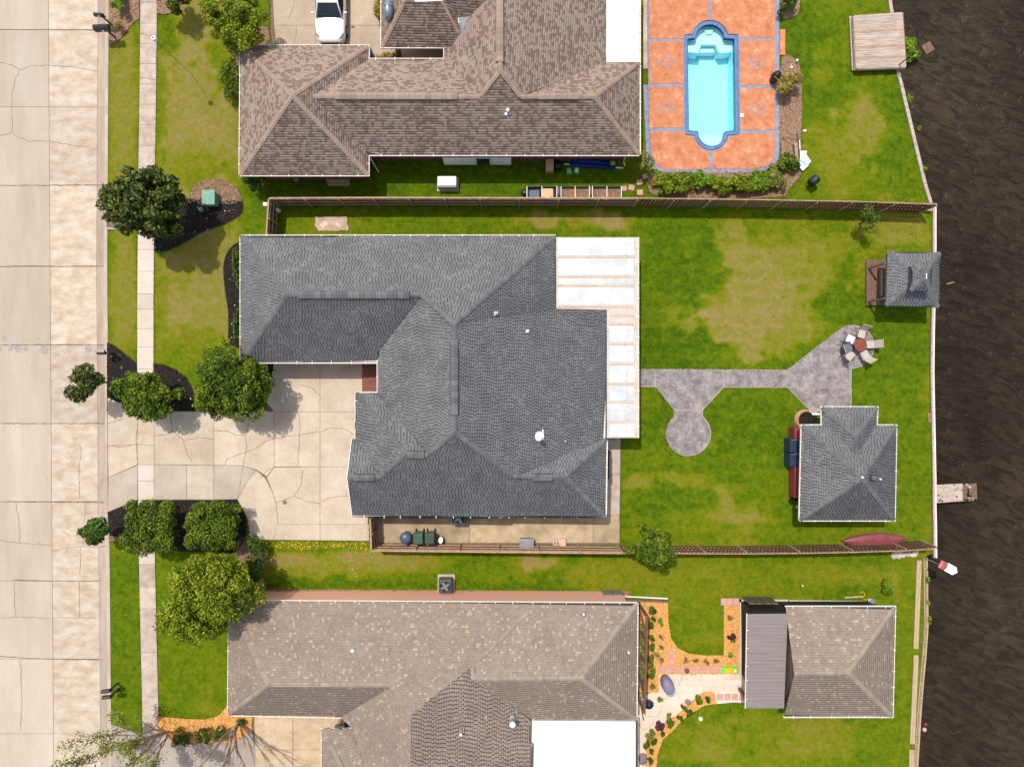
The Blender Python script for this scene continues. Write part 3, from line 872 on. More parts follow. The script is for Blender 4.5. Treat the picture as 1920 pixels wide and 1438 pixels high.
bed([(1462, -30), (1500, -30), (1500, 20), (1492, 32), (1462, 40)], 'soil', .036, 1)
bed([(1218, 322), (1462, 300), (1500, 310), (1504, 330), (1480, 352), (1470, 374), (1222, 372), (1212, 345)], 'soil', .03, 1, 1500, 'chips_b')
bed([(1188, 1128), (1252, 1128), (1253, 1165), (1258, 1195), (1270, 1214), (1290, 1224), (1320, 1228), (1357, 1228), (1357, 1134), (1388, 1134), (1388, 1264), (1235, 1264), (1235, 1298), (1188, 1298)], 'mulch_orange', .038, 0, 2600, 'chips_o')
bed([(1338, 1294), (1320, 1296), (1300, 1311), (1275, 1335), (1237, 1360), (1212, 1384), (1206, 1500), (1228, 1500), (1232, 1415), (1243, 1385), (1262, 1368), (1283, 1345), (1320, 1322), (1345, 1318)], 'mulch_orange', .039, 0, 1500, 'chips_o')
bed([(470, 1104), (1180, 1108), (1180, 1116), (470, 1114)], 'soil', .02, 0)

# yellow leaves swept along the driveway edge
b = T
fl = chips(None, [(466, 1014), (690, 1016), (690, 1030), (640, 1026), (560, 1030), (500, 1024)], 420, 'leaf_fall', .038, .06, 5, 'fallen_leaves')
fl2 = chips(None, [(520, 1024), (700, 1026), (700, 1080), (600, 1084), (540, 1060)], 90, 'leaf_fall', .035, .05, 6, 'fallen_leaves')

# ---------------------------------------------------------------- pool and deck
def pool_outline(g=0.0):
    """outline grown by g pixels"""
    a = math.degrees(math.asin((1 + g) / (26 + g))); b = math.degrees(math.asin((g - 2) / (25 + g)))
    p = [(1289 - g, 73 - g), (1330 - (27 + g), 71.6 - g)]
    p += arc(1331, 72, 27 + g, 26 + g, 180 + a, 360 - a, 16)
    p += [(1332 + (27 + g), 71.6 - g), (1377 + g, 73 - g), (1379 + g, 246 + g), (1334.5 + (25 + g), 247.6 + g)]
    p += arc(1333.5, 250, 25 + g, 25 + g, b, 180 - b, 16)
    p += [(1332.5 - (25 + g), 247.6 + g), (1291 - g, 246 + g)]
    return p


def ring(mb, a, b, z, tone=.5):
    n = len(a)
    mb.add([W(p[0], p[1], z) for p in a] + [W(p[0], p[1], z) for p in b], [(i, (i + 1) % n, n + (i + 1) % n, n + i) for i in range(n)], tone)


def wallring(mb, a, z0, z1):
    n = len(a)
    mb.add([(*W(p[0], p[1], 0)[:2], z0) for p in a] + [(*W(p[0], p[1], 0)[:2], z1) for p in a], [(i, (i + 1) % n, n + (i + 1) % n, n + i) for i in range(n)])


deck_out = [(1213, -300), (1461, -300), (1461, 285), (1459, 300), (1448, 313), (1434, 320), (1415, 323), (1250, 325), (1234, 321), (1225, 312), (1220, 298), (1215, 200)]
NOGRASS.append([(1205, -300), (1466, -300), (1466, 329), (1205, 329)][:0] or deck_out)
po = pool_outline(6.5)
m = MB()
# deck base: strips round the pool hole
top = max(range(len(po)), key=lambda i: -po[i][1]); bot = max(range(len(po)), key=lambda i: po[i][1])
left = [p for p in po[bot:] + po[:top + 1]]
right = po[top:bot + 1]
Lp = [(1332, -300)] + right + [(1333, 325), (1415, 323), (1434, 320), (1448, 313), (1459, 300), (1461, 285), (1461, -300)]
m.prism(PP(Lp), -.2, .045)
Lp = [(1333, 325)] + left + [(1332, -300), (1213, -300), (1215, 200), (1220, 298), (1225, 312), (1234, 321), (1250, 325)]
m.prism(PP(Lp), -.2, .045)
deck = tag(m.build('pool_deck', 'bluestrip'), kind='structure')


def pan(poly): slab(deck, poly, .062, 'pooldeck', .0, .03, 'panel')


lft = lambda y0, y1: [(1217, y0), (1281, y0), (1281, y1), (1217, y1)]
rgt = lambda y0, y1: [(1388, y0), (1453, y0), (1453, y1), (1388, y1)]
pan(lft(78, 157)); pan(lft(163, 240)); pan(rgt(76, 160)); pan(rgt(166, 244))
pan([(1217, -190), (1329, -190), (1329, 38)] + [(p[0], p[1]) for p in arc(1331, 72, 35, 34, 268, 192, 8)] + [(1294, 65), (1284, 66), (1281, 73), (1217, 73)])
pan([(1335, -190), (1453, -190), (1453, 71), (1388, 71), (1385, 66), (1366, 64)] + arc(1331, 72, 35, 34, 348, 277, 8))
pan([(1219, 247), (1283, 247), (1286, 254), (1302, 256)] + arc(1333.5, 251, 33, 33, 168, 96, 8) + [(1330.5, 317), (1250, 318), (1236, 314), (1227, 305), (1222, 290)])
pan([(1386, 250), (1453, 250), (1453, 285), (1449, 300), (1440, 309), (1428, 314), (1410, 317), (1336, 317)] + arc(1333.5, 251, 33, 33, 84, 12, 8) + [(1380, 255)])
# diamonds let into the four side panels
for i, (x, y) in enumerate(((1249, 117), (1250, 202), (1419, 119), (1420, 205))):
    m = MB(); o_ = [(x - 17, y), (x, y - 11), (x + 17, y), (x, y + 11)]; i_ = [(x - 13, y), (x, y - 8), (x + 13, y), (x, y + 8)]
    ring(m, o_, i_, .066); m.build('diamond_inlay', 'bluestrip', deck)
pool = T('swimming_pool', 'long turquoise swimming pool with rounded ends and blue coping in an orange deck', 'pool', W(1333, 160))
m = MB(); a0, a1, a2 = pool_outline(6.5), pool_outline(6), pool_outline(0)
n = len(a0)
ring(m, a0, a1, .05); ring(m, a1, a2, .105); wallring(m, a1, .05, .105); wallring(m, a2, -.1, .105); m.build('coping', 'coping', pool)
m = MB(); wallring(m, pool_outline(-.2), -.35, -.05); m.build('tile_band', plain('navy_tile', (.03, .075, .15), rough=.3), pool)
m = MB(); ip = pool_outline(-.4); wallring(m, ip, -1.5, -.28); m.add([(*W(p[0], p[1])[:2], -1.35) for p in ip], [tuple(range(n - 1, -1, -1))]); m.build('shell', 'poolshell', pool)
m = MB()
lo = [(1290, 74), (1303, 73)] + arc(1331, 72, 26, 25, 188, 352, 12) + [(1359, 73), (1376, 74)]
st1 = lo + [(1376, 92), (1352, 94), (1345, 78), (1318, 78), (1313, 94), (1290, 92)]
m.prism(PP(st1), -1.3, -.42); m.build('top_step', 'poolstep', pool)
m = MB(); m.prism(PP([(1319, 79), (1344, 79), (1347, 88), (1316, 88)]), -1.3, -.75); m.build('entry_step', 'poolstep', pool)
m = MB(); m.prism(PP([(1322, 52), (1341, 52), (1336, 60), (1327, 60)]), -.5, -.3); m.build('seat', 'poolstep', pool)
m = MB(); m.prism(PP(arc(1333.5, 250, 24.5, 24.5, 0, 180, 14)), -1.3, -.45); m.build('bottom_seat', 'poolstep', pool)
m = MB(); m.add([(*W(p[0], p[1])[:2], -.1) for p in ip], [tuple(range(n - 1, -1, -1))]); m.build('water_surface', 'poolwater', pool)
m = MB(); m.box(W(1391, 217, .09), (.22, .22, .05)); m.box(W(1391, 217, .12), (.14, .14, .02)); tag(m.build('skimmer_lid', 'white', bevel=.01), 'small white square skimmer lid on orange deck beside pool', 'pool lid')
# narrow walk and equipment strip between brown house and deck
m = MB(); m.prism(PP([(1206, -300), (1213, -300), (1214, 130), (1206, 130)]), -.1, .05); tag(m.build('deck_edge', 'walk_old'), kind='structure')
m = MB(); m.prism(PP([(1206, 160), (1215, 160), (1220, 298), (1230, 318), (1224, 318), (1212, 300)]), -.1, .035); tag(m.build('deck_edge', 'bluestrip'), kind='structure')
m = MB(); m.box(W(1467, 80, .05), (.33, 1.6, .1)); tag(m.build('deck_step', 'pooldeck', bevel=.01), 'long orange slab lying on the grass against the right pool deck edge', 'step')

# ================================================================ ROOFS AND HOUSES
def plane_fit(pts):
    P = np.array(pts); c = P.mean(0); n = np.zeros(3)
    for i in range(len(P)):
        a, b = P[i] - c, P[(i + 1) % len(P)] - c
        n += np.cross(a, b)
    n /= np.linalg.norm(n)
    if n[2] < 0: n = -n
    return c, n


def on_plane(px, py, c, n):
    """point where the sight line of a photo pixel meets a plane"""
    o = np.array([0, 0, H]); d = np.array([(px - 960) / 30, (719 - py) / 30, -H])
    t = ((c - o) @ n) / (d @ n)
    return o + d * t


def shingle_rows(poly3, n, row, wmin, wmax, style, rng, lift=.007, lo=.003):
    """real overlapping tabs laid in courses over one flat roof face"""
    P = np.array(poly3)
    u = np.cross([0, 0, 1], n); u /= np.linalg.norm(u)
    v = np.cross(n, u)
    if v[2] < 0: v = -v
    o = P[0]
    U = (P - o) @ u; Vv = (P - o) @ v
    v0, v1 = Vv.min(), Vv.max()
    verts = []; tone = []

    def spans(h):
        xs = []
        for i in range(len(P)):
            a, b = i, (i + 1) % len(P)
            if (Vv[a] > h) != (Vv[b] > h):
                xs.append(U[a] + (h - Vv[a]) / (Vv[b] - Vv[a]) * (U[b] - U[a]))
        xs.sort()
        return [(xs[i], xs[i + 1]) for i in range(0, len(xs) - 1, 2)]
    k = 0; h = v0 + .002
    phase = 0
    while h < v1 - .004:
        t = min(h + row, v1 - .002)
        A, B = spans(h + .001), spans(t - .001)
        if len(A) != len(B):
            A = B = spans((h + t) / 2)
        for (a0, b0), (a1, b1) in zip(A, B):
            x = min(a0, a1); e = max(b0, b1)
            flip = k % 2
            x -= rng.random() * wmax if style != 'dash' else .2 + .09 * (k % 2) + rng.uniform(-.02, .02)
            j = rng.integers(0, 2) if style != 'dash' else 0
            while x < e:
                j += 1
                if style == 'dash':                      # light tabs parted by short dark cut-outs
                    if j % 2:
                        w = rng.uniform(.095, .125); tn = rng.uniform(.55, 1); lf = lift
                    else:
                        w = rng.uniform(.06, .085); tn = rng.uniform(0, .36) if rng.random() > .15 else rng.uniform(.5, .8); lf = lo
                elif style == 'mix':
                    w = rng.uniform(wmin, wmax); d = rng.random()
                    tn = rng.uniform(0, .42) if d < .42 else (rng.uniform(.52, .9) if d < .93 else rng.uniform(.9, 1)); lf = lift * (.5 + rng.random())
                elif style == 'slot':
                    if j % 2: w = rng.uniform(.15, .19); tn = rng.uniform(.5, .95) if rng.random() > .1 else 1; lf = lift
                    else: w = rng.uniform(.05, .075); tn = rng.uniform(0, .3); lf = lo
                else:                                    # flat taupe, a few sandy tabs
                    w = rng.uniform(wmin, wmax); tn = rng.uniform(.1, .9) if rng.random() > .06 else rng.uniform(.94, 1); lf = lift * (.6 + .6 * rng.random())
                p0, p1 = max(x, a0), min(x + w, b0); q0, q1 = max(x, a1), min(x + w, b1)
                x += w
                p1 = max(p0, p1); q1 = max(q0, q1)
                if p1 - p0 < .004 and q1 - q0 < .004: continue
                p0 = min(p0, b0); q0 = min(q0, b1)
                verts.append((p0, p1, q0, q1, h, t, lf)); tone.append(tn)
        h += row; k += 1
    if not verts: return np.zeros((0, 3)), np.zeros((0, 4), int), np.zeros(0)
    a = np.array(verts); m_ = len(a)
    pt = lambda uu, vv, nn: o + np.outer(uu, u) + np.outer(vv, v) + np.outer(nn, n)
    up = np.full(m_, .0015)
    Vt = np.stack([pt(a[:, 0], a[:, 4], a[:, 6] + .004), pt(a[:, 1], a[:, 4], a[:, 6] + .004), pt(a[:, 3], a[:, 5], up + .004), pt(a[:, 2], a[:, 5], up + .004),
                   pt(a[:, 0], a[:, 4], up * 0), pt(a[:, 1], a[:, 4], up * 0)], 1)
    i = np.arange(m_)[:, None] * 6
    F = np.concatenate([i + np.array([0, 1, 2, 3]), i + np.array([4, 5, 1, 0])], 0)
    return Vt.reshape(-1, 3), F, np.concatenate([tone, tone])


def caps(mb, a, b, w=.13, step=.2, rng=R):
    """bent ridge-cap shingles overlapping along an edge"""
    a, b = Vector(a), Vector(b); d = b - a; L = d.length; d /= L
    s = d.cross(Vector((0, 0, 1))).normalized()
    drop = .36 if abs(d.z) < .12 else .28
    n = max(1, int(L / step))
    for i in range(n):
        p, q = a + d * (L * i / n), a + d * min(L, L * (i + 1.12) / n)
        tn = rng.random() if rng.random() < .5 else .5
        z0, z1 = .032, .02
        vs = [p + Vector((0, 0, z0)) + s * w - Vector((0, 0, drop * w)), p + Vector((0, 0, z0 + .012)), p + Vector((0, 0, z0)) - s * w - Vector((0, 0, drop * w)),
              q + Vector((0, 0, z1)) + s * w - Vector((0, 0, drop * w)), q + Vector((0, 0, z1 + .012)), q + Vector((0, 0, z1)) - s * w - Vector((0, 0, drop * w))]
        mb.add(vs, [(0, 1, 4, 3), (1, 2, 5, 4), (0, 3, 3 + 0, 0)][:2], tn)
        lo_ = [v_ - Vector((0, 0, .03)) for v_ in vs[:3]]
        mb.add(vs[:3] + lo_, [(0, 3, 4, 1), (1, 4, 5, 2)], tn * .6)


def vent(parent, a, b, mat, w=.19, h=.11, frame=True):
    """raised ridge vent"""
    a, b = Vector(a), Vector(b); d = (b - a).normalized(); s = d.cross(Vector((0, 0, 1))).normalized()
    m = MB(); U = Vector((0, 0, 1))
    z = Vector((0, 0, .035)); dr = .30 * w
    L = (b - a).length; n = max(1, int(L / .3))
    for i in range(n):
        p, q = a + d * (L * i / n), a + d * (L * (i + 1) / n - .008)
        r1 = [p + s * w + z - U * dr, p + s * w + z + U * (h - dr), p + z + U * h, p - s * w + z + U * (h - dr), p - s * w + z - U * dr]
        r2 = [q + s * w + z - U * dr, q + s * w + z + U * (h - dr), q + z + U * h, q - s * w + z + U * (h - dr), q - s * w + z - U * dr]
        m.add(r1 + r2, [(k, k + 1, k + 6, k + 5) for k in range(4)] + [(4, 3, 2, 1, 0), (5, 6, 7, 8, 9)], R.random())
    o = m.build('ridge_vent', mat, parent)
    # black strips along both edges: vent slots with the vent's shadow line painted in
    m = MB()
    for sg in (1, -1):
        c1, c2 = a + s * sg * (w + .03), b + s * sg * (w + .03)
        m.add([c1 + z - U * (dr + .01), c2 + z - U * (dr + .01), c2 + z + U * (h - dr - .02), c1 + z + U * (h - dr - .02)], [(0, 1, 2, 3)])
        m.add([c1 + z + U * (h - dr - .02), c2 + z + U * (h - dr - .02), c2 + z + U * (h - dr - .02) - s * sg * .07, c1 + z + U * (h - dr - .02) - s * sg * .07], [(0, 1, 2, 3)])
    m.build('vent_slot_shade', 'black', o)
    return o


def gutter(parent, pts, z, w=.085, straps=1.05, side=1, mat='gutter', lip=True):
    """open eaves gutter along photo points at height z; side=+1 puts it left of travel"""
    P = [Vector(W(p[0], p[1], z)) for p in pts]
    m = MB(); st = MB()
    n = len(P)
    nor = []
    for i in range(n):
        v = Vector((0, 0, 0))
        if i > 0: d = (P[i] - P[i - 1]).normalized(); v += Vector((-d.y, d.x, 0))
        if i < n - 1: d = (P[i + 1] - P[i]).normalized(); v += Vector((-d.y, d.x, 0))
        v.normalize()
        if 0 < i < n - 1:
            d = (P[i] - P[i - 1]).normalized(); v /= max(.5, abs(v.dot(Vector((-d.y, d.x, 0)))))
        nor.append(v * side)
    prof = ((0.0, -.02), (0.0, -.11), (w, -.11), (w, .0), (w - .03, .0), (w - .03, -.03))
    vs = []
    for p, q in zip(P, nor):
        for a, zz in prof: vs.append(p + q * a + Vector((0, 0, zz)))
    k = len(prof)
    m.add(vs, [(i * k + j, i * k + j + 1, (i + 1) * k + j + 1, (i + 1) * k + j) for i in range(n - 1) for j in range(k - 1)])
    g = m.build('gutter', mat, parent)
    for i in range(n - 1):
        L = (P[i + 1] - P[i]).length; d = (P[i + 1] - P[i]).normalized(); q = Vector((-d.y, d.x, 0)) * side
        c = int(L / straps)
        for j in range(c):
            p = P[i] + d * (straps * (j + .5) + R.uniform(-.12, .12)) + q * (w * .2)
            st.box((p.x, p.y, z + .012), (.035, w * 1.6 + .05, .02), math.atan2(d.y, d.x))
    if st.v: st.build('gutter_strap', mat, g, kind='stuff')
    return g


def build_roof(house, Vd, faces, ridges, sh, cap, style, row=.14, wmin=.12, wmax=.3, seed=1, style_over={}, mat_over={}):
    rng = np.random.default_rng(seed)
    base = MB(); SV = {}; 
    ridge_z = {}
    fin_ = []
    for fi, f in enumerate(faces):
        pts = [W(*Vd[k]) for k in f]
        c, n = plane_fit(pts)
        pts = [on_plane(Vd[k][0], Vd[k][1], c, n) for k in f]
        for k, p in zip(f, pts): ridge_z.setdefault(k, []).append(p)
        base.add([p - n * .004 for p in pts], [tuple(range(len(pts)))])
        s_, m_ = style_over.get(fi, style), mat_over.get(fi, sh)
        a, b, t_ = shingle_rows(pts, n, row, wmin, wmax, s_, rng)
        if len(a):
            L = SV.setdefault(m_, [[], [], [], 0])
            L[0].append(a); L[1].append(b + L[3]); L[2].append(t_); L[3] += len(a)
    roof = base.build('roof', 'underlay', house)
    for m_, L in SV.items():
        np_mesh('shingles', np.concatenate(L[0]), np.concatenate(L[1]), m_, roof, np.concatenate(L[2]), kind='stuff')
    cm = MB()
    for a, b in ridges:
        pa = max(ridge_z[a], key=lambda p: p[2]) if isinstance(a, str) else W(*a)
        pb = max(ridge_z[b], key=lambda p: p[2]) if isinstance(b, str) else W(*b)
        caps(cm, pa, pb)
    cm.build('ridge_cap', cap, roof, kind='stuff')
    return roof


def walls(house, rects, mat, z=2.36, name='wall'):
    for r in rects:
        m = MB(); k = 1 - 0
        m.prism(PP([(r[0], r[1]), (r[2], r[1]), (r[2], r[3]), (r[0], r[3])]), -.1, z)
        m.build(name, mat, house)


def soffit(house, poly, z=2.40):
    m = MB(); m.prism(inset(PP(poly, z), .03), z, z + .02, bottom=True); m.build('soffit', 'gutter', house)


def pipe(parent, px, py, z, h, r, mat='white', cap=True, name='vent_pipe', flash=True):
    p = W(px, py, z)
    m = MB(); m.lathe(p, [(r, -.1), (r, h * .8), (r * 1.25, h * .8), (r * 1.25, h * .9), (r * .9, h)], 14)
    o = m.build(name, mat, parent, smooth=False)
    if flash:
        m = MB(); m.box((p[0], p[1], p[2] + .03), (r * 4, r * 4, .03)); m.build('flashing', 'steel', o)
    return o


E = 2.45
# ---------------------------------------------------------------- grey house in the middle
HB = T('grey_roofed_house', 'large house with charcoal grey hipped shingle roof in the middle of the picture', 'house', W(860, 700))
V_ = dict(nw=(452, 443, E), ne=(1042, 443, E), sw=(452, 679, E), ins=(707, 679, E), vb=(709, 659, 2.6), rw=(538, 553, 4.27), re=(790, 553, 4.2), ap=(852, 607, 5.07), ap2=(852, 810, 5.05),
          k1=(1042, 580, E), k2=(1044, 580, 3.34), e1=(1137, 582, E), e2=(1137, 823, E), se=(1135, 969, E), r3=(962, 893, 3.85), r4=(1060, 894, 3.68),
          sw2=(661, 969, E), g0=(651, 895, 3.66), g1=(660, 823, E), gv=(668, 823, 2.5), gr=(712, 895, 3.62), wn=(668, 737, E), wn2=(709, 737, 2.5), q1=(760, 851, 4.33), q2=(802, 853, 4.34))
FB = [('nw', 'ne', 'ap', 're', 'rw'), ('nw', 'rw', 'sw'), ('sw', 'rw', 're', 'vb', 'ins'), ('vb', 're', 'ap', 'ap2', 'q2', 'wn2'), ('wn2', 'q2', 'q1', 'wn'), ('wn', 'q1', 'gr', 'gv'),
      ('gv', 'gr', 'g0', 'g1'), ('g0', 'gr', 'q1', 'q2', 'ap2', 'r3', 'r4', 'se', 'sw2'), ('ap', 'ne', 'k1'), ('ap', 'k2', 'e1', 'e2', 'r3', 'ap2'), ('r3', 'e2', 'r4'), ('r4', 'e2', 'se')]
rb = build_roof(HB, V_, FB, [('nw', 'rw'), ('rw', 'sw'), ('rw', 're'), ('re', 'ap'), ('ap', 'ne'), ('ap', 'ap2'), ('ap2', 'q2'), ('q2', 'q1'), ('q1', 'wn'), ('q1', 'gr'), ('gr', 'g0'), ('ap2', 'r3'), ('r3', 'r4'), ('r4', 'e2'), ('r4', 'se')],
                'sh_dark', 'cap_dark', 'dash', row=.135, seed=3)
m = MB(); m.add([W(852, 607, 5.0), W(1042, 580, E), W(1044, 580, 3.34)], [(0, 1, 2)]); m.build('gable_step', 'underlay', rb)
for a, b in (((560, 553, 4.27), (768, 553, 4.22)), ((852, 637, 5.07), (852, 778, 5.06)), ((764, 852, 4.34), (796, 853, 4.34)), ((663, 895, 3.66), (703, 895, 3.64)), ((1000, 895, 3.75), (1036, 895, 3.7))):
    vent(rb, W(*a), W(*b), 'cap_dark')
gutter(HB, [(452, 679), (452, 443)], E, side=1); gutter(HB, [(452, 443), (1042, 443)], E, side=1); gutter(HB, [(706, 679), (452, 679)], E, side=1)
gutter(HB, [(709, 658), (709, 737)], E - .02, side=-1); gutter(HB, [(709, 737), (668, 737), (668, 826)], E, side=-1)
gutter(HB, [(1135, 969), (661, 969)], E, side=-1); gutter(HB, [(1137, 826), (1135, 969)], E, side=1); gutter(HB, [(1137, 582), (1137, 823)], E, side=1, mat='black_metal')
m = MB()
a, b, c_, d_ = (661, 969, E), (651, 895, 3.66), (660, 823, E), None
for p, q in ((a, b), (b, c_)):
    P1, Q1 = Vector(W(*p)), Vector(W(*q)); o_ = Vector((-.045, 0, 0))
    m.add([P1, Q1, Q1 + o_, P1 + o_, P1 - Vector((0, 0, .16)), Q1 - Vector((0, 0, .16)), Q1 + o_ - Vector((0, 0, .16)), P1 + o_ - Vector((0, 0, .16))], [(0, 1, 2, 3), (3, 2, 6, 7), (4, 7, 6, 5)])
m.each('rake_board', 'gutter', HB)
m = MB(); m.add([W(672, 960, 2.3), W(664, 895, 3.5), W(672, 828, 2.3)], [(0, 1, 2)]); m.build('gable_wall', 'brick_red', HB)
walls(HB, [(494, 472, 1024, 667), (736, 600, 1112, 740), (697, 748, 1112, 941)], 'brick_red')
soffit(HB, [(452, 443), (1042, 443), (1042, 580), (1137, 582), (1135, 969), (661, 969), (660, 823), (668, 823), (668, 737), (709, 737), (709, 679), (452, 679)])
m = MB(); m.box(W(694, 706, .1), (.95, 1.9, .22)); m.box(W(700, 700, .22), (.6, 1.0, .12)); m.each('brick_step', 'brick_red', HB)
pipe(rb, 930, 588, 4.3, .35, .055, 'steel'); pipe(rb, 989, 621, 3.95, .12, .05, 'white'); pipe(rb, 1060, 827, 3.2, .1, .03, 'white', flash=False)
ch = pipe(rb, 1010, 819, 3.55, 1.3, .105, 'white', name='flue_pipe', flash=False)
m = MB(); p = W(1011, 818, 3.55); m.lathe(p, [(.30, -.1), (.28, .06), (.13, .16)], 16); m.box((p[0] + .2, p[1] + .25, p[2] + .06), (.08, .3, .05)); m.build('flashing_cone', 'white', ch)
# rear windows / shutters in the shade of the eave
m = MB(); m.box(W(1140, 870, 1.1), (.06, 1.7, 1.2)); m.build('shutter', 'navy', HB)
# patio cover: white panels between weathered seams
PC = T('patio_cover', 'flat white panelled patio cover with rusty seams behind the grey roofed house', 'patio cover', W(1150, 640))
zc = 2.55
for i, (y0, y1, x0) in enumerate(((447, 480, 1044), (484, 517, 1044), (521, 534, 1044), (538, 573, 1044), (577, 591, 1140), (594, 607, 1140), (610, 643, 1140), (647, 680, 1140), (685, 718, 1140), (722, 752, 1140), (756, 789, 1140), (793, 819, 1140))):
    m = MB(); m.prism(inset(PP([(x0 + 2, y0), (1189, y0), (1189, y1), (x0 + 2, y1)], zc), .02), zc - .05, zc + .012); m.build('roof_panel', 'panel' if i not in (4, 5) else concrete('stained_panel', (.60, .52, .45), amt=.3), PC, bevel=.006)
m = MB(); m.prism(PP([(1043, 445), (1196, 445), (1196, 821), (1138, 821), (1138, 581), (1043, 579)], zc), zc - .12, zc - .012); m.build('frame', concrete('stained_frame', (.56, .515, .465), stain=(.74, .66, .58), amt=.8, scale=2.5), PC)
m = MB()
for y in (482, 519, 536, 575, 592.5, 608.5, 645, 682.5, 720, 754, 791):
    x0 = 1044 if y < 578 else 1141
    p, q = W(x0 + 1, y, zc), W(1189, y, zc)
    m.box(((p[0] + q[0]) / 2, p[1], zc + .016), (q[0] - p[0], .05, .04))
m.each('seam', 'panel_rust', PC)
m = MB()
for i in range(38):
    y = 460 + i * 9.4 + R.uniform(-2, 2); x = 1175 + R.uniform(-2, 2); r_ = R.uniform(1.6, 3.2)
    a0_ = R.uniform(0, 6)
    for j in range(7):
        t0, t1 = a0_ + j * .55, a0_ + (j + 1) * .55
        m.add([W(x + r_ * math.cos(t0), y + r_ * math.sin(t0), zc + .020), W(x + r_ * math.cos(t1), y + r_ * math.sin(t1), zc + .020), W(x + (r_ - .9) * math.cos(t1), y + (r_ - .9) * math.sin(t1), zc + .020), W(x + (r_ - .9) * math.cos(t0), y + (r_ - .9) * math.sin(t0), zc + .020)], [(3, 2, 1, 0)])
m.build('rust_ring', concrete('rust_stain', (.55, .40, .28), amt=.4), PC, kind='stuff')
gutter(PC, [(1195, 445), (1195, 821)], zc - .01, w=.1, side=1)
m = MB()
for y in (470, 560, 650, 740, 812):
    p = W(1190, y, zc); m.box((p[0], p[1], 1.2), (.1, .1, 2.44))
for y in (470, 812)[:2]: pass
m.each('post', 'white', PC)
m = MB(); m.prism(PP([(1040, 470), (1190, 470), (1190, 815), (1130, 815), (1130, 590), (1040, 590)]), -.1, .03); tag(m.build('patio', 'walk_old'), kind='structure')
NOGRASS.append([(1040, 470), (1188, 470), (1188, 815), (1130, 815), (1040, 590)])

# ---------------------------------------------------------------- brown house at the top
HA = T('brown_roofed_house', 'house with mottled brown shingle roof and white gutters at the top of the picture', 'house', W(830, 160))
V_ = dict(nw=(452, 87, E), nee=(690, 87, E), sw=(450, 328, E), see=(690, 328, E), ap=(548, 179, 4.58), en=(690, 113, E), es=(690, 290, E), rw=(586, 180.5, 4.03), r1=(900, 181, 4.02), pk=(938, 132, 4.67), pn=(937, -60, 4.67),
          r2=(976, 181, 4.02), r3=(1115, 181, 4.02), ene=(1199, 117, E), ese=(1199, 290, E), n1=(832, 113, E), n2=(834, 90, E), x1=(1137, 117, 2.62), x0=(1137, -60, 2.62),
          w1=(848, 86, 2.75), w2=(866, 62, 3.12), w3=(880, 32, 3.46), w4=(913, 0, 4.1), w5=(936, -30, 4.6),
          pw=(716, 88, E), pe=(848, 88, E), p1=(757, 5, 3.76), p2=(830, 2, 3.8), p3=(862, 62, 2.95), p4=(858, 33, 3.4), pnw=(716, -60, E), pr=(757, -60, 3.76), p5=(836, -6, 4.1))
FA = [('nw', 'nee', 'ap'), ('nw', 'ap', 'sw'), ('sw', 'ap', 'see'), ('nee', 'en', 'rw', 'ap'), ('ap', 'rw', 'es', 'see'), ('en', 'n1', 'r1', 'rw'), ('rw', 'r1', 'pk', 'r2', 'r3', 'ese', 'es'), ('n1', 'n2', 'w1', 'w2', 'w3', 'w4', 'w5', 'pn', 'pk', 'r1'),
      ('pn', 'pk', 'r2', 'x1', 'x0'), ('r2', 'r3', 'ene', 'x1'), ('r3', 'ene', 'ese'), ('pw', 'pe', 'p3', 'p2', 'p1'), ('pw', 'p1', 'pr', 'pnw'), ('p2', 'p3', 'p4', 'p5'), ('p5', 'p4', 'w3', 'w4')]
ra = build_roof(HA, V_, FA, [('nw', 'ap'), ('nee', 'ap'), ('sw', 'ap'), ('see', 'ap'), ('rw', 'r1'), ('r1', 'pk'), ('pk', 'pn'), ('pk', 'r2'), ('r2', 'r3'), ('r3', 'ene'), ('r3', 'ese'), ('pw', 'p1'), ('p2', 'p3'), ('p1', 'pr')],
                'sh_brown', 'cap_brown', 'mix', row=.14, wmin=.10, wmax=.28, seed=5)
for a, b in (((629, 180.5, 4.03), (858, 181, 4.02)), ((1010, 181, 4.02), (1086, 181, 4.02)), ((937, -40, 4.67), (937, 117, 4.67))): vent(ra, W(*a), W(*b), 'cap_brown')
m = MB(); m.add([W(858.5, 32.5, 3.44), W(880, 32, 3.5), W(866, 62, 3.16)], [(2, 1, 0)]); m.add([W(866, 62, 3.14), W(862, 62, 2.99), W(847, 87, 2.55), W(852, 85, 2.75)], [(0, 1, 2, 3)]); m.build('valley_flashing', 'steel', ra)
for pts, s_ in (([(450, 328), (452, 87), (690, 87), (690, 112)], 1), ([(690, 112), (832, 112)], 1), ([(1199, 290), (690, 290), (690, 328), (450, 328)], 1), ([(1199, -60), (1199, 290)], 1), ([(834, 120), (834, 90)], 1), ([(848, 88), (716, 88), (716, -60)], 1)):
    gutter(HA, pts, E, side=s_)
walls(HA, [(494, 136, 692, 338), (690, 160, 1172, 302), (845, -250, 1172, 160), (742, -250, 845, 48)], 'brick_red')
soffit(HA, [(452, 87), (690, 87), (690, 112), (832, 112), (834, 88), (848, 88), (848, -60), (1199, -60), (1199, 290), (690, 290), (690, 328), (450, 328)]); soffit(HA, [(716, -60), (846, -60), (846, 88), (716, 88)])
m = MB(); m.prism(PP([(1137, -60), (1199, -60), (1199, 117), (1137, 117)], 2.62), 2.46, 2.62); fr = m.build('flat_roof', 'white_roof', HA, bevel=.02)
for y in (-20, 22, 64, 100):
    m = MB(); m.box(W(1168, y, 2.63), (1.9, .05, .025)); m.build('seam', 'white', fr)
m = MB(); p = W(730, 22, 3.0)
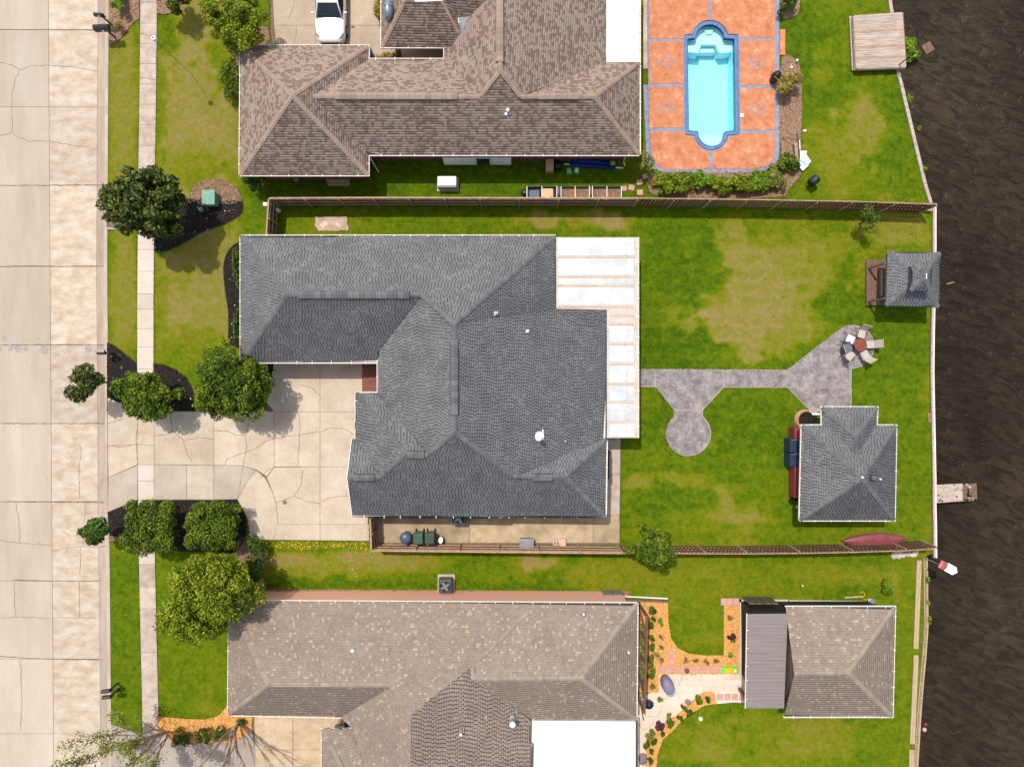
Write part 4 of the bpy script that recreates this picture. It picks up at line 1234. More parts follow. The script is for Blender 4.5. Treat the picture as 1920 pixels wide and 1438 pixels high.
m.lathe((p[0], p[1], p[2]), [(.30, -.5), (.29, .35), (.23, .52), (.1, .6), (.02, .61)], 18, 1, 2.0); o_ = m.build('arched_dormer', plain('blue_grey_metal', (.22, .27, .32), rough=.35, metal=.4), ra, smooth=True)
m = MB(); m.box((p[0], p[1] + .03, p[2] + .60), (.60, .04, .03)); m.build('seam', 'dkgrey', o_)
pipe(ra, 952, 211, 3.55, .42, .085, 'white'); pipe(ra, 971, 155, 3.95, .2, .05, 'black_metal', flash=False)
# shuttered window in the rear wall
wn = MB(); wn.box(W(895, 302.5, 1.25), (4.1, .05, 1.25)); wo = wn.build('window', 'white', HA)
m = MB(); m.box(W(906, 303.6, 1.3), (.78, .05, 1.0)); m.build('pane', 'glass', wo)
m = MB()
for x in (868, 887, 921, 938): m.box(W(x, 304, 1.25), (.03, .05, 1.2))
m.each('sash', 'gutter', wo)
m = MB()
for x, y in ((707, 318), (1168, 306)):
    p = W(x, y); m.tube([(p[0] - .25, p[1] + .4, 2.3), (p[0] - .05, p[1] + .12, 1.9), (p[0], p[1], .25), (p[0] + .12, p[1] - .2, .1)], .045, 6)
m.each('downspout', 'gutter', HA)
# entry porch between the two wings
m = MB(); m.prism(PP([(752, 40), (838, 40), (838, 155), (752, 155)]), -.1, .08); m.build('porch_floor', 'drive_top', HA)
m = MB(); m.box(W(750, 108, 1.2), (.2, .2, 2.4)); m.build('porch_post', 'brown_wood', HA)

# ---------------------------------------------------------------- taupe house at the bottom
HC = T('taupe_roofed_house', 'house with taupe shingle roof speckled sandy yellow at the bottom of the picture', 'house', W(830, 1240))
V_ = dict(nw=(430, 1128, E), ne=(1195, 1131, E), sw=(428, 1340, E), s1=(640, 1344, E), rw=(503, 1283, 3.5), r1=(735, 1285, 3.5), ap=(770, 1340, 3.85), aps=(770, 1520, 3.85), k=(885, 1250, 3.28), k2=(888, 1273, 3.41), re=(1090, 1272, 3.41),
          se=(1193, 1349, E), sx=(992, 1348, 2.8), sxs=(1000, 1520, 2.75), wv=(661, 1367, 2.58), wvs=(712, 1520, 3.3), a1=(604, 1367, E), a2=(682, 1520, 3.6), a3=(604, 1520, E))
FC = [('nw', 'ne', 're', 'k2', 'k', 'ap', 'r1', 'rw'), ('nw', 'rw', 'sw'), ('sw', 'rw', 'r1', 's1'), ('s1', 'r1', 'ap', 'aps', 'wvs', 'wv'), ('ap', 'k', 'k2', 'sx', 'sxs', 'aps'), ('k2', 're', 'se', 'sx'), ('re', 'ne', 'se'), ('a1', 'wv', 'wvs', 'a2'), ('a1', 'a2', 'a3')]
rc = build_roof(HC, V_, FC, [('nw', 'rw'), ('rw', 'sw'), ('rw', 'r1'), ('r1', 'ap'), ('k', 'k2'), ('k2', 're'), ('re', 'ne'), ('re', 'se'), ('a1', 'a2'), ((906, 1232, 3.17), (992, 1148, 2.58))],
                'sh_taupe', 'cap_taupe', 'flat', row=.14, wmin=.1, wmax=.16, seed=9, style_over={4: 'slot'}, mat_over={4: 'sh_taupe_low'})
for pts, s_, z_ in (([(428, 1340), (430, 1128)], 1, E), ([(480, 1127), (1195, 1131)], 1, E), ([(1195, 1131), (1193, 1349)], 1, E), ([(640, 1344), (428, 1340)], 1, E), ([(661, 1367), (604, 1367), (604, 1520)], -1, E)): gutter(HC, pts, z_, side=s_, w=.07)
walls(HC, [(470, 1108, 1165, 1130)], 'brick_orange', 2.3); walls(HC, [(470, 1130, 1166, 1288), (700, 1288, 1166, 1480), (638, 1344, 705, 1480)], 'brick_orange', 2.3)
soffit(HC, [(430, 1128), (1195, 1131), (1193, 1349), (1193, 1520), (604, 1520), (604, 1367), (661, 1367), (655, 1350), (640, 1344), (428, 1340)])
m = MB(); m.prism(PP([(1001, 1351), (1192, 1353), (1192, 1520), (1001, 1520)], 2.72), 2.5, 2.72); fr = m.build('flat_roof', 'white_roof', HC, bevel=.03)
for x in (1048, 1096, 1144):
    m = MB(); m.box(W(x, 1430, 2.73), (.05, 4.6, .025)); m.build('seam', 'white', fr)
gutter(HC, [(1193.5, 1354), (1193.5, 1520)], 2.55, w=.06, side=1, mat='dkgrey')
m = MB(); m.box(W(650, 1352, 1.3), (.45, .5, 2.3), .5); m.build('downspout', 'steel', HC)
m = MB(); m.box(W(637, 1361, 2.52), (.55, .12, .12)); m.build('gutter_end', 'dkgrey', HC)
def flue(px, py, z, h, r, bands=True):
    p = W(px, py, z)
    m = MB(); m.lathe(p, [(r * 1.2, -.2), (r * 1.1, h * .1), (r, h * .2), (r, h * .72), (r * 1.02, h * .72), (r * .95, h * .8)], 16); o = m.build('flue_pipe', plain('grey_flue', (.20, .22, .22), rough=.5), rc)
    m = MB()
    for t_ in (.25, .45): m.lathe((p[0], p[1], p[2] + h * t_), [(r * 1.06, 0), (r * 1.06, h * .05)], 16)
    m.each('band', 'white', o)
    m = MB(); m.lathe((p[0], p[1], p[2] + h * .92), [(r * 1.1, 0), (r * 1.12, h * .06), (r * .2, h * .12)], 16); m.build('cap', 'white', o)
    m = MB(); m.box((p[0] + r * 1.7, p[1] + r * 1.3, p[2] + .12), (.04, r * 4.5, .1)); m.build('brace', 'pale_wood', o)
flue(961, 1342, 2.95, 1.05, .15); flue(865, 1369, 3.38, .5, .075)
pipe(rc, 661, 1219, 3.06, .1, .08, 'white'); pipe(rc, 1094, 1150, 2.75, .2, .05, 'white'); pipe(rc, 1178, 1221, 2.65, .25, .05, 'white', flash=False); pipe(rc, 911, 1343, 3.2, .08, .05, 'walk_old', flash=False)

# ---------------------------------------------------------------- pavilion with hipped grey roof
PV = T('garden_pavilion', 'square open garden pavilion with pyramid grey shingle roof near the water', 'pavilion', W(1560, 880))
e = 2.2
V_ = dict(nw=(1504, 798, e), ne=(1680, 798, e), se=(1677, 975, e), sw=(1500, 975, e), ap=(1617, 897, 3.9), a=(1541, 764, e), b=(1645, 764, e), c=(1643, 798, e), d=(1542, 798, e), r0=(1605, 818, 3.17), r1=(1608, 850, 3.17))
FP = [('nw', 'd', 'r1', 'c', 'ne', 'ap'), ('ne', 'se', 'ap'), ('se', 'sw', 'ap'), ('sw', 'nw', 'ap'), ('a', 'b', 'r0'), ('a', 'r0', 'r1', 'd'), ('b', 'c', 'r1', 'r0')]
rp = build_roof(PV, V_, FP, [('nw', 'ap'), ('ne', 'ap'), ('se', 'ap'), ('sw', 'ap'), ('a', 'r0'), ('b', 'r0'), ('r0', 'r1')], 'sh_dark', 'cap_dark', 'dash', row=.135, seed=13)
for pts in ([(1500, 975), (1504, 798), (1542, 798), (1541, 764), (1645, 764), (1643, 798), (1680, 798), (1677, 975), (1500, 975)],): gutter(PV, pts, e, side=1, w=.075)
soffit(PV, [(1504, 798), (1542, 798), (1541, 764), (1645, 764), (1643, 798), (1680, 798), (1677, 975), (1500, 975)], e - .05)
for x, y in ((1508, 806), (1636, 806), (1634, 955), (1508, 955), (1548, 770), (1612, 770), (1572, 955), (1636, 880)):
    m = MB(); m.box(W(x, y, 1.05), (.16, .16, 2.1)); m.build('post', 'white', PV)
m = MB(); m.prism(PP([(1500, 794), (1640, 794), (1640, 962), (1500, 962)]), -.1, .07); m.build('floor', 'stamped', PV)
m = MB(); p = W(1637, 896, 3.55); m.lathe(p, [(.16, -.1), (.17, .12), (.14, .2), (.05, .24)], 16); m.build('roof_fan', 'cap_dark', rp, smooth=True)
m = MB(); p = W(1617, 895, 3.95); m.lathe(p, [(.07, -.05), (.06, .06), (.01, .1)], 10); m.build('finial', 'white', rp)
m = MB(); p = W(1650, 898, 3.3); m.lathe(p, [(.06, -.05), (.05, .1)], 10); m.build('vent_pipe', 'white', rp)
BB = T('outdoor_bar', 'dull red counter sticking out from under the left edge of the pavilion', 'counter', W(1495, 850))
m = MB(); m.prism(PP([(1490, 802), (1514, 802), (1514, 934), (1490, 934)], .95), 0, .95); m.build('counter', 'red', BB, bevel=.02)
m = MB(); m.box(W(1490, 936, .6), (.5, .08, .8), .5); m.build('end_panel', 'black', BB)
m = MB(); p = W(1508, 787)
for k in range(18):
    a = math.pi * (0.42 + 1.12 * k / 18); m.box((p[0] + .58 * math.cos(a), p[1] + .58 * math.sin(a), .2), (.2, .11, .42), a + math.pi / 2)
PL = T('brick_planter', 'half round brick planter of black soil at the pavilion corner', 'planter', W(1508, 787))
m.each('brick', 'brick_orange', PL, bevel=.01)
m = MB(); m.lathe((p[0], p[1], .0), [(.52, 0), (.52, .3), (.05, .33)], 20); m.build('soil_fill', 'mulch', PL)
m = MB(); m.box(W(1529, 776, .15), (.7, .12, .3), 0); m.build('white_ledge', 'white', PL)
NOGRASS.append([(1488, 768), (1530, 768), (1530, 806), (1488, 806)])
for i, (y, lb) in enumerate(((835, 'upper of the two navy blue grill covers by the pavilion counter'), (862, 'lower of the two navy blue grill covers by the pavilion counter'))):
    g = T('covered_grill', lb, 'grill', W(1480, y), 'navy grill covers beside the pavilion')
    p = W(1494, y + 1, 1.05)
    m = MB(); m.box((p[0], p[1], .5), (.76, .84, 1.0), 0, taper=.97); m.build('cover', 'navy', g, bevel=.03)
    m = MB(); m.box((p[0], p[1] + .36 - .76 * i * 0, 1.01), (.72, .03, .03)); m.build('handle', 'steel', g)

# ---------------------------------------------------------------- two tier gazebo at the water
GZ = T('waterside_gazebo', 'small two-tier grey shingled gazebo standing on a wooden deck at the bulkhead', 'gazebo', W(1672, 535))
e = 2.1
V_ = dict(nw=(1664, 472, e), ne=(1763, 474, e), se=(1760, 576, e), sw=(1661, 573, e), a=(1708, 507, 2.62), b=(1735, 508, 2.62), c=(1734, 536, 2.62), d=(1707, 535, 2.62))
rg = build_roof(GZ, V_, [('nw', 'ne', 'b', 'a'), ('ne', 'se', 'c', 'b'), ('se', 'sw', 'd', 'c'), ('sw', 'nw', 'a', 'd')], [('nw', 'a'), ('ne', 'b'), ('se', 'c'), ('sw', 'd')], 'sh_dark', 'cap_dark', 'dash', row=.135, seed=15)
V_ = dict(nw=(1710, 490, 3.15), ne=(1747, 492, 3.15), se=(1745, 547, 3.15), sw=(1707, 545, 3.15), ap=(1737, 514, 3.55), ap2=(1736, 522, 3.55))
ru = build_roof(GZ, V_, [('nw', 'ne', 'ap'), ('ne', 'se', 'ap2', 'ap'), ('se', 'sw', 'ap2'), ('sw', 'nw', 'ap', 'ap2')], [('nw', 'ap'), ('ne', 'ap'), ('se', 'ap2'), ('sw', 'ap2')], 'sh_dark', 'cap_dark', 'dash', row=.135, seed=16)
ru.name = 'upper_roof'; WL['upper_roof'] = wloc(GZ)
m = MB(); c1 = PP([(1708, 507), (1735, 508), (1734, 536), (1707, 535)], 2.62); m.prism(c1, 2.5, 3.16); m.build('lantern_wall', 'dkgrey', GZ)
m = MB(); m.box(W(1737, 518, 3.6), (.05, .3, .04)); m.build('finial', 'white', ru)
m = MB()
cs_ = [W(*q) for q in ((1664, 472, e), (1763, 474, e), (1760, 576, e), (1661, 573, e))]
for q, r_ in zip(cs_, cs_[1:] + cs_[:1]):
    q, r_ = Vector(q), Vector(r_); mid = (q + r_) / 2; d = r_ - q
    m.box((mid.x, mid.y, e - .07), (d.length, .04, .14), math.atan2(d.y, d.x))
m.each('fascia', 'dkgrey', GZ)
dk = T('gazebo_deck', 'brown weathered plank deck under the two-tier gazebo', 'deck', W(1680, 530))
for i in range(28):
    x = 1624.5 + i * 4.5
    m = MB(); m.box(W(x + 2, 530, .18), (.136, 85 / 30, .05), R.uniform(-.004, .004)); m.build('plank', 'brown_wood', dk)
m = MB(); m.box(W(1686, 530, .07), (4.0, 2.75, .15)); m.build('joist', 'brown_wood', dk)
for x, y in ((1643, 499), (1643, 563), (1741, 499), (1741, 563)):
    m = MB(); m.box(W(x, y, 1.1), (.11, .11, 2.0)); m.build('post', 'brown_wood', GZ)
bn = T('gazebo_bench', 'dark wooden bench with slatted back on the gazebo deck', 'bench', W(1655, 530))
m = MB()
for k in range(4): m.box(W(1650 + k * 4, 531, .5), (.11, 1.5, .04))
m.each('seat_slat', 'brown_wood', bn)
m = MB(); m.box(W(1653, 531, .85), (.06, 1.6, .08)); m.build('backrest', 'cedar_top', bn)
m = MB()
for y in (508, 554): m.box(W(1655, y, .33), (.45, .06, .32))
m.each('leg', 'brown_wood', bn)

# ---------------------------------------------------------------- hipped shed with metal lean-to
SD = T('boat_shed', 'taupe hipped shingle outbuilding with sandy specks near the lower right water edge', 'shed', W(1560, 1230))
V_ = dict(nw=(1473, 1138, E), ne=(1678, 1138, E), se=(1673, 1343, E), sw=(1470, 1343, E), g=(1489, 1263, 3.4), r=(1591, 1262, 3.4))
rs = build_roof(SD, V_, [('nw', 'ne', 'r', 'g'), ('ne', 'se', 'r'), ('sw', 'g', 'r', 'se')], [('g', 'r'), ('r', 'ne'), ('r', 'se')], 'sh_taupe', 'cap_taupe', 'flat', row=.145, wmin=.1, wmax=.2, seed=19)
for pts in ([(1473, 1138), (1678, 1138), (1673, 1343), (1470, 1343)],): gutter(SD, pts, E, side=1, w=.07, mat='white')
walls(SD, [(1456, 1126, 1626, 1296)], 'dark', 2.36)  # near-black wall colour stands in for the shade under the eave
soffit(SD, [(1484, 1138), (1678, 1138), (1673, 1343), (1481, 1343)])
m = MB(); gx0 = W(1474, 1138, 2.4)[0] + .12; m.add([(gx0, W(0, 1138, 2.4)[1], 2.38), (gx0, W(0, 1263, 3.4)[1], 3.3), (gx0, W(0, 1343, 2.4)[1], 2.38), (gx0, W(0, 1138, 2.4)[1], 2.0), (gx0, W(0, 1343, 2.4)[1], 2.0)], [(0, 3, 4, 2, 1)]); m.build('gable_wall', 'brown_wood', SD)
m = MB(); m.prism(PP([(1478, 1124), (1624, 1126), (1624, 1131), (1478, 1131)]), -.1, .10); m.build('base_slab', 'walk_new', SD)
LT = T('lean_to', 'grey ribbed metal lean-to roof attached to the left of the taupe outbuilding', 'lean-to', W(1420, 1210))
x0, x1 = 1402, 1477
zW, zE = 2.3, 2.62
N_ = 26
m = MB()
pa, pb = W(x0, 1151, zW), W(x1, 1150, zE)
qa, qb = W(x0 - 3, 1327, zW), W(x1 - 7, 1327, zE)
for i in range(N_):
    t0, t1 = i / N_, (i + .82) / N_
    f_ = lambda A, B, t_, dz: (A[0] + (B[0] - A[0]) * t_, A[1] + (B[1] - A[1]) * t_, A[2] + dz)
    m.add([f_(pa, qa, t0, 0), f_(pb, qb, t0, 0), f_(pb, qb, t1, 0), f_(pa, qa, t1, 0), f_(pa, qa, t1, .035), f_(pb, qb, t1, .035), f_(pa, qa, (i + 1) / N_, .035), f_(pb, qb, (i + 1) / N_, .035), f_(pa, qa, (i + 1) / N_, 0), f_(pb, qb, (i + 1) / N_, 0)],
          [(3, 2, 1, 0), (3, 4, 5, 2), (4, 6, 7, 5), (6, 8, 9, 7)])
m.each('roof_panel', 'tan_metal', LT)
gutter(LT, [(x0 - 3, 1328), (x0, 1151)], zW, side=1, w=.06, mat='gutter')
m = MB(); m.prism(PP([(1388, 1126), (1458, 1126), (1458, 1262), (1400, 1282), (1390, 1262)]), -.1, 2.2); m.build('wall', 'dark', LT)
for i in range(4):
    m = MB(); m.box(W(1404 + i * 14, 1125.4, 1.0), (.38, .05, 1.3)); w_ = m.build('window', 'brown_wood', LT)
    m = MB(); m.box(W(1404 + i * 14, 1124.4, 1.0), (.28, .03, 1.1)); m.build('pane', 'dim_pane', w_)
m = MB(); m.prism(PP([(1386, 1123), (1476, 1123), (1476, 1127), (1386, 1127)]), -.1, .12); m.prism(PP([(1386, 1123), (1389, 1123), (1389, 1262), (1386, 1262)]), -.1, .12); m.each('base_kerb', 'walk_new', LT)
m = MB(); p = W(1386, 1290); m.box((p[0], p[1], 1.1), (.18, .18, 2.3)); m.build('post', 'brown_wood', LT)
for x in (1386, ): pass
m = MB(); m.prism(PP([(1386, 1262), (1466, 1262), (1466, 1296), (1386, 1296)]), -.1, .04); m.build('floor', 'walk_old', LT)

# frame of the open trellis on the taupe house's garden side
TR = T('trellis_frame', 'red brown timber trellis frame along the garden side of the taupe roofed house', 'trellis', W(1194, 1230))
zt = 2.75
p, q = W(1213, 1157, zt), W(1208, 1336, zt)
L = Vector(q) - Vector(p); ml = (Vector(p) + Vector(q)) / 2
m = MB(); m.box((ml.x, ml.y, zt), (.14, L.length, .12), math.atan2(L.y, L.x) - math.radians(90) + math.pi); m.build('top_beam', 'cedar', TR)
for i in range(5):
    t_ = i / 4
    b_ = Vector(p).lerp(Vector(q), t_)
    m = MB(); m.box((b_.x, b_.y, zt / 2), (.12, .12, zt - .1)); m.build('post', 'brown_wood', TR)
m = MB()
for t_ in (.08, .3, .52, .74, .94):
    b_ = Vector(p).lerp(Vector(q), t_); m.tube([(b_.x, b_.y + .3, .3), (b_.x, b_.y - .9, 2.5)], .04, 5)
m.each('brace', 'brown_wood', TR)
m = MB(); m.box((ml.x, ml.y, .35), (.09, L.length, .1), math.atan2(L.y, L.x) - math.radians(90) + math.pi); m.build('lower_rail', 'brown_wood', TR)
b1 = T('garden_border', 'white edging board beside a dark timber strip at the taupe house corner', 'edging', W(1220, 1122))
p, q = W(1168, 1117), W(1251, 1121)
m = MB(); m.box(((p[0] + q[0]) / 2, (p[1] + q[1]) / 2, .06), (q[0] - p[0], .06, .12), -.05); m.build('white_board', 'white', b1)
p, q = W(1172, 1124), W(1255, 1127)
m = MB(); m.box(((p[0] + q[0]) / 2, (p[1] + q[1]) / 2, .07), (q[0] - p[0], .1, .14), -.04); m.build('dark_board', 'brown_wood', b1)

# ================================================================ FENCES
pk_me = None


def picket_mesh(h, w=.135, t=.02):
    m = MB(); m.box((0, 0, h / 2), (w, t, h)); me = bpy.data.meshes.new('picket'); me.from_pydata(m.v, [], m.f); me.materials.append(MT['cedar']); return me


def fence(label, pts, h=1.8, pside=1, pitch=.148, shadow=None, post_step=2.45, z=0.0, cap='cedar_top', rails=(.35, .95, 1.5)):
    """pts: photo positions of the fence top; pside=+1 pickets on the left of travel; shadow: x range in pixels where pickets alternate sides"""
    f = T('wood_fence', label, 'fence', W(*pts[0]))
    me = picket_mesh(h)
    P = [Vector((*W(p[0], p[1], h)[:2], z)) for p in pts]
    first = True
    acc = 0
    for i in range(len(P) - 1):
        a, b = P[i], P[i + 1]; d = b - a; L = d.length; d /= L; nrm = Vector((-d.y, d.x, 0)); an = math.atan2(d.y, d.x)
        s_ = 0.0; k = 0
        alt = shadow and pts[i][0] >= shadow
        st = pitch * (1.22 if alt else 1)
        while s_ + .06 < L:
            o = bpy.data.objects.new('picket', me); C.objects.link(o); o.parent = f
            sd = pside if not alt else (1 if k % 2 else -1)
            q = a + d * (s_ + .07) + nrm * .048 * sd
            o.location = q - wloc(f) + Vector((0, 0, R.uniform(-.015, .012))); o.rotation_euler = (R.uniform(-.012, .012), 0, an + R.uniform(-.02, .02))
            s_ += st if not alt else st * .62; k += 1
        n = max(1, round(L / post_step))
        for j in range(n + (i == len(P) - 2)):
            q = a + d * (L * j / n)
            m = MB(); q2 = q - nrm * .06 * pside; m.box((q2.x, q2.y, z + h / 2 - .03), (.09, .09, h - .05), an); m.build('post', 'cedar_top', f)
        for rz in rails:
            m = MB(); q = (a + b) / 2 - nrm * .02 * pside * (0 if alt else 1); m.box((q.x, q.y, z + rz), (L, .055, .09), an); m.build('rail', 'cedar_top', f)
        m = MB(); q = (a + b) / 2; m.box((q.x, q.y, z + h + .012), (L, .05 if alt else .085, .03), an); m.build('top_rail', cap, f)  # pale strip for sunlit picket tops, the light put into its colour
    return f


fence('long weathered wooden fence along the top of the grey house yard running to the water', [(505, 372), (700, 371), (900, 371.5), (1197, 372), (1400, 374.5), (1600, 378), (1757, 383)], pside=1, shadow=1190, pitch=.15)
fence('short brown return fence at the upper left corner of the grey house yard', [(504, 373), (499, 446)], pside=-1, post_step=1.2)
fence('brown wooden fence below the grey house with bins along its left half', [(696, 1032), (860, 1034), (1010, 1035.5), (1166, 1037), (1400, 1038), (1500, 1037), (1600, 1035), (1700, 1032), (1757, 1028)], pside=-1, shadow=1160, pitch=.15)
fence('short gate fence beside the driveway closing the bin yard', [(694, 972), (696, 1032)], pside=-1, post_step=1.0)
m = MB(); m.box(W(499, 384, 1.75), (.24, .2, .3)); mb_ = m.build('meter_box', 'white', None, at=W(499, 384)); tag(mb_, 'small white box on top of the fence corner post', 'box')
m = MB(); m.lathe(W(523, 396, .05), [(.14, 0), (.14, .3), (.1, .36)], 14); tag(m.build('white_cap', 'white', None, at=W(523, 396)), 'round white cap on the grass inside the fence corner', 'cap')

# ================================================================ WATER EDGE
def beam_line(name, parent, pts, z, w, h, mat, dx=0):
    out = []
    for a, b in zip(pts[:-1], pts[1:]):
        p, q = Vector(W(a[0] + dx, a[1], z)), Vector(W(b[0] + dx, b[1], z)); d = q - p; c = (p + q) / 2
        m = MB(); m.box((c.x, c.y, z - h / 2), (d.length - .012, w, h), math.atan2(d.y, d.x)); out.append(m.build(name, mat, parent))
    return out


def face_line(parent, pts, dx, z0, z1, mat, name='sheet_piling'):
    m = MB(); v = []
    for p in pts: v += [(*W(p[0] + dx, p[1])[:2], z0), (*W(p[0] + dx, p[1])[:2], z1)]
    m.add(v, [(2 * i, 2 * i + 1, 2 * i + 3, 2 * i + 2) for i in range(len(pts) - 1)]); return m.build(name, mat, parent)


BW = T('bulkhead', 'pale capped bulkhead wall straight along the water behind the grey house', 'seawall', W(1752, 700))
pts = [(1752, 388), (1752, 430), (1752, 470), (1751, 520), (1750, 575), (1749, 620), (1748.5, 660), (1748, 700), (1749, 750), (1750, 800), (1751, 850), (1752, 905), (1752, 950), (1753, 990), (1753.5, 1046)]
beam_line('cap_board', BW, pts, .17, .085, .12, 'gutter', 2.6); beam_line('cap_board', BW, pts, .13, .10, .12, 'grey_wood', -.8); beam_line('waler', BW, pts, .06, .05, .16, 'brown_wood', -3.4)
face_line(BW, pts, 3.6, -1.6, .05, 'brown_wood')
B2 = T('bulkhead', 'weathered plank bulkhead slanting along the water at the upper right yard', 'seawall', W(1700, 200))
pts = [(1655, -100), (1668, 0), (1672, 25), (1684, 135), (1700, 203), (1716, 270), (1734, 345), (1746, 384)]
beam_line('cap_board', B2, pts, .12, .2, .1, 'grey_wood', 1); face_line(B2, pts, 3.2, -1.6, .03, 'brown_wood')
B3 = T('bulkhead', 'double timber bulkhead with dark gaps between rails at the lower right water edge', 'seawall', W(1730, 1240))
pts = [(1736, 1046), (1737, 1080), (1737, 1120), (1738, 1170), (1736, 1200), (1733, 1240), (1730, 1270), (1727, 1305), (1724, 1345), (1722, 1380), (1720, 1410), (1718, 1445), (1712, 1520)]
beam_line('outer_rail', B3, pts, .14, .075, .14, 'pale_wood', 2.2); beam_line('inner_rail', B3, pts, .12, .05, .12, 'pale_wood', -3.4)
face_line(B3, pts, 3.6, -1.6, .02, 'brown_wood')
m = MB()
for i in range(92):
    t_ = i / 91; y = 1052 + t_ * 400; x = float(np.interp(y, [p[1] for p in pts], [p[0] for p in pts])) - .7
    m.box(W(x, y, .07), (.13, .05 + R.random() * .05, .09), R.uniform(-.3, .3))
m.each('spacer_block', 'pale_wood', B3)
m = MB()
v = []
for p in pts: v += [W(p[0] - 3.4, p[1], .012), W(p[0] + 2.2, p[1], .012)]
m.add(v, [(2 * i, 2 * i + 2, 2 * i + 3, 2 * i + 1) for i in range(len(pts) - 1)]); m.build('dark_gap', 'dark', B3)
PW = T('plank_walk', 'narrow tan plank walk in three lengths beside the lower right bulkhead', 'walkway', W(1715, 1240))
for a, b in (((1722.5, 1050), (1716, 1215)), ((1716.5, 1227), (1709.5, 1393)), ((1708.5, 1404), (1707, 1480))):
    p, q = Vector(W(*a)), Vector(W(*b)); d = q - p; c = (p + q) / 2
    for s_ in (-1, 1):
        n_ = Vector((-d.y, d.x, 0)).normalized() * .076 * s_; m = MB(); m.box((c.x + n_.x, c.y + n_.y, .05), (d.length, .145, .07), math.atan2(d.y, d.x)); m.build('plank', 'pale_wood', PW)
# wooden platform at the upper right
DK = T('wooden_platform', 'square weathered grey plank platform at the upper right water edge', 'deck', W(1645, 80))
zd = .55
crn = [Vector(W(*p, zd)) for p in ((1601, 30), (1692, 24), (1699, 126), (1606, 129))]
N_ = 24
for i in range(N_):
    t0, t1 = i / N_, (i + .93) / N_
    l0, l1 = crn[0].lerp(crn[3], t0), crn[0].lerp(crn[3], t1); r0, r1 = crn[1].lerp(crn[2], t0), crn[1].lerp(crn[2], t1)
    m = MB(); e0 = R.uniform(-.02, .02)
    m.prism([(l0.x, l0.y), (l1.x, l1.y), (r1.x + e0, r1.y), (r0.x + e0, r0.y)], zd - .05, zd + R.uniform(-.006, .006)); o = m.build('plank', 'grey_wood', DK)
    if i in (5, 9, 10): o.data.materials[0] = MT['walk_old']
    if i in (7, 14, 19): o.data.materials[0] = MT['cedar_top']
for a, b in ((0, 1), (1, 2), (2, 3), (3, 0)):
    c_ = (crn[a] + crn[b]) / 2; d = crn[b] - crn[a]
    m = MB(); m.box((c_.x, c_.y, zd - .14), (d.length + .06, .06, .22), math.atan2(d.y, d.x)); m.build('rim_board', 'grey_wood', DK)
for k, (dx, z_) in enumerate(((-3.5, .36), (-8, .18))):
    p, q = Vector(W(1603 + dx, 31, z_)), Vector(W(1608 + dx, 132, z_)); c_ = (p + q) / 2; d = q - p
    m = MB(); m.box((c_.x, c_.y, z_ - .03), (d.length, .16, .05), math.atan2(d.y, d.x)); m.build('step', 'grey_wood', DK)
m = MB(); m.prism(PP([(1604, 34), (1688, 29), (1694, 122), (1609, 125)]), -1.2, zd - .2); m.build('frame', 'brown_wood', DK)
ps = T('platform_post', 'thin black post leaning out from the platform corner over the water', 'post', W(1676, 131))
m = MB(); p = W(1676, 130); m.tube([(p[0], p[1], -.1), (p[0] + .03, p[1], 2.0)], .035, 8); m.build('shaft', 'black_metal', ps)
m = MB(); m.lathe((p[0] + .03, p[1], 2.0), [(.07, 0), (.07, .12), (.02, .16)], 10); m.build('head', 'black_metal', ps)
# worn little pier
PR = T('pier', 'short worn pier of pale planks with dark holes and debris sticking into the water', 'pier', W(1790, 925))
za = .05
for i in range(14):
    t_ = i / 15; x = 1754 + 64 * t_
    y0, y1 = 909 - 3 * t_, 943 - 5 * t_
    if i in (12, 13): y0, y1 = y0 + 2, y1 - 3
    m = MB(); m.prism(PP([(x, y0), (x + 4.3, y0 - .2), (x + 4.3, y1 - .3), (x, y1)], za), za - .05, za + R.uniform(-.012, .008)); o = m.build('plank', 'grey_wood' if i % 3 else 'walk_old', PR)
    if i in (12, 13, 14): o.data.materials[0] = MT['brown_wood']
m = MB()
for y in (911, 939): m.box(W(1789, y, -.1), (2.4, .1, .2), .05 if y < 920 else .07)
m.each('stringer', 'brown_wood', PR)
m = MB()
for k in range(15):
    x = R.uniform(1758, 1822); y = R.choice((R.uniform(909, 921), R.uniform(928, 940))) - 3 * (x - 1755) / 70
    m.lathe(W(x, y, za + .005), [(R.uniform(.03, .09), 0), (R.uniform(.02, .05), R.uniform(.01, .05)), (.005, .055)], 6, 1, R.uniform(.5, 1.5), R.random() * 3)
m.build('debris', 'mulch', PR, kind='stuff')
m = MB()
for x, y, r_ in ((1812, 909, .10), (1817, 913, .11), (1816, 934, .08), (1822, 934, .07), (1767, 930, .06), (1795, 914, .07)): m.lathe(W(x, y, za), [(r_, 0), (r_ * .8, .1), (.02, .14)], 8)
m.each('stone', 'walk_old', PR)
m = MB(); m.box(W(1824, 921, -.70), (.5, 1.0, .03), .05); m.build('sunken_board', 'brown_wood', PR)
m = MB(); m.box(W(1740, 90, -.70), (.62, .62, .03), .55); tag(m.build('floating_board', 'brown_wood', None, at=W(1740, 90)), 'square brown board floating in the dark water beside the platform', 'board')
m = MB(); p = W(1782, 531, -.7); m.tube([(p[0] - .25, p[1] - .06, -.72), (p[0], p[1], -.69), (p[0] + .25, p[1] + .07, -.71)], [.02, .035, .02], 6); tag(m.build('driftwood', 'pale_wood', None, at=p), 'single pale stick drifting in the water near the gazebo', 'driftwood')
nb = T('birdhouse_pole', 'white birdhouse box with red front on a slanting looking pole at the bulkhead end', 'birdhouse', W(1735, 1047))
p = W(1736, 1047)
m = MB(); m.tube([(p[0], p[1], -.2), (p[0], p[1], 2.0)], .03, 8); m.build('pole', 'pale_bark', nb)
a = -.5
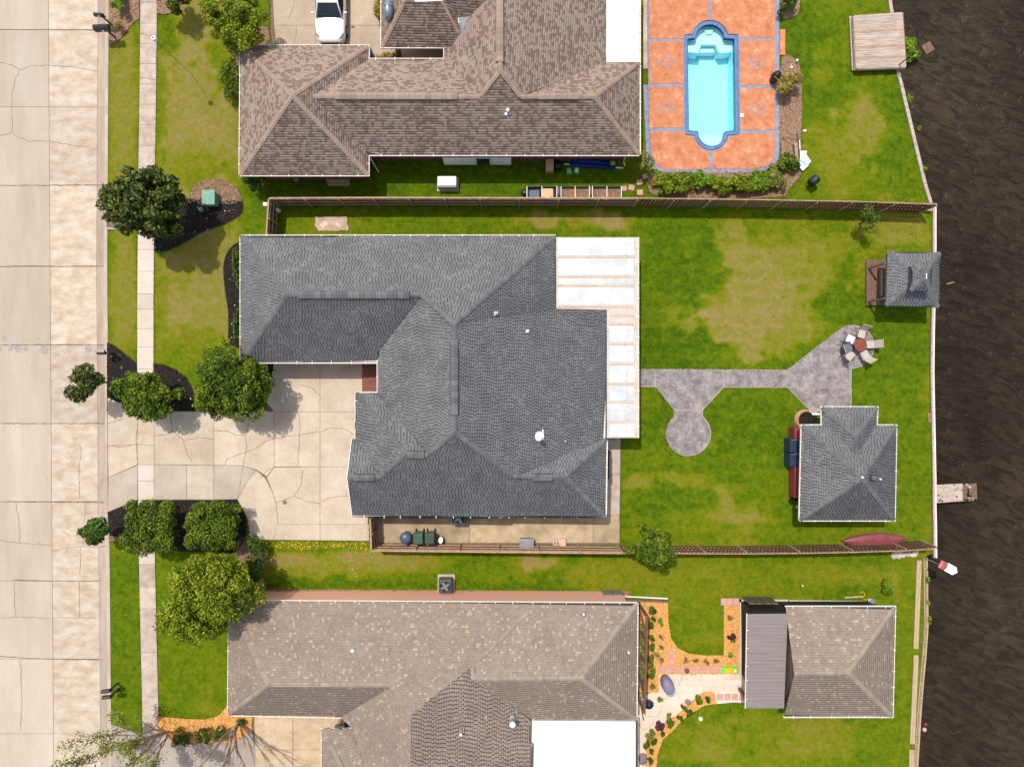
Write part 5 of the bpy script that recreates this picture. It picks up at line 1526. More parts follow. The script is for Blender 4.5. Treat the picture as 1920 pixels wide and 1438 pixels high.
m = MB(); m.box((p[0], p[1], 2.2), (.40, .50, .36), a + 1.57); m.build('house_box', 'white', nb, bevel=.01)
m = MB()
c_, s_ = math.cos(a), math.sin(a)
f2 = lambda x, y, z: (p[0] + x * c_ - y * s_, p[1] + x * s_ + y * c_, z)
m.add([f2(-.28, -.26, 2.38), f2(.28, -.26, 2.38), f2(.42, 0, 2.46), f2(.28, .26, 2.38), f2(-.28, .26, 2.38), f2(-.28, 0, 2.48)], [(0, 1, 2, 5), (5, 2, 3, 4)]); m.build('roof', 'white_roof', nb)
m = MB(); m.add([f2(-.31, -.25, 2.0), f2(-.31, .25, 2.0), f2(-.30, .25, 2.38), f2(-.30, 0, 2.47), f2(-.30, -.25, 2.38)], [(0, 1, 2, 3, 4)]); m.box(f2(-.38, 0, 2.03), (.15, .46, .03), a); m.build('red_front', plain('coral_red', (.55, .17, .16)), nb)
for i, (x, y, r_) in enumerate(((1735, 1357, .12), (1733, 1367, .14), (1739, 1375, .07))): 
    m = MB(); m.lathe(W(x, y, -.74), [(r_, 0), (r_ * .9, .06), (r_ * .3, .1)], 8)
    tag(m.build('litter', ('red', 'walk_old', 'black')[i], None, at=W(x, y)), ('scrap of red litter floating at the lower right bulkhead', 'pale lump of litter floating at the lower right bulkhead', 'tiny dark piece of litter beside the pale floating lump')[i], 'litter')
rk = T('rock_pile', 'pale rubble stones heaped under the right end of the lower fence', 'rocks', W(1695, 1039))
for k in range(9):
    m = MB(); r_ = R.uniform(.1, .24); m.lathe(W(1676 + k * 5 + R.uniform(-2, 2), 1038 + R.uniform(-2, 2), 0), [(r_, 0), (r_ * .95, r_ * .4), (r_ * .5, r_ * .7), (.02, r_ * .75)], 7, 1.3, .8, R.random() * 3); m.build('stone', 'walk_new', rk)

# ================================================================ PLANTS
def leaves(cen, nrm_up, n, size, rng, asp=.5):
    """rhombic, slightly folded leaves at the given centres"""
    n = len(cen)
    a = rng.uniform(0, 2 * np.pi, n)
    nz = np.stack([rng.normal(0, .55, n), rng.normal(0, .55, n), np.abs(rng.normal(.75, .35, n))], -1) + nrm_up * .6
    nz /= np.linalg.norm(nz, axis=1)[:, None]
    t = np.stack([np.cos(a), np.sin(a), rng.normal(0, .3, n)], -1)
    t -= nz * (t * nz).sum(1)[:, None]; t /= np.linalg.norm(t, axis=1)[:, None]
    b = np.cross(nz, t)
    L = size * rng.uniform(.6, 1.35, n)[:, None]
    tip, base = cen + t * L * .5 - nz * L * .12, cen - t * L * .5
    w = L * asp * .5
    V = np.stack([base, cen + b * w + nz * L * .06, tip, cen - b * w + nz * L * .06], 1).reshape(-1, 3)
    return V, np.arange(4 * n).reshape(-1, 4)


def tree(name, label, cat, px, py, hc, rx, ry, rz, n, leaf, mat, seed, group=None, trunk=True, box=False, gap=.0, clumps=None, asp=.5, bark='trunk', base=None, spread=.30, name_crown='crown', holes=()):
    """crown seen at photo pixel (px,py) with its middle hc metres up; rx, ry in pixels, rz in metres"""
    rng = np.random.default_rng(seed)
    c = np.array(W(px, py, hc)); k = 1 - hc / H
    Rx, Ry = rx / 30 * k, ry / 30 * k
    o = T(name, label, cat, (c[0], c[1], 0) if base is None else W(*base), group)
    K = clumps or max(8, int(26 * (rx * ry / 3000) ** .6))
    d = rng.normal(size=(K, 3)); d /= np.linalg.norm(d, axis=1)[:, None]
    d[:, 2] = np.where(d[:, 2] < -.35, -d[:, 2], d[:, 2])
    r = rng.uniform(.40, .93, K)
    if box:
        d = d / np.maximum(np.abs(d[:, :2]).max(1), .45)[:, None] * .92
        d[:, 2] = np.clip(d[:, 2], -1, 1)
    th = np.arctan2(d[:, 1], d[:, 0]); ph = rng.uniform(0, 6.28, 3)
    if not box: r = r * (1 + .11 * np.sin(2 * th + ph[0]) + .10 * np.sin(3 * th + ph[1]) + .09 * np.sin(5 * th + ph[2]))
    cl = d * r[:, None]
    if box: cl = np.stack([rng.uniform(-.86, .86, K), rng.uniform(-.86, .86, K), rng.uniform(-.2, .8, K)], -1)
    cl = np.concatenate([cl, np.array([[0, 0, .35]])]); K += 1
    cr = rng.uniform(.75, 1.25, K) * spread * (1.0 if K < 40 else .85)
    wgt = cr ** 2; wgt /= wgt.sum()
    idx = rng.choice(K, n, p=wgt)
    off = rng.normal(size=(n, 3)); off /= np.linalg.norm(off, axis=1)[:, None]
    off *= (rng.uniform(.25, 1, n) ** .45)[:, None] * cr[idx][:, None]
    q = cl[idx] + off
    if box:
        q = np.clip(q, -1.0 + rng.uniform(-.05, .08, q.shape), 1.0 + rng.uniform(-.08, .05, q.shape))
    up = off / (np.linalg.norm(off, axis=1)[:, None] + 1e-6) * .7 + q * .5
    ctone = rng.uniform(-.20, .20, K)
    pos = c + q * np.array([Rx, Ry, rz])
    keep = pos[:, 2] > .08
    pos, up, idx, q = pos[keep], up[keep], idx[keep], q[keep]
    V, F = leaves(pos, up, len(pos), leaf, rng, asp)
    tn = np.clip(rng.uniform(0, 1, len(pos)) ** 1.15 + ctone[idx], 0, 1)
    cr_o = np_mesh(name_crown, V, F, mat, o, tn)
    if trunk:
        m = MB(); b = wloc(o); top = Vector(c)
        tr = max(.035, min(.16, Rx * .06))
        mid = b.lerp(top, .5) + Vector((R.uniform(-.1, .1), R.uniform(-.1, .1), 0))
        m.tube([b - Vector((0, 0, .1)), b + Vector((0, 0, .25)), mid, top], [tr * 1.4, tr, tr * .75, tr * .4], 8)
        for j in range(0, K - 1, max(1, K // 12)):
            e_ = Vector(c + cl[j] * np.array([Rx, Ry, rz]) * .9); e_.z = max(e_.z, .3)
            s0 = b.lerp(top, R.uniform(.35, .8)); m1 = s0.lerp(e_, .5) + Vector((0, 0, .1))
            m.tube([s0, m1, e_], [tr * .5, tr * .3, tr * .12], 5)
        m.build('trunk', bark, o)
    return o


tree('magnolia_tree', 'large glossy dark green magnolia spreading over the sidewalk at the left', 'tree', 274, 384, 3.4, 80, 62, 2.3, 20000, .25, 'lf_magnolia', 1, base=(312, 395), clumps=200, spread=.19, asp=.5)
tree('young_magnolia', 'small dark magnolia leaning out over the street beside the triangular mulch bed', 'tree', 167, 716, 2.3, 37, 36, 1.1, 3400, .19, 'lf_magnolia', 2, base=(214, 717), clumps=16, spread=.34)
tree('broadleaf_tree', 'bright green bushy tree over the sidewalk above the driveway mouth', 'tree', 277, 743, 2.2, 57, 50, 1.4, 16000, .155, 'lf_mid', 3, base=(318, 738), clumps=150, spread=.2)
tree('broadleaf_tree', 'tall bushy green tree at the lower left corner of the grey house wing', 'tree', 433, 718, 3.0, 72, 80, 1.9, 25000, .155, 'lf_mid', 4, base=(478, 716), clumps=200, spread=.19)
tree('young_magnolia', 'small dark round tree at the kerb below the driveway mouth', 'tree', 185, 993, 2.2, 29, 26, .95, 2000, .20, 'lf_dark', 5, base=(232, 985), clumps=12, spread=.38)
tree('clipped_tree', 'squarish clipped green tree with sparse left side over the sidewalk below the driveway', 'tree', 289, 985, 2.0, 48, 50, 1.2, 17000, .14, 'lf_mid', 6, base=(322, 985), clumps=150, box=True, spread=.24)
tree('clipped_hedge', 'square clipped hedge block beside the curved driveway apron', 'hedge', 405, 984, 1.6, 47, 44, 1.2, 19000, .13, 'lf_mid', 7, base=(425, 980), clumps=150, box=True, spread=.25)
tree('oak_tree', 'big light green leafy tree beside the upper left corner of the taupe roof', 'tree', 391, 1117, 4.2, 88, 86, 2.3, 30000, .165, 'lf_light', 8, base=(440, 1082), clumps=230, spread=.19)
tree('shrub', 'loose dark green shrub between the big light tree and the driveway', 'shrub', 482, 1062, 1.0, 34, 44, .8, 2600, .15, 'lf_dark', 9, clumps=16, spread=.34)
tree('small_tree', 'small feathery green tree straddling the lower fence in mid yard', 'tree', 1222, 1024, 2.3, 49, 44, 1.3, 9500, .13, 'lf_dark', 10, base=(1206, 1018), clumps=90, spread=.2).children[0].data.materials[0] = MT['lf_mid']
tree('broadleaf_tree', 'loose yellowish green tree at the upper left of the brown roof', 'tree', 443, 42, 3.2, 64, 62, 1.8, 12000, .16, 'lf_light', 11, base=(476, 70), clumps=100, spread=.18)
tree('shrub', 'low green shrub against the left wall of the brown roofed house', 'shrub', 436, 148, .9, 22, 42, .7, 1600, .14, 'lf_mid', 12, clumps=12, spread=.36)
tree('broadleaf_tree', 'dark round bush at the top edge beside the sidewalk', 'tree', 312, -8, 1.8, 36, 30, 1.2, 2500, .17, 'lf_dark', 13, clumps=14, spread=.34)
tree('grass_clump', 'bright green spiky clump in the pinkish bark bed beside the kerb', 'plant', 226, 8, .5, 14, 26, .5, 700, .3, 'lf_bright', 14, trunk=False, asp=.14, clumps=8)
tree('grass_clump', 'dry tan grass clump behind the two black mailboxes at the upper left', 'plant', 223, 52, .4, 8, 9, .4, 160, .3, 'lf_yellow', 15, trunk=False, asp=.12, clumps=5)
tree('sapling', 'thin sparse sapling with fine foliage near the long upper fence', 'tree', 1622, 412, 1.6, 26, 22, 1.1, 700, .13, 'lf_dark', 16, base=(1612, 420), clumps=12, spread=.36)
tree('shrub', 'small bright yellow-green shrub standing alone on the lower right lawn', 'shrub', 1666, 1100, .5, 11, 13, .45, 420, .13, 'lf_bright', 17, clumps=6, spread=.45)
tree('water_plant', 'bright lime green plants growing out of the water beside the plank platform', 'plant', 1711, 92, .0, 19, 26, .5, 900, .22, 'lf_bright', 18, trunk=False, clumps=10, spread=.36)
for o in [q for q in C.objects if q.get('label', '').startswith('bright lime')]: o.location.z = -.7; WL[o.name] = o.location.copy(); [setattr(c, 'location', Vector((0, 0, .35))) for c in o.children]
tree('shrub', 'dark shaded shrub at the lower left corner of the brown roof', 'shrub', 479, 342, .8, 24, 20, .8, 1300, .15, 'lf_dark', 19, clumps=10, spread=.38)
tree('shrub', 'pale speckled bush at the lower right corner of the brown roof', 'shrub', 1207, 303, 1.0, 18, 24, .9, 1200, .12, 'lf_olive', 20, clumps=10, spread=.38)
tree('shrub', 'small round dark shrub at the top edge right of the pool deck', 'shrub', 1476, 8, .6, 19, 17, .6, 1200, .13, 'lf_dark', 21, clumps=10, spread=.38)
tree('tropical_plant', 'yellowing strappy plant in the bark bed beside the pool deck', 'plant', 1477, 160, .7, 21, 24, .7, 700, .40, 'lf_yellow', 22, trunk=False, clumps=8, asp=.2, spread=.4)
tree('tropical_plant', 'dark green heart of the yellowing plant bed right of the pool', 'plant', 1476, 158, .8, 11, 13, .5, 350, .26, 'lf_dark', 23, trunk=False, clumps=5, asp=.3, spread=.4)
HL = ['first leafy green clump of the border below the pool deck from the left', 'second leafy green clump of the pool deck border from the left', 'third leafy green clump of the pool deck border with lighter leaves', 'fourth leafy green clump in the middle of the pool deck border', 'fifth leafy green clump below the lower right pool panel', 'sixth leafy green clump with lime leaves below the deck corner', 'seventh clump with yellow leaves at the deck corner near the fence', 'leafy green clump at the rounded deck corner beside the leaning boards']
for i, (x, y, rx, ry, mt) in enumerate(((1247, 344, 21, 20, 'lf_light'), (1282, 342, 23, 20, 'lf_light'), (1316, 340, 20, 18, 'lf_bright'), (1352, 346, 23, 18, 'lf_light'), (1390, 345, 22, 17, 'lf_light'), (1424, 340, 20, 20, 'lf_bright'), (1452, 338, 20, 26, 'lf_olive'), (1474, 306, 20, 16, 'lf_mid'))):
    tree('border_shrub', HL[i], 'shrub', x, y, .45, rx * 1.18, ry * 1.12, .5, 2100, .16, mt, 30 + i, group='leafy clumps along the pool deck border', trunk=False, clumps=30, spread=.26)
tree('palm', 'small spiky palm beside the entry porch of the brown roofed house', 'plant', 713, 20, .6, 10, 22, .6, 350, .45, 'lf_yellow', 40, trunk=False, asp=.12, clumps=6, spread=.5)
tree('palm', 'dry tan spiky plant between the two front wings of the brown house', 'plant', 727, 108, .4, 20, 10, .4, 420, .4, 'lf_yellow', 41, trunk=False, asp=.12, clumps=7, spread=.5)
for i, (y, h_) in enumerate(((505, 40), (610, 45))):
    tree('foundation_shrub', ('upper narrow shrub against the left wall of the grey house', 'lower narrow shrub against the left wall of the grey house')[i], 'shrub', 447, y, .6, 8, h_, .6, 900, .14, 'lf_dark', 42 + i, group='shrubs against the grey house wall', trunk=False, clumps=12, spread=.4)
BXL = ('widest clipped boxwood in the orange bed, left of its row', 'middle clipped boxwood ball in the orange bed', 'right clipped boxwood ball under the forked bare trunk')
for i, (x, y, rx, ry) in enumerate(((343, 1381, 19, 18), (384, 1376, 15, 15), (417, 1373, 16, 15))):
    tree('boxwood', BXL[i], 'shrub', x, y, .5, rx * .84, ry * .84, .5, 2200, .08, 'lf_dark', 50 + i, group='clipped boxwoods in the orange bed', trunk=False, clumps=22, box=True, spread=.33)
# plants of the taupe house garden
GP = [(1223, 1144, 10, 10, 'lf_mid', 'star-shaped green plant at the top of the orange mulch bed'), (1239, 1167, 6, 6, 'lf_bright', 'small round bright green ball in the upper orange mulch'), (1220, 1170, 9, 13, 'lf_dark', 'dark green bush beside the top of the trellis frame'),
      (1222, 1197, 7, 7, 'lf_mid', 'small green bush below the dark one beside the trellis'), (1221, 1213, 7, 9, 'lf_mid', 'green bush halfway down the trellis frame'), (1220, 1236, 8, 12, 'lf_mid', 'tall green bush below the middle of the trellis'), (1221, 1261, 9, 14, 'lf_mid', 'large rounded green bush near the patio end of the trellis bed'),
      (1239, 1193, 5, 6, 'lf_grey', 'grey wispy plant in the orange bed left of the curved lawn'), (1239, 1213, 5, 6, 'lf_grey', 'second grey wispy plant down the curved lawn edge'), (1239, 1236, 6, 7, 'lf_grey', 'grey wispy plant left of the two pink slabs'), (1229, 1225, 4, 4, 'lf_olive', 'tiny olive plant between trellis bushes and grey wisps'),
      (1284, 1238, 6, 6, 'lf_grey', 'first grey tuft right of the two pink slabs'), (1304, 1237, 5, 5, 'lf_grey', 'second grey tuft above the pink paver row'), (1324, 1239, 5, 5, 'lf_grey', 'third grey tuft above the pink paver row'), (1341, 1237, 6, 6, 'lf_grey', 'broad grey tuft near the right end of the paver row'),
      (1368, 1157, 5, 5, 'lf_grey', 'bare grey twig plant at the top of the strip beside the lean-to'), (1372, 1194, 6, 9, 'lf_purple', 'reddish twiggy plant halfway down the strip beside the lean-to'), (1373, 1200, 4, 4, 'lf_bright', 'small lime sprig under the reddish twigs by the lean-to'), (1370, 1226, 5, 5, 'lf_olive', 'olive ball plant low in the strip beside the lean-to'), (1222, 1286, 5, 6, 'lf_olive', 'faint olive plant at the bottom of the trellis bed'),
      (1308, 1313, 8, 12, 'lf_mid', 'bushy green plant at the top right of the slanting bed'), (1327, 1312, 5, 6, 'lf_dark', 'small dark palm like plant beside the stepping slabs'), (1283, 1324, 5, 5, 'lf_mid', 'green tuft behind the red brown rock in the slanting bed'), (1292, 1336, 6, 6, 'lf_dark', 'dark green ball halfway along the slanting bed'), (1302, 1337, 5, 4, 'lf_bright', 'lime green tuft beside the dark ball near the lawn'),
      (1276, 1346, 5, 5, 'lf_dark', 'dark green ball below the middle of the slanting bed'), (1254, 1342, 4, 6, 'lf_olive', 'thin upright plant at the patio edge of the slanting bed'), (1258, 1356, 9, 9, 'lf_mid', 'mixed green leafy plant right of the purple shrub'), (1236, 1359, 9, 9, 'lf_purple', 'round purple leaved shrub at the patio edge'), (1241, 1374, 5, 5, 'lf_dark', 'dark green ball under the purple shrub'),
      (1218, 1379, 9, 8, 'lf_olive', 'yellow-green mound at the patio end of the slanting bed'), (1225, 1389, 6, 6, 'lf_dark', 'dark ball under the yellow-green mound'), (1212, 1394, 7, 8, 'lf_mid', 'leafy plant at the narrow patio strip low in the bed'), (1220, 1407, 5, 6, 'lf_dark', 'dark oval plant near the lower end of the bed'), (1219, 1427, 5, 7, 'lf_dark', 'lowest dark plant in the slanting bed at the picture bottom'), (1235, 1309, 6, 5, 'lf_olive', 'potted olive plant standing on the patio beside the black pot')]
for i, (x, y, rx, ry, mt, lb) in enumerate(GP):
    tree('garden_plant', lb, 'plant', x, y, .3 if rx < 7 else .45, rx, ry, .35, 130 if mt == 'lf_grey' else 70 + int(rx * ry * 6), .11, mt, 70 + i, group='small plants in the orange mulch beds', trunk=False, clumps=6, spread=.42, asp=.2 if mt == 'lf_grey' else .5)
tree('vine', 'shaded vines growing behind the red brown trellis frame', 'plant', 1203, 1235, 1.0, 5, 90, .8, 1500, .16, 'lf_olive', 120, trunk=False, clumps=26, spread=.2)
for i, (x, y, s_) in enumerate(((1738, 1088, 5), (1740, 1130, 4), (1741, 1162, 4), (1705, 185, 5), (1722, 240, 4), (1733, 318, 5))):
    tree('weed', ('lime weed tuft at the top of the lower right bulkhead', 'weed tuft on the lower bulkhead below the top one', 'third weed tuft down the lower bulkhead', 'weed tuft on the slanting bulkhead below the platform', 'weed tuft midway on the slanting bulkhead', 'weed tuft low on the slanting bulkhead near the fence')[i], 'weed', x, y, .1, s_, s_ * 1.6, .2, 90, .13, 'lf_bright', 130 + i, group='weeds growing on the bulkheads', trunk=False, clumps=4, spread=.5)


# bare branching trees by the taupe driveway
def branchy(name, label, base, tips, seed, r0, leaf=None, nl=0, trunk_top=None):
    rr = random.Random(seed); o = T(name, label, 'tree', W(*base))
    m = MB(); b = Vector(W(*base))
    ends = []

    def grow(p, q, r, lev):
        d = q - p; n = 4; pts = [p]
        for i in range(1, n + 1):
            j = d.length * .045
            pts.append(p + d * (i / n) + Vector((rr.uniform(-j, j), rr.uniform(-j, j), rr.uniform(-j, j))))
        m.tube(pts, [r * (1 - .62 * i / n) for i in range(n + 1)], 7 if lev < 1 else 5, cap=False)
        if lev >= 3: ends.append(pts[-1]); return
        for i in range(1, n + 1):
            for _ in range(1 if lev < 2 else rr.choice((1, 1, 2))):
                L = d.length * rr.uniform(.32, .55); a = rr.uniform(-.75, .75); c_, s_ = math.cos(a), math.sin(a); u = d.normalized()
                v = Vector((u.x * c_ - u.y * s_, u.x * s_ + u.y * c_, u.z + rr.uniform(-.35, .3))).normalized()
                grow(pts[i], pts[i] + v * L, r * (1 - .62 * i / n) * .62, lev + 1)
    for t_ in tips: grow(b + Vector((rr.uniform(-.08, .08), rr.uniform(-.08, .08), -.05)), Vector(W(*t_)), r0, 0)
    m.build('branch', 'pale_bark', o, smooth=True)
    if leaf:
        rng = np.random.default_rng(seed); E_ = np.array([tuple(e) for e in ends]); idx = rng.integers(0, len(E_), nl)
        far = np.linalg.norm(E_ - np.array(b), axis=1); idx = idx[far[idx] > np.quantile(far, .3)]
        pos = E_[idx] + rng.normal(0, .16, (len(idx), 3)); V, F = leaves(pos, np.tile([0, 0, .5], (len(idx), 1)), len(idx), .14, rng, .5)
        np_mesh('foliage', V, F, leaf, o, rng.random(len(idx)))
    return o


branchy('crape_myrtle', 'half bare tree with yellow-green leaf clusters at the lower left driveway mouth', (312, 1372), [(198, 1408, 3.8), (232, 1436, 4.4), (218, 1370, 3.0), (285, 1425, 4.2), (262, 1395, 3.4)], 4, .075, 'lf_olive', 5200)
branchy('crape_myrtle', 'bare leafless forked tree rising from the orange bed by the driveway', (450, 1352), [(432, 1384, 2.0), (425, 1440, 4.6), (380, 1425, 4.2), (452, 1460, 5.0), (408, 1462, 5.0)], 9, .085)
tree('sprout', 'dark green sprouts at the foot of the bare forked tree', 'plant', 452, 1352, .35, 9, 8, .3, 300, .14, 'lf_dark', 140, trunk=False, clumps=5, spread=.45)

# ================================================================ SMALL THINGS
# mailboxes: head px, base px
def mailbox(label, base, ang, big=1.0, flag=True, col='black_metal'):
    o = T('mailbox', label, 'mailbox', W(*base)); p = W(*base)
    m = MB(); m.box((p[0], p[1], .5), (.085, .085, 1.05), ang); m.build('post', 'black_metal', o)
    m = MB(); prof = [(-.11 * big, 0), (.11 * big, 0), (.11 * big, .12 * big), (.08 * big, .19 * big), (0, .225 * big), (-.08 * big, .19 * big), (-.11 * big, .12 * big)]
    c_, s_ = math.cos(ang), math.sin(ang); L = .27 * big
    vs = []
    for t_ in (-L, L):
        for x, z in prof: vs.append((p[0] - .12 * c_ + t_ * c_ - x * s_, p[1] - .12 * s_ + t_ * s_ + x * c_, 1.03 + z))
    n = len(prof); m.add(vs, [(i, (i + 1) % n, n + (i + 1) % n, n + i) for i in range(n)] + [tuple(range(n - 1, -1, -1)), tuple(range(n, 2 * n))]); m.build('box', col, o, bevel=.008)
    m = MB(); m.box((p[0] + .02 * c_, p[1] + .02 * s_, 1.0), (.5, .1, .04), ang); m.build('bracket', 'black_metal', o)
    if flag:
        m = MB(); m.box((p[0] - .05 * c_ + .13 * big * s_, p[1] - .05 * s_ - .13 * big * c_, 1.2), (.12, .02, .06), ang); m.build('flag', 'white', o)
    return o


mg = 'black kerbside mailboxes'
mailbox('large square black mailbox at the upper left kerb, lower of the two', (216, 71), 0.05, 1.7)['group'] = mg
mailbox('slim black mailbox at the upper left kerb, above the large square one', (209, 47), -.1, 1.0)['group'] = mg
o = mailbox('twin grey-and-black mailbox in the black triangular mulch bed', (214, 663.5), 0, .9, False); o['group'] = mg
mailbox('twin mailbox', (214, 663.5), 0, 1)  # replaced below
_t = [q for q in C.objects if q.get('label') == 'twin mailbox'][0]
for ch_ in list(_t.children): bpy.data.objects.remove(ch_)
bpy.data.objects.remove(_t)
p = W(214, 663.5)
m = MB(); m.box((p[0] - .14, p[1] + .13, 1.16), (.5, .13, .17)); m.build('side_box', 'steel', o, bevel=.02)
m = MB(); m.box((p[0] - .14, p[1] + .05, 1.2), (.42, .03, .02)); m.build('name_plate', 'white', o)
mailbox('upper of the two slender black mailboxes at the lower left kerb', (222, 1280), .12, .95, False)['group'] = mg
mailbox('lower of the two slender black mailboxes at the lower left kerb', (223.5, 1291), .1, .95, True)['group'] = mg
# yard lamp with globe
yl = T('yard_lamp', 'thin tall yard lamp with a small white globe over the upper sidewalk', 'lamp', W(362, 143))
p = W(362, 143)
m = MB(); m.tube([(p[0], p[1], -.1), (p[0], p[1], 4.45)], .015, 8); m.build('pole', plain('olive_pole', (.25, .22, .10)), yl)
m = MB(); m.lathe((p[0], p[1], 4.45), [(.06, 0), (.13, .06), (.16, .16), (.13, .27), (.05, .32)], 16); m.build('globe', 'white', yl, smooth=True)
m = MB(); m.lathe((p[0], p[1], 4.77), [(.05, 0), (.03, .05)], 8); m.build('finial', 'black', yl)
# utility cabinet
uc = T('utility_box', 'mint green utility cabinet on the black mulch beside the magnolia', 'utility box', W(398, 376)); p = W(400, 376)
m = MB(); m.box((p[0], p[1], .33), (.72, .80, .72)); m.build('cabinet', 'util_green', uc, bevel=.03)
m = MB(); m.box((p[0], p[1], .71), (.80, .90, .05)); m.build('lid', 'util_green', uc, bevel=.015)
m = MB(); m.lathe(W(380, 395, .0), [(.13, -.1), (.13, .3), (.10, .36), (.03, .38)], 14); tag(m.build('pedestal', 'util_green', None, at=W(380, 395), smooth=False), 'little pale green round pedestal beside the mint green cabinet', 'pedestal')


def ac_unit(label, px, py, s=.8, rz=0, z=.75):
    o = T('air_conditioner', label, 'air conditioner', W(px, py)); p = W(px, py)
    m = MB(); m.box((p[0], p[1], .05), (s + .25, s + .25, .1), rz); m.build('pad', 'walk_old', o)
    m = MB(); m.box((p[0], p[1], .1 + z / 2), (s, s, z), rz); b = m.build('cabinet', 'dkgrey', o, bevel=.08)
    m = MB()
    for k in range(14):
        for sd in (1, -1): m.box((p[0] - s / 2 + s * (k + .5) / 14, p[1] + sd * (s / 2 + .006), .1 + z / 2), (.022, .014, z * .8))
    m.build('fin', 'steel', b, kind='stuff')
    m = MB(); m.lathe((p[0], p[1], .1 + z + .004), [(s * .40, 0), (s * .40, .01)], 24); m.build('fan_opening', 'black', o)
    m = MB()
    for k in range(4):
        a = k * math.pi / 2 + .5; m.box((p[0] + math.cos(a) * s * .17, p[1] + math.sin(a) * s * .17, .1 + z + .022), (s * .34, s * .17, .012), a + .2)
    m.lathe((p[0], p[1], .1 + z + .02), [(.07, 0), (.06, .03)], 10)
    m.build('fan', 'steel', o)
    m = MB()
    for r_ in (.16, .26, .36):
        pts = [(p[0] + s * r_ * 1.1 * math.cos(t * .35), p[1] + s * r_ * 1.1 * math.sin(t * .35), .1 + z + .05) for t in range(19)]; m.tube(pts, .008, 4)
    m.build('grille', 'dkgrey', o)
    return o


ac_unit('grey air conditioner with round fan on the grass beside the orange brick wall', 837, 1092, .82)
ac_unit('dark air conditioner half hidden under the lower eave of the grey house', 862, 967, .85)
m = MB(); p = W(968, 1016, 0); ob = T('storage_box', 'grey lidded storage box on the side slab against the lower fence', 'box', W(987, 1016))
p = W(987, 1015); m.box((p[0], p[1], .25), (.85, .48, .5)); m.build('body', 'dkgrey', ob, bevel=.02)
m = MB(); m.box((p[0], p[1], .53), (.92, .55, .06)); m.build('lid', 'steel', ob, bevel=.02)
cb = T('concrete_block', 'block with four square holes beside the lower fence', 'block', W(1041, 1014)); p = W(1043, 1014)
m = MB()
for dx in (-.19, 0, .19): m.box((p[0] + dx, p[1], .1), (.05, .42, .2))
for dy in (-.19, 0, .19): m.box((p[0], p[1] + dy, .1), (.43, .05, .198))
m.build('block', 'walk_new', cb)
m = MB(); p = W(1055, 1015); m.box((p[0], p[1], .16), (.36, .44, .3), .05); tag(m.build('terracotta_block', 'brick_orange', None, at=p, bevel=.02), 'orange terracotta block next to the block with holes', 'block')
# bins along the fence
def wheelie(label, px, py, mat, grp):
    o = T('wheeled_bin', label, 'bin', W(px, py), grp); p = W(px, py)
    m = MB(); m.box((p[0], p[1], .5), (.50, .58, .9), 0, taper=1.12); m.build('body', mat, o, bevel=.04)
    m = MB(); m.add([(p[0] - .31, p[1] - .36, 1.0), (p[0] + .31, p[1] - .36, 1.0), (p[0] + .31, p[1] + .36, .97), (p[0] - .31, p[1] + .36, .97), (p[0] - .27, p[1] - .30, 1.07), (p[0] + .27, p[1] - .30, 1.07), (p[0] + .27, p[1] + .28, 1.05), (p[0] - .27, p[1] + .28, 1.05)], [(4, 5, 6, 7), (0, 1, 5, 4), (1, 2, 6, 5), (2, 3, 7, 6), (3, 0, 4, 7)]); m.build('lid', mat, o, bevel=.02)
    m = MB(); m.tube([(p[0] - .24, p[1] + .40, .95), (p[0] + .24, p[1] + .40, .95)], .025, 8); m.build('handle', mat, o)
    for sx in (-.24, .24):
        m = MB(); m.tube([(p[0] + sx - .03, p[1] + .33, .12), (p[0] + sx + .03, p[1] + .33, .12)], .12, 14); m.build('wheel', 'tyre', o)
    return o


rb_ = T('round_bin', 'blue-grey domed round bin at the left of the green wheeled bins', 'bin', W(765, 1003)); p = W(764, 1003)
m = MB(); m.lathe((p[0], p[1], 0), [(.28, 0), (.33, .75), (.345, .8)], 20); m.build('body', 'blue_plastic', rb_, smooth=False)
m = MB(); m.lathe((p[0], p[1], .8), [(.36, 0), (.36, .05), (.31, .13), (.17, .2), (.02, .22)], 22); m.build('lid', 'blue_plastic', rb_, smooth=True)
m = MB(); m.box((p[0], p[1] - .37, .82), (.22, .1, .05)); m.build('latch', 'blue_plastic', rb_)
wheelie('brighter green wheeled bin between the blue-grey bin and the dark one', 788, 1003, 'green_plastic', 'wheeled bins at the lower fence')
wheelie('darker green wheeled bin, right one of the green pair', 809, 1003, 'dkgreen_plastic', 'wheeled bins at the lower fence')
pl = T('plastic_pail', 'small white pail right of the green bins', 'pail', W(828, 1010)); p = W(828, 1009)
m = MB(); m.lathe((p[0], p[1], 0), [(.13, 0), (.16, .5), (.165, .52)], 16, .85, 1.25, -.2); m.build('body', 'black', pl)
m = MB(); m.lathe((p[0], p[1], .52), [(.17, 0), (.16, .03)], 16, .85, 1.25, -.2); m.build('lid', 'white', pl)
# generator under the brown house
gn = T('generator', 'white boxy standby generator on the grass strip behind the brown house', 'generator', W(840, 347)); p = W(840, 347)
m = MB(); m.box((p[0], p[1], .36), (1.18, .68, .68)); m.build('cabinet', plain('grey_white', (.5, .48, .46)), gn, bevel=.06)
m = MB(); m.box((p[0], p[1] + .02, .74), (1.2, .62, .09), 0, taper=.92); m.build('lid', 'white', gn, bevel=.05)
m = MB(); m.box((p[0], p[1], .03), (1.35, .85, .08)); m.build('pad', 'walk_old', gn)
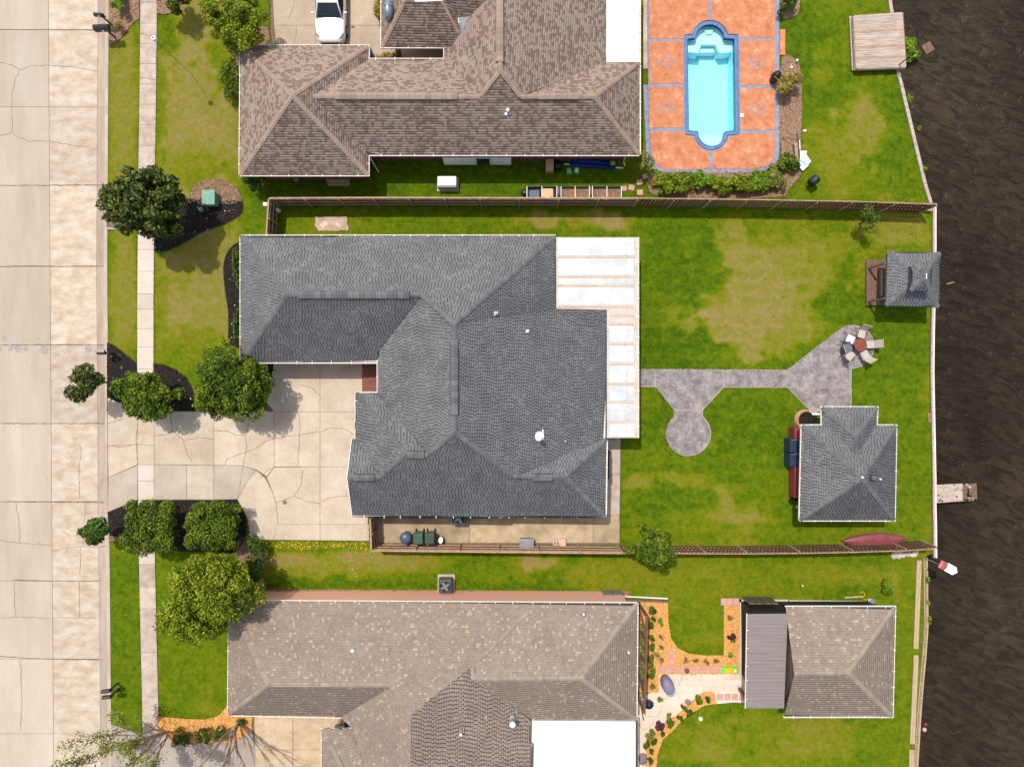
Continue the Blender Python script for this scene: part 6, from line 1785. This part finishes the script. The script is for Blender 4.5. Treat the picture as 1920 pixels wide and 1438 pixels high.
# raised beds
for i, (x0, x1, lb) in enumerate(((987, 1045, 'left raised bed of navy metal holding a tan box'), (1051, 1106, 'middle raised bed of navy metal filled with brown soil'), (1110, 1166, 'right raised bed of navy metal next to the pink stepping stones'))):
    o = T('raised_bed', lb, 'planter', W((x0 + x1) / 2, 360), 'navy raised beds along the upper fence'); y0, y1 = 349.5, 377; zt = .5
    for q in ([(x0, y0), (x1, y0), (x1, y0 + 1.2), (x0, y0 + 1.2)], [(x0, y1 - 1.2), (x1, y1 - 1.2), (x1, y1), (x0, y1)], [(x0, y0), (x0 + 1.4, y0), (x0 + 1.4, y1), (x0, y1)], [(x1 - 1.4, y0), (x1, y0), (x1, y1), (x1 - 1.4, y1)]):
        m = MB(); m.prism(PP(q, zt), 0, zt); m.build('side_panel', 'navy', o)
    m = MB()
    for xx in (x0 + 1, (x0 + x1) / 2, x1 - 1): p, q = W(xx, y0, zt + .02), W(xx, y1, zt + .02); m.box((p[0], (p[1] + q[1]) / 2, zt + .02), (.045, abs(p[1] - q[1]), .03))
    m.each('trim', 'gutter', o)
    m = MB(); m.prism(PP([(x0 + 1.4, y0 + 2), (x1 - 1.4, y0 + 2), (x1 - 1.4, y1 - 2), (x0 + 1.4, y1 - 2)], .3), 0, .3); m.build('soil_fill', 'soil' if i else 'dark', o)
    if i == 0:
        m = MB(); p = W(1027, 364, .5); m.box((p[0], p[1], .45), (.66, .62, .3)); tag(m.build('carton', plain('orange_tan_board', (.62, .40, .20)), None, at=(p[0], p[1], .3), bevel=.01), 'tan open box set inside the left raised bed', 'box')
        m = MB(); p = W(1002, 365, .4); m.box((p[0], p[1], .4), (.66, .5, .25), .05); tag(m.build('grey_sack', 'slate_fabric', None, at=(p[0], p[1], .3), bevel=.08), 'grey sack lying in the left raised bed', 'sack')
for i, x in enumerate((1048, 1108)):
    m = MB(); m.lathe(W(x, 362), [(.14, 0), (.17, .42), (.15, .44), (.03, .45)], 10, .7, 2.2); tag(m.build('black_pot', 'black', None, at=W(x, 362)), ('black sack squeezed between left and middle raised beds', 'black sack squeezed between middle and right raised beds')[i], 'sack', 'black sacks between the raised beds')
m = MB(); m.lathe(W(983, 364), [(.15, 0), (.2, .35), (.1, .45)], 12); tag(m.build('garden_bag', 'black', None, at=W(983, 364)), 'black bag at the left end of the raised beds', 'bag')
# clutter along the brown house wall
m = MB(); p = W(1030, 315); m.box((p[0], p[1], .3), (.48, .75, .6), 0); tag(m.build('tan_cabinet', 'cardboard', None, at=p, bevel=.02), 'tan box against the rear wall of the brown house', 'box')
m = MB(); m.lathe(W(1045, 313), [(.28, 0), (.30, .25), (.2, .42), (.05, .48)], 12, 1, 1.1); tag(m.build('refuse_bag', 'black', None, at=W(1045, 313)), 'black bag next to the tan box behind the brown house', 'bag')
tp = T('tarp_roll', 'long dark blue tarp roll with white pole ends along the brown house wall', 'tarp', W(1112, 312))
p, q = W(1058, 308, .2), W(1168, 315.5, .2)
m = MB(); pp, qq = Vector(p), Vector(q); m.tube([pp, qq], .045, 8); m.build('pole', 'white', tp)
m = MB(); d = qq - pp; m.tube([pp + d * .09, pp + d * .3, pp + d * .6, pp + d * .87], [.12, .15, .14, .11], 10)
m.tube([pp + d * .12 + Vector((0, .22, -.05)), pp + d * .5 + Vector((0, .3, 0)), pp + d * .8 + Vector((0, .2, -.05))], [.12, .2, .12], 8); m.each('sheet', 'tarp', tp, smooth=True)
for i, (x, y, rz, lb) in enumerate(((1067, 321, .15, 'green garden bag with orange print beside the blue tarp, left of the pair'), (1081, 320, -.08, 'green garden bag with white print beside the blue tarp, right of the pair'), (1149, 306, .1, 'small yellow-green bag lying on the right end of the blue tarp'))):
    o = T('garden_bag', lb, 'bag', W(x, y, 0 if i < 2 else .3), 'green garden bags'); p = W(x, y, .1 if i < 2 else .4)
    m = MB(); m.box(p, (.42, .5, .16) if i < 2 else (.36, .3, .12), rz, taper=.85); m.build('sack', 'bag_green', o, bevel=.05)
    m = MB(); m.lathe((p[0], p[1] - .02, p[2] + .085 - .02 * (i == 2)), [(.12, 0), (.11, .008)], 8, 1, 1.1); m.build('print', 'bag_yellow' if i != 1 else 'white', o)
ls = T('lumber_stack', 'stack of weathered boards lying on the shaded grass by the brown house wall', 'boards', W(634, 342))
for k in range(5):
    m = MB(); p = W(633 + k * .6, 333 + k * 3.6, .1); m.box((p[0], p[1], .12 + .03 * (4 - k)), (1.55 - .05 * k, .1, .05), R.uniform(-.02, .02)); m.build('board', 'pale_wood', ls)
m = MB(); p = W(560, 340); m.box((p[0], p[1], .3), (.3, .25, .5), .4); tag(m.build('hose_reel', 'steel', None, at=p, bevel=.04), 'grey hose reel in the shade under the brown eave', 'hose reel')
m = MB(); p = W(694, 108); m.box((p[0], p[1], .4), (.4, .55, .8)); tag(m.build('porch_bin', 'slate_fabric', None, at=p, bevel=.05), 'grey bin in the corner between the brown roof wings', 'bin')
# black kettle barbecue etc. by the pool
bq = T('covered_barbecue', 'round black covered barbecue on the right edge of the pool deck', 'barbecue', W(1448, 152)); p = W(1448, 152)
m = MB(); m.lathe((p[0], p[1], .05), [(.22, 0), (.27, .4), (.29, .65), (.25, .82), (.12, .95), (.02, .98)], 18); m.build('cover', 'black', bq, smooth=True)
m = MB(); m.tube([(p[0] - .12, p[1] + .3, .3), (p[0] - .2, p[1] + .42, .32), (p[0] - .1, p[1] + .5, .32)], .02, 6); m.build('handle', 'brown_wood', bq)
m = MB(); a_, b_ = W(1452, 144, .9), W(1472, 160, .7); m.tube([a_, b_], .022, 6); tag(m.build('pool_pole', 'pale_wood', None, at=a_), 'pale pole leaning from the black barbecue into the yellow plant', 'pole')
kg = T('kettle_grill', 'black barrel shaped grill standing on the lawn near the fence', 'grill', W(1517, 345)); p = W(1517, 345)
a = .7
m = MB(); c_, s_ = math.cos(a), math.sin(a); m.tube([(p[0] - .3 * c_, p[1] - .3 * s_, .65), (p[0] - .26 * c_, p[1] - .26 * s_, .65), (p[0] + .26 * c_, p[1] + .26 * s_, .65), (p[0] + .3 * c_, p[1] + .3 * s_, .65)], [.22, .27, .27, .22], 18); m.build('barrel', 'black', kg, smooth=False)
m = MB(); m.box((p[0] + .0, p[1] + .05, .925), (.3, .16, .012), a); m.build('plate', 'dkgrey', kg)
for sx, sy in ((-.2, -.15), (.2, -.15), (-.2, .15), (.2, .15)):
    m = MB(); q_ = (p[0] + sx * c_ - sy * s_, p[1] + sx * s_ + sy * c_); m.tube([(q_[0], q_[1], 0), (q_[0], q_[1], .5)], .02, 6); m.build('leg', 'black_metal', kg)
m = MB(); m.tube([(p[0] - .45, p[1] - .2, .75), (p[0] - .3, p[1] - .1, .72)], .025, 6); m.build('handle', 'black_metal', kg)
lb_ = T('swing_bench', 'collapsed garden swing of tan slats with black frame beside the pool deck corner', 'swing', W(1495, 283))
m = MB(); 
for k in range(3): m.box(W(1491.5 + k * 2.6, 284 + k * .5, .45 + .05 * k), (.085, 1.45 - .1 * k, .03), .06); 
m.each('seat_slat', 'pale_bark', lb_)
m = MB(); m.box(W(1499.5, 272, .7), (.05, .6, .05), .05); m.build('white_arm', 'white', lb_)
m = MB()
for a_, b_ in (((1466, 259, .1), (1494, 262, .7)), ((1494, 262, .7), (1507, 268, .1)), ((1494, 249, .1), (1497, 262, .7)), ((1465, 313, .1), (1494, 310, .7)), ((1494, 310, .7), (1504, 320, .1)), ((1497, 262, .7), (1499, 312, .7)), ((1487, 312, .5), (1500, 308, .5))): m.tube([W(*a_), W(*b_)], .022, 6)
m.each('frame_tube', 'black_metal', lb_)
bp_ = T('pale_blue_panels', 'two overlapping pale blue boards propped beside the garden swing', 'boards', W(1508, 300))
m = MB(); m.prism(PP([(1500, 283), (1513, 283), (1512, 290), (1521, 303), (1514, 310), (1500, 300)], .3), .27, .30); m.build('upper_board', 'pale_blue', bp_)
m = MB(); m.prism(PP([(1498, 298), (1503, 296), (1517, 310), (1505, 321), (1497, 311)], .22), .19, .225); m.build('lower_board', 'pale_blue', bp_)
m = MB(); p = W(1508, 246); m.box((p[0], p[1], .04), (.22, .14, .08), .1); tag(m.build('loose_brick', 'tan_patio', None, at=p), 'pale loose brick on the lawn edge right of the bark bed', 'brick')
m = MB(); p = W(1467, 287)
for dx, dy, sx, sy in ((-.07, 0, .05, .22), (.07, 0, .05, .22), (0, .1, .19, .05), (0, -.1, .19, .05)): m.box((p[0] + dx, p[1] + dy, .05), (sx, sy, .1))
tag(m.build('small_block', 'cardboard', None, at=p), 'small hollow tan block between the bark bed and the leafy border', 'block')
m = MB(); m.tube([W(1482, 127, .05), W(1485, 120, .25)], [.05, .03], 8); m.lathe(W(1484, 128, .0), [(.09, 0), (.06, .12), (.01, .14)], 8); tag(m.build('spotlight', 'white', None, at=W(1484, 127)), 'small white garden spotlight in the bark bed right of the pool', 'spotlight')
m = MB(); m.tube([W(1494, 116, .0), W(1495, 113, .3)], [.06, .07], 8); tag(m.build('spotlight', 'white', None, at=W(1494, 115)), 'second white garden light at the lawn edge above the bark bed', 'spotlight')
# canoe upside down against the fence
cn = T('canoe', 'faded red canoe lying upside down on the grass against the lower fence', 'canoe', W(1642, 1014))
m = MB(); ns = 22; seg = 12; vs = []
A_, B_ = Vector(W(1581, 1015, .25)), Vector(W(1702, 1010, .25)); d = B_ - A_; u_ = d.normalized(); n_ = Vector((-u_.y, u_.x, 0))
for i in range(ns + 1):
    t_ = i / ns; s_ = math.sin(math.pi * t_) ** .75; wd_ = .50 * s_ + .012; hh = .34 * (.45 + .55 * s_)
    kz = .02 + .10 * abs(2 * t_ - 1) ** 3 * 0
    for j in range(seg + 1):
        a = math.pi * j / seg; x = math.cos(a); z = math.sin(a) ** .62
        vs.append(A_ + d * t_ + n_ * (x * wd_ - .1 * s_) + Vector((0, 0, -.22 + kz + z * hh + x * .22 * s_ * -1 * -.3)))
fs = [(i * (seg + 1) + j, i * (seg + 1) + j + 1, (i + 1) * (seg + 1) + j + 1, (i + 1) * (seg + 1) + j) for i in range(ns) for j in range(seg)]
m.add(vs, [f[::-1] for f in fs]); m.build('hull', 'canoe', cn, smooth=True)
m = MB()
for j in (0, seg): m.tube([vs[i * (seg + 1) + j] for i in range(ns + 1)], .022, 6)
m.tube([vs[i * (seg + 1) + seg // 2] + Vector((0, 0, .006)) for i in range(1, ns)], .012, 5)
m.build('gunwale', 'red', cn, smooth=True)


# patio table and sling chairs
def chair(label, px, py, face, mat, grp='sling chairs round the small patio table'):
    o = T('patio_chair', label, 'chair', (0, 0, 0), grp)
    m = MB(); m.add([(-.25, -.25, .40), (.25, -.25, .40), (.25, .24, .44), (-.25, .24, .44), (-.25, -.25, .42), (.25, -.25, .42), (.25, .24, .46), (-.25, .24, .46)], [(3, 2, 1, 0), (4, 5, 6, 7), (0, 1, 5, 4), (1, 2, 6, 5), (2, 3, 7, 6), (3, 0, 4, 7)]); m.build('seat', mat, o)
    m = MB(); m.add([(-.25, -.25, .43), (.25, -.25, .43), (.25, -.48, 1.0), (-.25, -.48, 1.0), (-.25, -.27, .42), (.25, -.27, .42), (.25, -.50, .99), (-.25, -.50, .99)], [(0, 1, 2, 3), (7, 6, 5, 4), (0, 4, 5, 1), (3, 2, 6, 7), (0, 3, 7, 4), (1, 5, 6, 2)]); m.build('backrest', mat, o)
    m = MB(); m.box((0, -.49, 1.01), (.54, .05, .04)); m.build('top_rail', 'pale_bark', o)
    for sx in (-1, 1):
        m = MB(); m.tube([(sx * .28, .24, 0), (sx * .28, .22, .62), (sx * .28, -.30, .64), (sx * .27, -.36, .75)], .016, 6); m.build('armrest', 'black_metal', o)
        m = MB(); m.tube([(sx * .28, -.42, 0), (sx * .27, -.2, .44)], .016, 6); m.build('leg', 'black_metal', o)
    o.location = W(px, py); WL[o.name] = Vector(W(px, py)); o.rotation_euler = (0, 0, math.radians(face))
    return o


tb = T('patio_table', 'small red-brown octagonal table amid the sling chairs', 'table', W(1604, 648)); p = W(1604, 648)
m = MB(); m.lathe((p[0], p[1], .56), [(.40, 0), (.42, .02), (.42, .045), (.40, .06)], 8); m.build('tabletop', 'redwood', tb)
m = MB(); m.lathe((p[0], p[1], 0), [(.28, 0), (.26, .1), (.1, .15), (.1, .5), (.2, .55)], 12); m.build('pedestal', 'black_metal', tb)
for x, y, f_, mt, lb in ((1608, 627, 165, 'beige', 'beige sling chair above the small round table'), (1625, 646, 92, 'beige', 'beige sling chair right of the small table'), (1615, 666, 30, 'beige', 'beige sling chair at the lower right of the table'), (1587, 666, -40, 'beige', 'beige sling chair at the lower left of the table'), (1583, 651, -70, 'slate_fabric', 'slate grey sling chair left of the table, beside the pale one')):
    chair(lb, x, y, f_, mt)
c_ = chair('sling chair at the upper left of the table, sunlight on its back painted white', 1588, 637, -115, 'white')  # white instead of beige: sun on the reclined back put into the colour

# car in the upper driveway
car = T('parked_car', 'white sedan parked nose down in the upper driveway', 'car', W(624, 20))
cx0, fy = W(625, 0)[0], W(0, 90)[1]            # front bumper on the ground
def ring_(y, hw, z0, z1, rnd=.12):
    return [(cx0 - hw * .92, y, z0), (cx0 - hw, y, z0 + .18), (cx0 - hw, y, z1 - rnd), (cx0 - hw + rnd * .7, y, z1 - .02), (cx0 - hw * .4, y, z1 + .015), (cx0 + hw * .4, y, z1 + .015), (cx0 + hw - rnd * .7, y, z1 - .02), (cx0 + hw, y, z1 - rnd), (cx0 + hw, y, z0 + .18), (cx0 + hw * .92, y, z0)]
sec = [(0, .55, .35, .60), (.06, .72, .26, .70), (.2, .84, .22, .78), (.5, .91, .2, .86), (1.0, .925, .2, .93), (1.35, .925, .2, .97), (2.2, .93, .2, .98), (3.3, .925, .2, .99), (3.9, .91, .22, 1.0), (4.4, .86, .25, .97), (4.6, .74, .3, .85), (4.66, .6, .4, .7)]
m = MB(); vs = []
for y, hw, z0, z1 in sec: vs += ring_(fy + y, hw, z0, z1)
k = 10
m.add(vs, [(i * k + j, i * k + j + 1, (i + 1) * k + j + 1, (i + 1) * k + j) for i in range(len(sec) - 1) for j in range(k - 1)] + [tuple(range(k - 1, -1, -1)), tuple(range((len(sec) - 1) * k, len(sec) * k))]); m.build('body', 'carpaint', car, smooth=True, subsurf=1)
cab = [(1.35, .74, .985), (2.05, .60, 1.40), (2.5, .60, 1.45), (3.1, .58, 1.44), (3.55, .55, 1.36), (4.1, .66, 1.0)]
m = MB(); vs = []
for y, hw, z in cab: vs += [(cx0 - (.86 if z > 1.1 else .82), fy + y, .96), (cx0 - hw, fy + y, z), (cx0 + hw, fy + y, z), (cx0 + (.86 if z > 1.1 else .82), fy + y, .96)]
m.add(vs, [(i * 4 + j, i * 4 + j + 1, i * 4 + 5 + j, i * 4 + 4 + j) for i in range(len(cab) - 1) for j in range(3)]); m.build('cabin_glass', 'glass', car)
m = MB()
top = [(cx0 - .60, fy + 2.05, 1.41), (cx0 + .60, fy + 2.05, 1.41), (cx0 + .61, fy + 2.5, 1.465), (cx0 + .59, fy + 3.1, 1.455), (cx0 + .55, fy + 3.55, 1.37), (cx0 - .55, fy + 3.55, 1.37), (cx0 - .59, fy + 3.1, 1.455), (cx0 - .61, fy + 2.5, 1.465)]
m.add([(p_[0], p_[1], p_[2] + .012) for p_ in top], [(0, 1, 2, 7), (7, 2, 3, 6), (6, 3, 4, 5)])
for sg in (-1, 1): m.tube([(cx0 + sg * .79, fy + 1.33, .985), (cx0 + sg * .61, fy + 2.05, 1.415), (cx0 + sg * .62, fy + 2.6, 1.465), (cx0 + sg * .58, fy + 3.5, 1.38), (cx0 + sg * .70, fy + 4.12, 1.0)], .045, 6)
m.build('roof', 'carpaint', car, smooth=True)
m = MB(); m.box((cx0, fy + 2.62, 1.482), (.7, .62, .01)); m.build('sunroof', 'dkgrey', car)
m = MB(); m.add([(cx0 - .55, fy + 1.62, 1.165), (cx0 - .02, fy + 1.62, 1.165), (cx0 - .02, fy + 1.66, 1.19), (cx0 - .55, fy + 1.66, 1.19)], [(0, 1, 2, 3)]); m.tube([(cx0 - .6, fy + 1.42, 1.04), (cx0 + .0, fy + 1.46, 1.07)], .012, 5); m.tube([(cx0 + .02, fy + 1.42, 1.04), (cx0 + .6, fy + 1.46, 1.07)], .012, 5); m.build('wiper', 'black', car)
for sg in (-1, 1):
    m = MB(); m.box((cx0 + sg * 1.0, fy + 1.62, 1.02), (.2, .11, .13), sg * .2); m.build('wing_mirror', 'carpaint', car, bevel=.04)
    m = MB(); m.add([(cx0 + sg * .50, fy + .10, .70), (cx0 + sg * .74, fy + .20, .72), (cx0 + sg * .88, fy + .52, .83), (cx0 + sg * .80, fy + .46, .85), (cx0 + sg * .55, fy + .17, .76)], [(0, 1, 2, 3, 4) if sg > 0 else (4, 3, 2, 1, 0)]); m.build('headlight', 'steel', car)
    for y in (.85, 3.75):
        m = MB(); m.tube([(cx0 + sg * .74, fy + y, .33), (cx0 + sg * .945, fy + y, .33)], .33, 20); w_ = m.build('wheel', 'tyre', car)
        m = MB(); m.tube([(cx0 + sg * .93, fy + y, .33), (cx0 + sg * .955, fy + y, .33)], .21, 16); m.build('rim', 'steel', w_)
m = MB(); m.box((cx0, fy + .03, .52), (1.1, .06, .16)); m.build('grille', 'black', car)
m = MB(); m.box((cx0, fy + .0, .36), (1.3, .08, .08)); m.build('bumper_vent', 'black', car)

# things on the tan patio
cv = T('covered_grill', 'grey-violet covered grill bulging on the tan patio', 'grill', W(1250, 1280)); p = W(1249, 1279)
m = MB(); m.lathe((p[0], p[1], 0), [(.42, 0), (.44, .4), (.40, .7), (.28, .82), (.05, .86)], 14, .85, 1.35, .35); m.build('cover', 'cover', cv, smooth=True)
m = MB(); m.lathe((p[0] + .13, p[1] - .32, .62), [(.30, 0), (.27, .1), (.05, .14)], 14); m.build('round_table', 'cover_lt', cv, smooth=True)
bo = T('black_pot', 'round black pot with dark hollow at the end of the trellis frame', 'pot', W(1215, 1315)); p = W(1215, 1316)
m = MB(); m.lathe((p[0], p[1], 0), [(.2, 0), (.26, .3), (.28, .36), (.22, .37), (.20, .2), (.02, .18)], 18); m.build('pot', 'navy', bo)
m = MB(); pts = [(1286, 1256), (1270, 1262), (1279, 1266), (1276, 1278), (1262, 1296), (1247, 1308), (1238, 1330), (1230, 1342), (1212, 1344), (1201, 1352), (1202, 1364), (1212, 1366), (1222, 1356), (1232, 1343)]
def spl(pts, n=6):
    out = []
    for i in range(len(pts) - 1):
        p0, p1, p2, p3 = pts[max(i - 1, 0)], pts[i], pts[i + 1], pts[min(i + 2, len(pts) - 1)]
        for j in range(n):
            t_ = j / n
            out.append(tuple(.5 * (2 * p1[k] + (p2[k] - p0[k]) * t_ + (2 * p0[k] - 5 * p1[k] + 4 * p2[k] - p3[k]) * t_ ** 2 + (3 * p1[k] - p0[k] - 3 * p2[k] + p3[k]) * t_ ** 3) for k in (0, 1)))
    return out + [pts[-1]]
m.tube([W(q[0], q[1], .065) for q in spl(pts)], .016, 6); m.tube([W(q[0], q[1], .066) for q in spl([(1235, 1345), (1243, 1325), (1256, 1304), (1266, 1298), (1273, 1306), (1273, 1312)])], .016, 6)
tag(m.build('garden_hose', 'hose', None, at=W(1240, 1310), smooth=True), 'thin tan garden hose looping across the pale patio', 'hose')
sb = T('potting_sack', 'bright green and yellow sack lying at the right end of the pink paver row', 'sack', W(1367, 1254)); p = W(1367, 1254)
m = MB(); m.box((p[0], p[1], .11), (1.0, .42, .18), 0, taper=.88); m.build('sack', plain('lime_sack', (.14, .62, .03), var=.3, scale=5, rough=.4), sb, bevel=.06)
m = MB(); m.box((p[0] - .03, p[1] - .02, .205), (.5, .27, .02)); m.build('print', 'bag_yellow', sb, bevel=.01)
m = MB(); m.box((p[0] + .33, p[1] - .02, .206), (.14, .16, .02)); m.build('label_patch', 'white', sb, bevel=.01)
hp = T('clay_pot', 'small dark clay pot on the pink paver row', 'pot', W(1286, 1254)); p = W(1286, 1254)
m = MB(); m.lathe((p[0], p[1], .06), [(.09, 0), (.14, .2), (.15, .24), (.11, .24), (.09, .1)], 14); m.build('pot', 'brown_wood', hp)
for i, (x, y, r_, lb) in enumerate(((1205, 1421, .28, 'large purple-grey boulder at the bottom of the narrow patio strip'), (1281, 1322, .18, 'red brown rock in the slanting mulch bed'), (1290, 1315, .17, 'pinkish rock at the patio edge near the bushy plant'))):
    m = MB(); m.lathe(W(x, y), [(r_, 0), (r_ * 1.05, r_ * .4), (r_ * .7, r_ * .9), (.03, r_ * 1.05)], 9, 1, 1.3, .4 * i); tag(m.build('boulder', 'boulder' if i != 1 else 'brick_orange', None, at=W(x, y), smooth=True), lb, 'rock', 'rocks in the taupe house garden')
m = MB(); m.lathe(W(1313, 1346), [(.12, 0), (.13, .1), (.05, .2)], 12); tag(m.build('garden_globe', 'white', None, at=W(1313, 1346)), 'round white garden globe at the lawn edge', 'ornament')
m = MB(); m.lathe(W(1505, 1098), [(.08, 0), (.07, .03)], 10); tag(m.build('ground_cap', 'walk_old', None, at=W(1505, 1098)), 'tiny pale round cap in the lawn above the outbuilding', 'cap')
m = MB(); p = W(1148, 1122, .5)
sh_ = T('storage_cabinet', 'grey two panelled cabinet top against the wall at the taupe roof upper edge', 'cabinet', (p[0], p[1], 0))
for k in (-.3, .3): 
    m = MB(); m.box((p[0] + k, p[1] + .1, .55), (.58, .62, 1.1)); m.build('cabinet', 'tan_metal', sh_, bevel=.02)
# tools and hose at the shed's upper side
tl = T('garden_cart', 'pale boards and grey bucket with yellow hose at the upper side of the outbuilding', 'tools', W(1610, 1120))
m = MB(); m.box(W(1600, 1119, .1), (1.1, .09, .06), .06); m.build('board', 'pale_wood', tl)
m = MB(); m.lathe(W(1632, 1125), [(.16, 0), (.2, .2), (.15, .22)], 12, 1.3, .8); m.build('bucket', 'steel', tl)
m = MB(); m.tube([W(q[0], q[1], .12) for q in spl([(1612, 1112), (1618, 1109), (1621, 1116), (1616, 1120), (1622, 1124), (1630, 1122)])], .02, 6); m.build('yellow_hose', 'bag_yellow', tl)
# low fallen branches and stones
m = MB(); p = W(1697, 783, 0); m.box((1e-9 + W(1742, 783)[0], W(1742, 783)[1], .03), (.22, .6, .06), .1); tag(m.build('bare_sand', 'soil', None, at=W(1742, 783)), 'pale bare soil patch beside the bulkhead cap', 'soil')
m = MB(); m.box(W(1714, 392, .15), (2.1, .25, .3), -.02); tag(m.build('timber_beam', 'grey_wood', None, at=W(1714, 392)), 'grey timber beam lying under the water end of the upper fence', 'beam')

# ================================================================ TURF BLADES
rng = np.random.default_rng(99)
nb_ = 230000
bx = rng.uniform(196, 1760, nb_); by = rng.uniform(-30, 1470, nb_)
ok = (bx > interp(KERB_X, by) + 3) & (bx < interp(WALL_X, by) - 6)
for poly in NOGRASS:
    xs = [p[0] for p in poly]; yy = [p[1] for p in poly]
    bb = (bx > min(xs)) & (bx < max(xs)) & (by > min(yy)) & (by < max(yy))
    ok[bb] &= ~inside(poly, bx[bb], by[bb])
for r in ((494, 472, 1112, 945), (494, 136, 1172, 338), (470, 1112, 1166, 1480), (1456, 1126, 1626, 1296), (1388, 1126, 1458, 1290)): ok &= ~((bx > r[0]) & (bx < r[2]) & (by > r[1]) & (by < r[3]))
bx, by = bx[ok], by[ok]; n = len(bx)
dr = dryness(bx, by) + rng.normal(0, .13, n)
a = rng.uniform(0, 6.283, n); Lb = rng.uniform(.03, .085, n) * np.where(dr < .35, 1.15, .9)
c = np.stack([(bx - 960) / 30, (719 - by) / 30, np.zeros(n)], -1)
w = np.stack([np.cos(a), np.sin(a), np.zeros(n)], -1) * .013
tip = c + np.stack([-np.sin(a) * Lb * .8, np.cos(a) * Lb * .8, Lb * .55], -1)
V = np.stack([c + w, tip, c - w], 1).reshape(-1, 3)
g = np_mesh('grass_blades', V, np.arange(3 * n).reshape(-1, 3), 'blade', None, np.clip(dr, 0, 1.1), 'dry', 'FACE')
g['kind'] = 'stuff'
# clover, weeds and stray leaves dotted over the turf
wn_ = 900
wx_, wy_ = rng.uniform(1200, 1740, wn_), rng.uniform(20, 1430, wn_)
k2 = (fbm(wx_ / 50, wy_ / 50, 3) > .47) & (wx_ < interp(WALL_X, wy_) - 10)
for poly in NOGRASS: k2 &= ~inside(poly, wx_, wy_)
wx_, wy_ = wx_[k2], wy_[k2]
ctr = np.stack([(wx_ - 960) / 30, (719 - wy_) / 30, np.full(len(wx_), .05)], -1)
ctr = np.repeat(ctr, 7, 0); ctr[:, :2] += rng.normal(0, .05, (len(ctr), 2))
V, F = leaves(ctr, np.tile([0, 0, 1.0], (len(ctr), 1)), len(ctr), .06, rng, .6)
np_mesh('lawn_weeds', V, F, 'lf_bright', None, np.clip(rng.random(len(ctr)) * .8, 0, 1), kind='stuff')
# ragged tufts along every paved or mulched edge
ed = []
for poly in NOGRASS:
    for i in range(len(poly)):
        p, q = poly[i], poly[(i + 1) % len(poly)]
        L = math.hypot(q[0] - p[0], q[1] - p[1])
        k_ = int(L * 1.6)
        if k_ and L < 600:
            t_ = rng.random(k_); ed.append(np.stack([p[0] + (q[0] - p[0]) * t_ + rng.normal(0, .5, k_), p[1] + (q[1] - p[1]) * t_ + rng.normal(0, .5, k_)], -1))
ed = np.concatenate(ed); ex, ey = ed[:, 0], ed[:, 1]
ok = (ex > interp(KERB_X, ey) + 1) & (ex < interp(WALL_X, ey) - 6) & (ey > -30) & (ey < 1470)
for (i, poly) in enumerate(NOGRASS):
    cx_, cy_ = np.mean([p[0] for p in poly]), np.mean([p[1] for p in poly])
    sh = [(cx_ + (p[0] - cx_) * .985, cy_ + (p[1] - cy_) * .985) for p in poly]
    ok &= ~inside(sh, ex, ey)
ex, ey = ex[ok], ey[ok]; n = len(ex)
a = rng.uniform(0, 6.283, n); Lb = rng.uniform(.05, .11, n)
c = np.stack([(ex - 960) / 30, (719 - ey) / 30, np.full(n, .01)], -1)
w = np.stack([np.cos(a), np.sin(a), np.zeros(n)], -1) * .018
tip = c + np.stack([-np.sin(a) * Lb * .7, np.cos(a) * Lb * .7, Lb * .8], -1)
g = np_mesh('edge_grass', np.stack([c + w, tip, c - w], 1).reshape(-1, 3), np.arange(3 * n).reshape(-1, 3), 'blade', None, np.clip(dryness(ex, ey) - .05 + rng.normal(0, .12, n), 0, 1), 'dry', 'FACE')
g['kind'] = 'stuff'
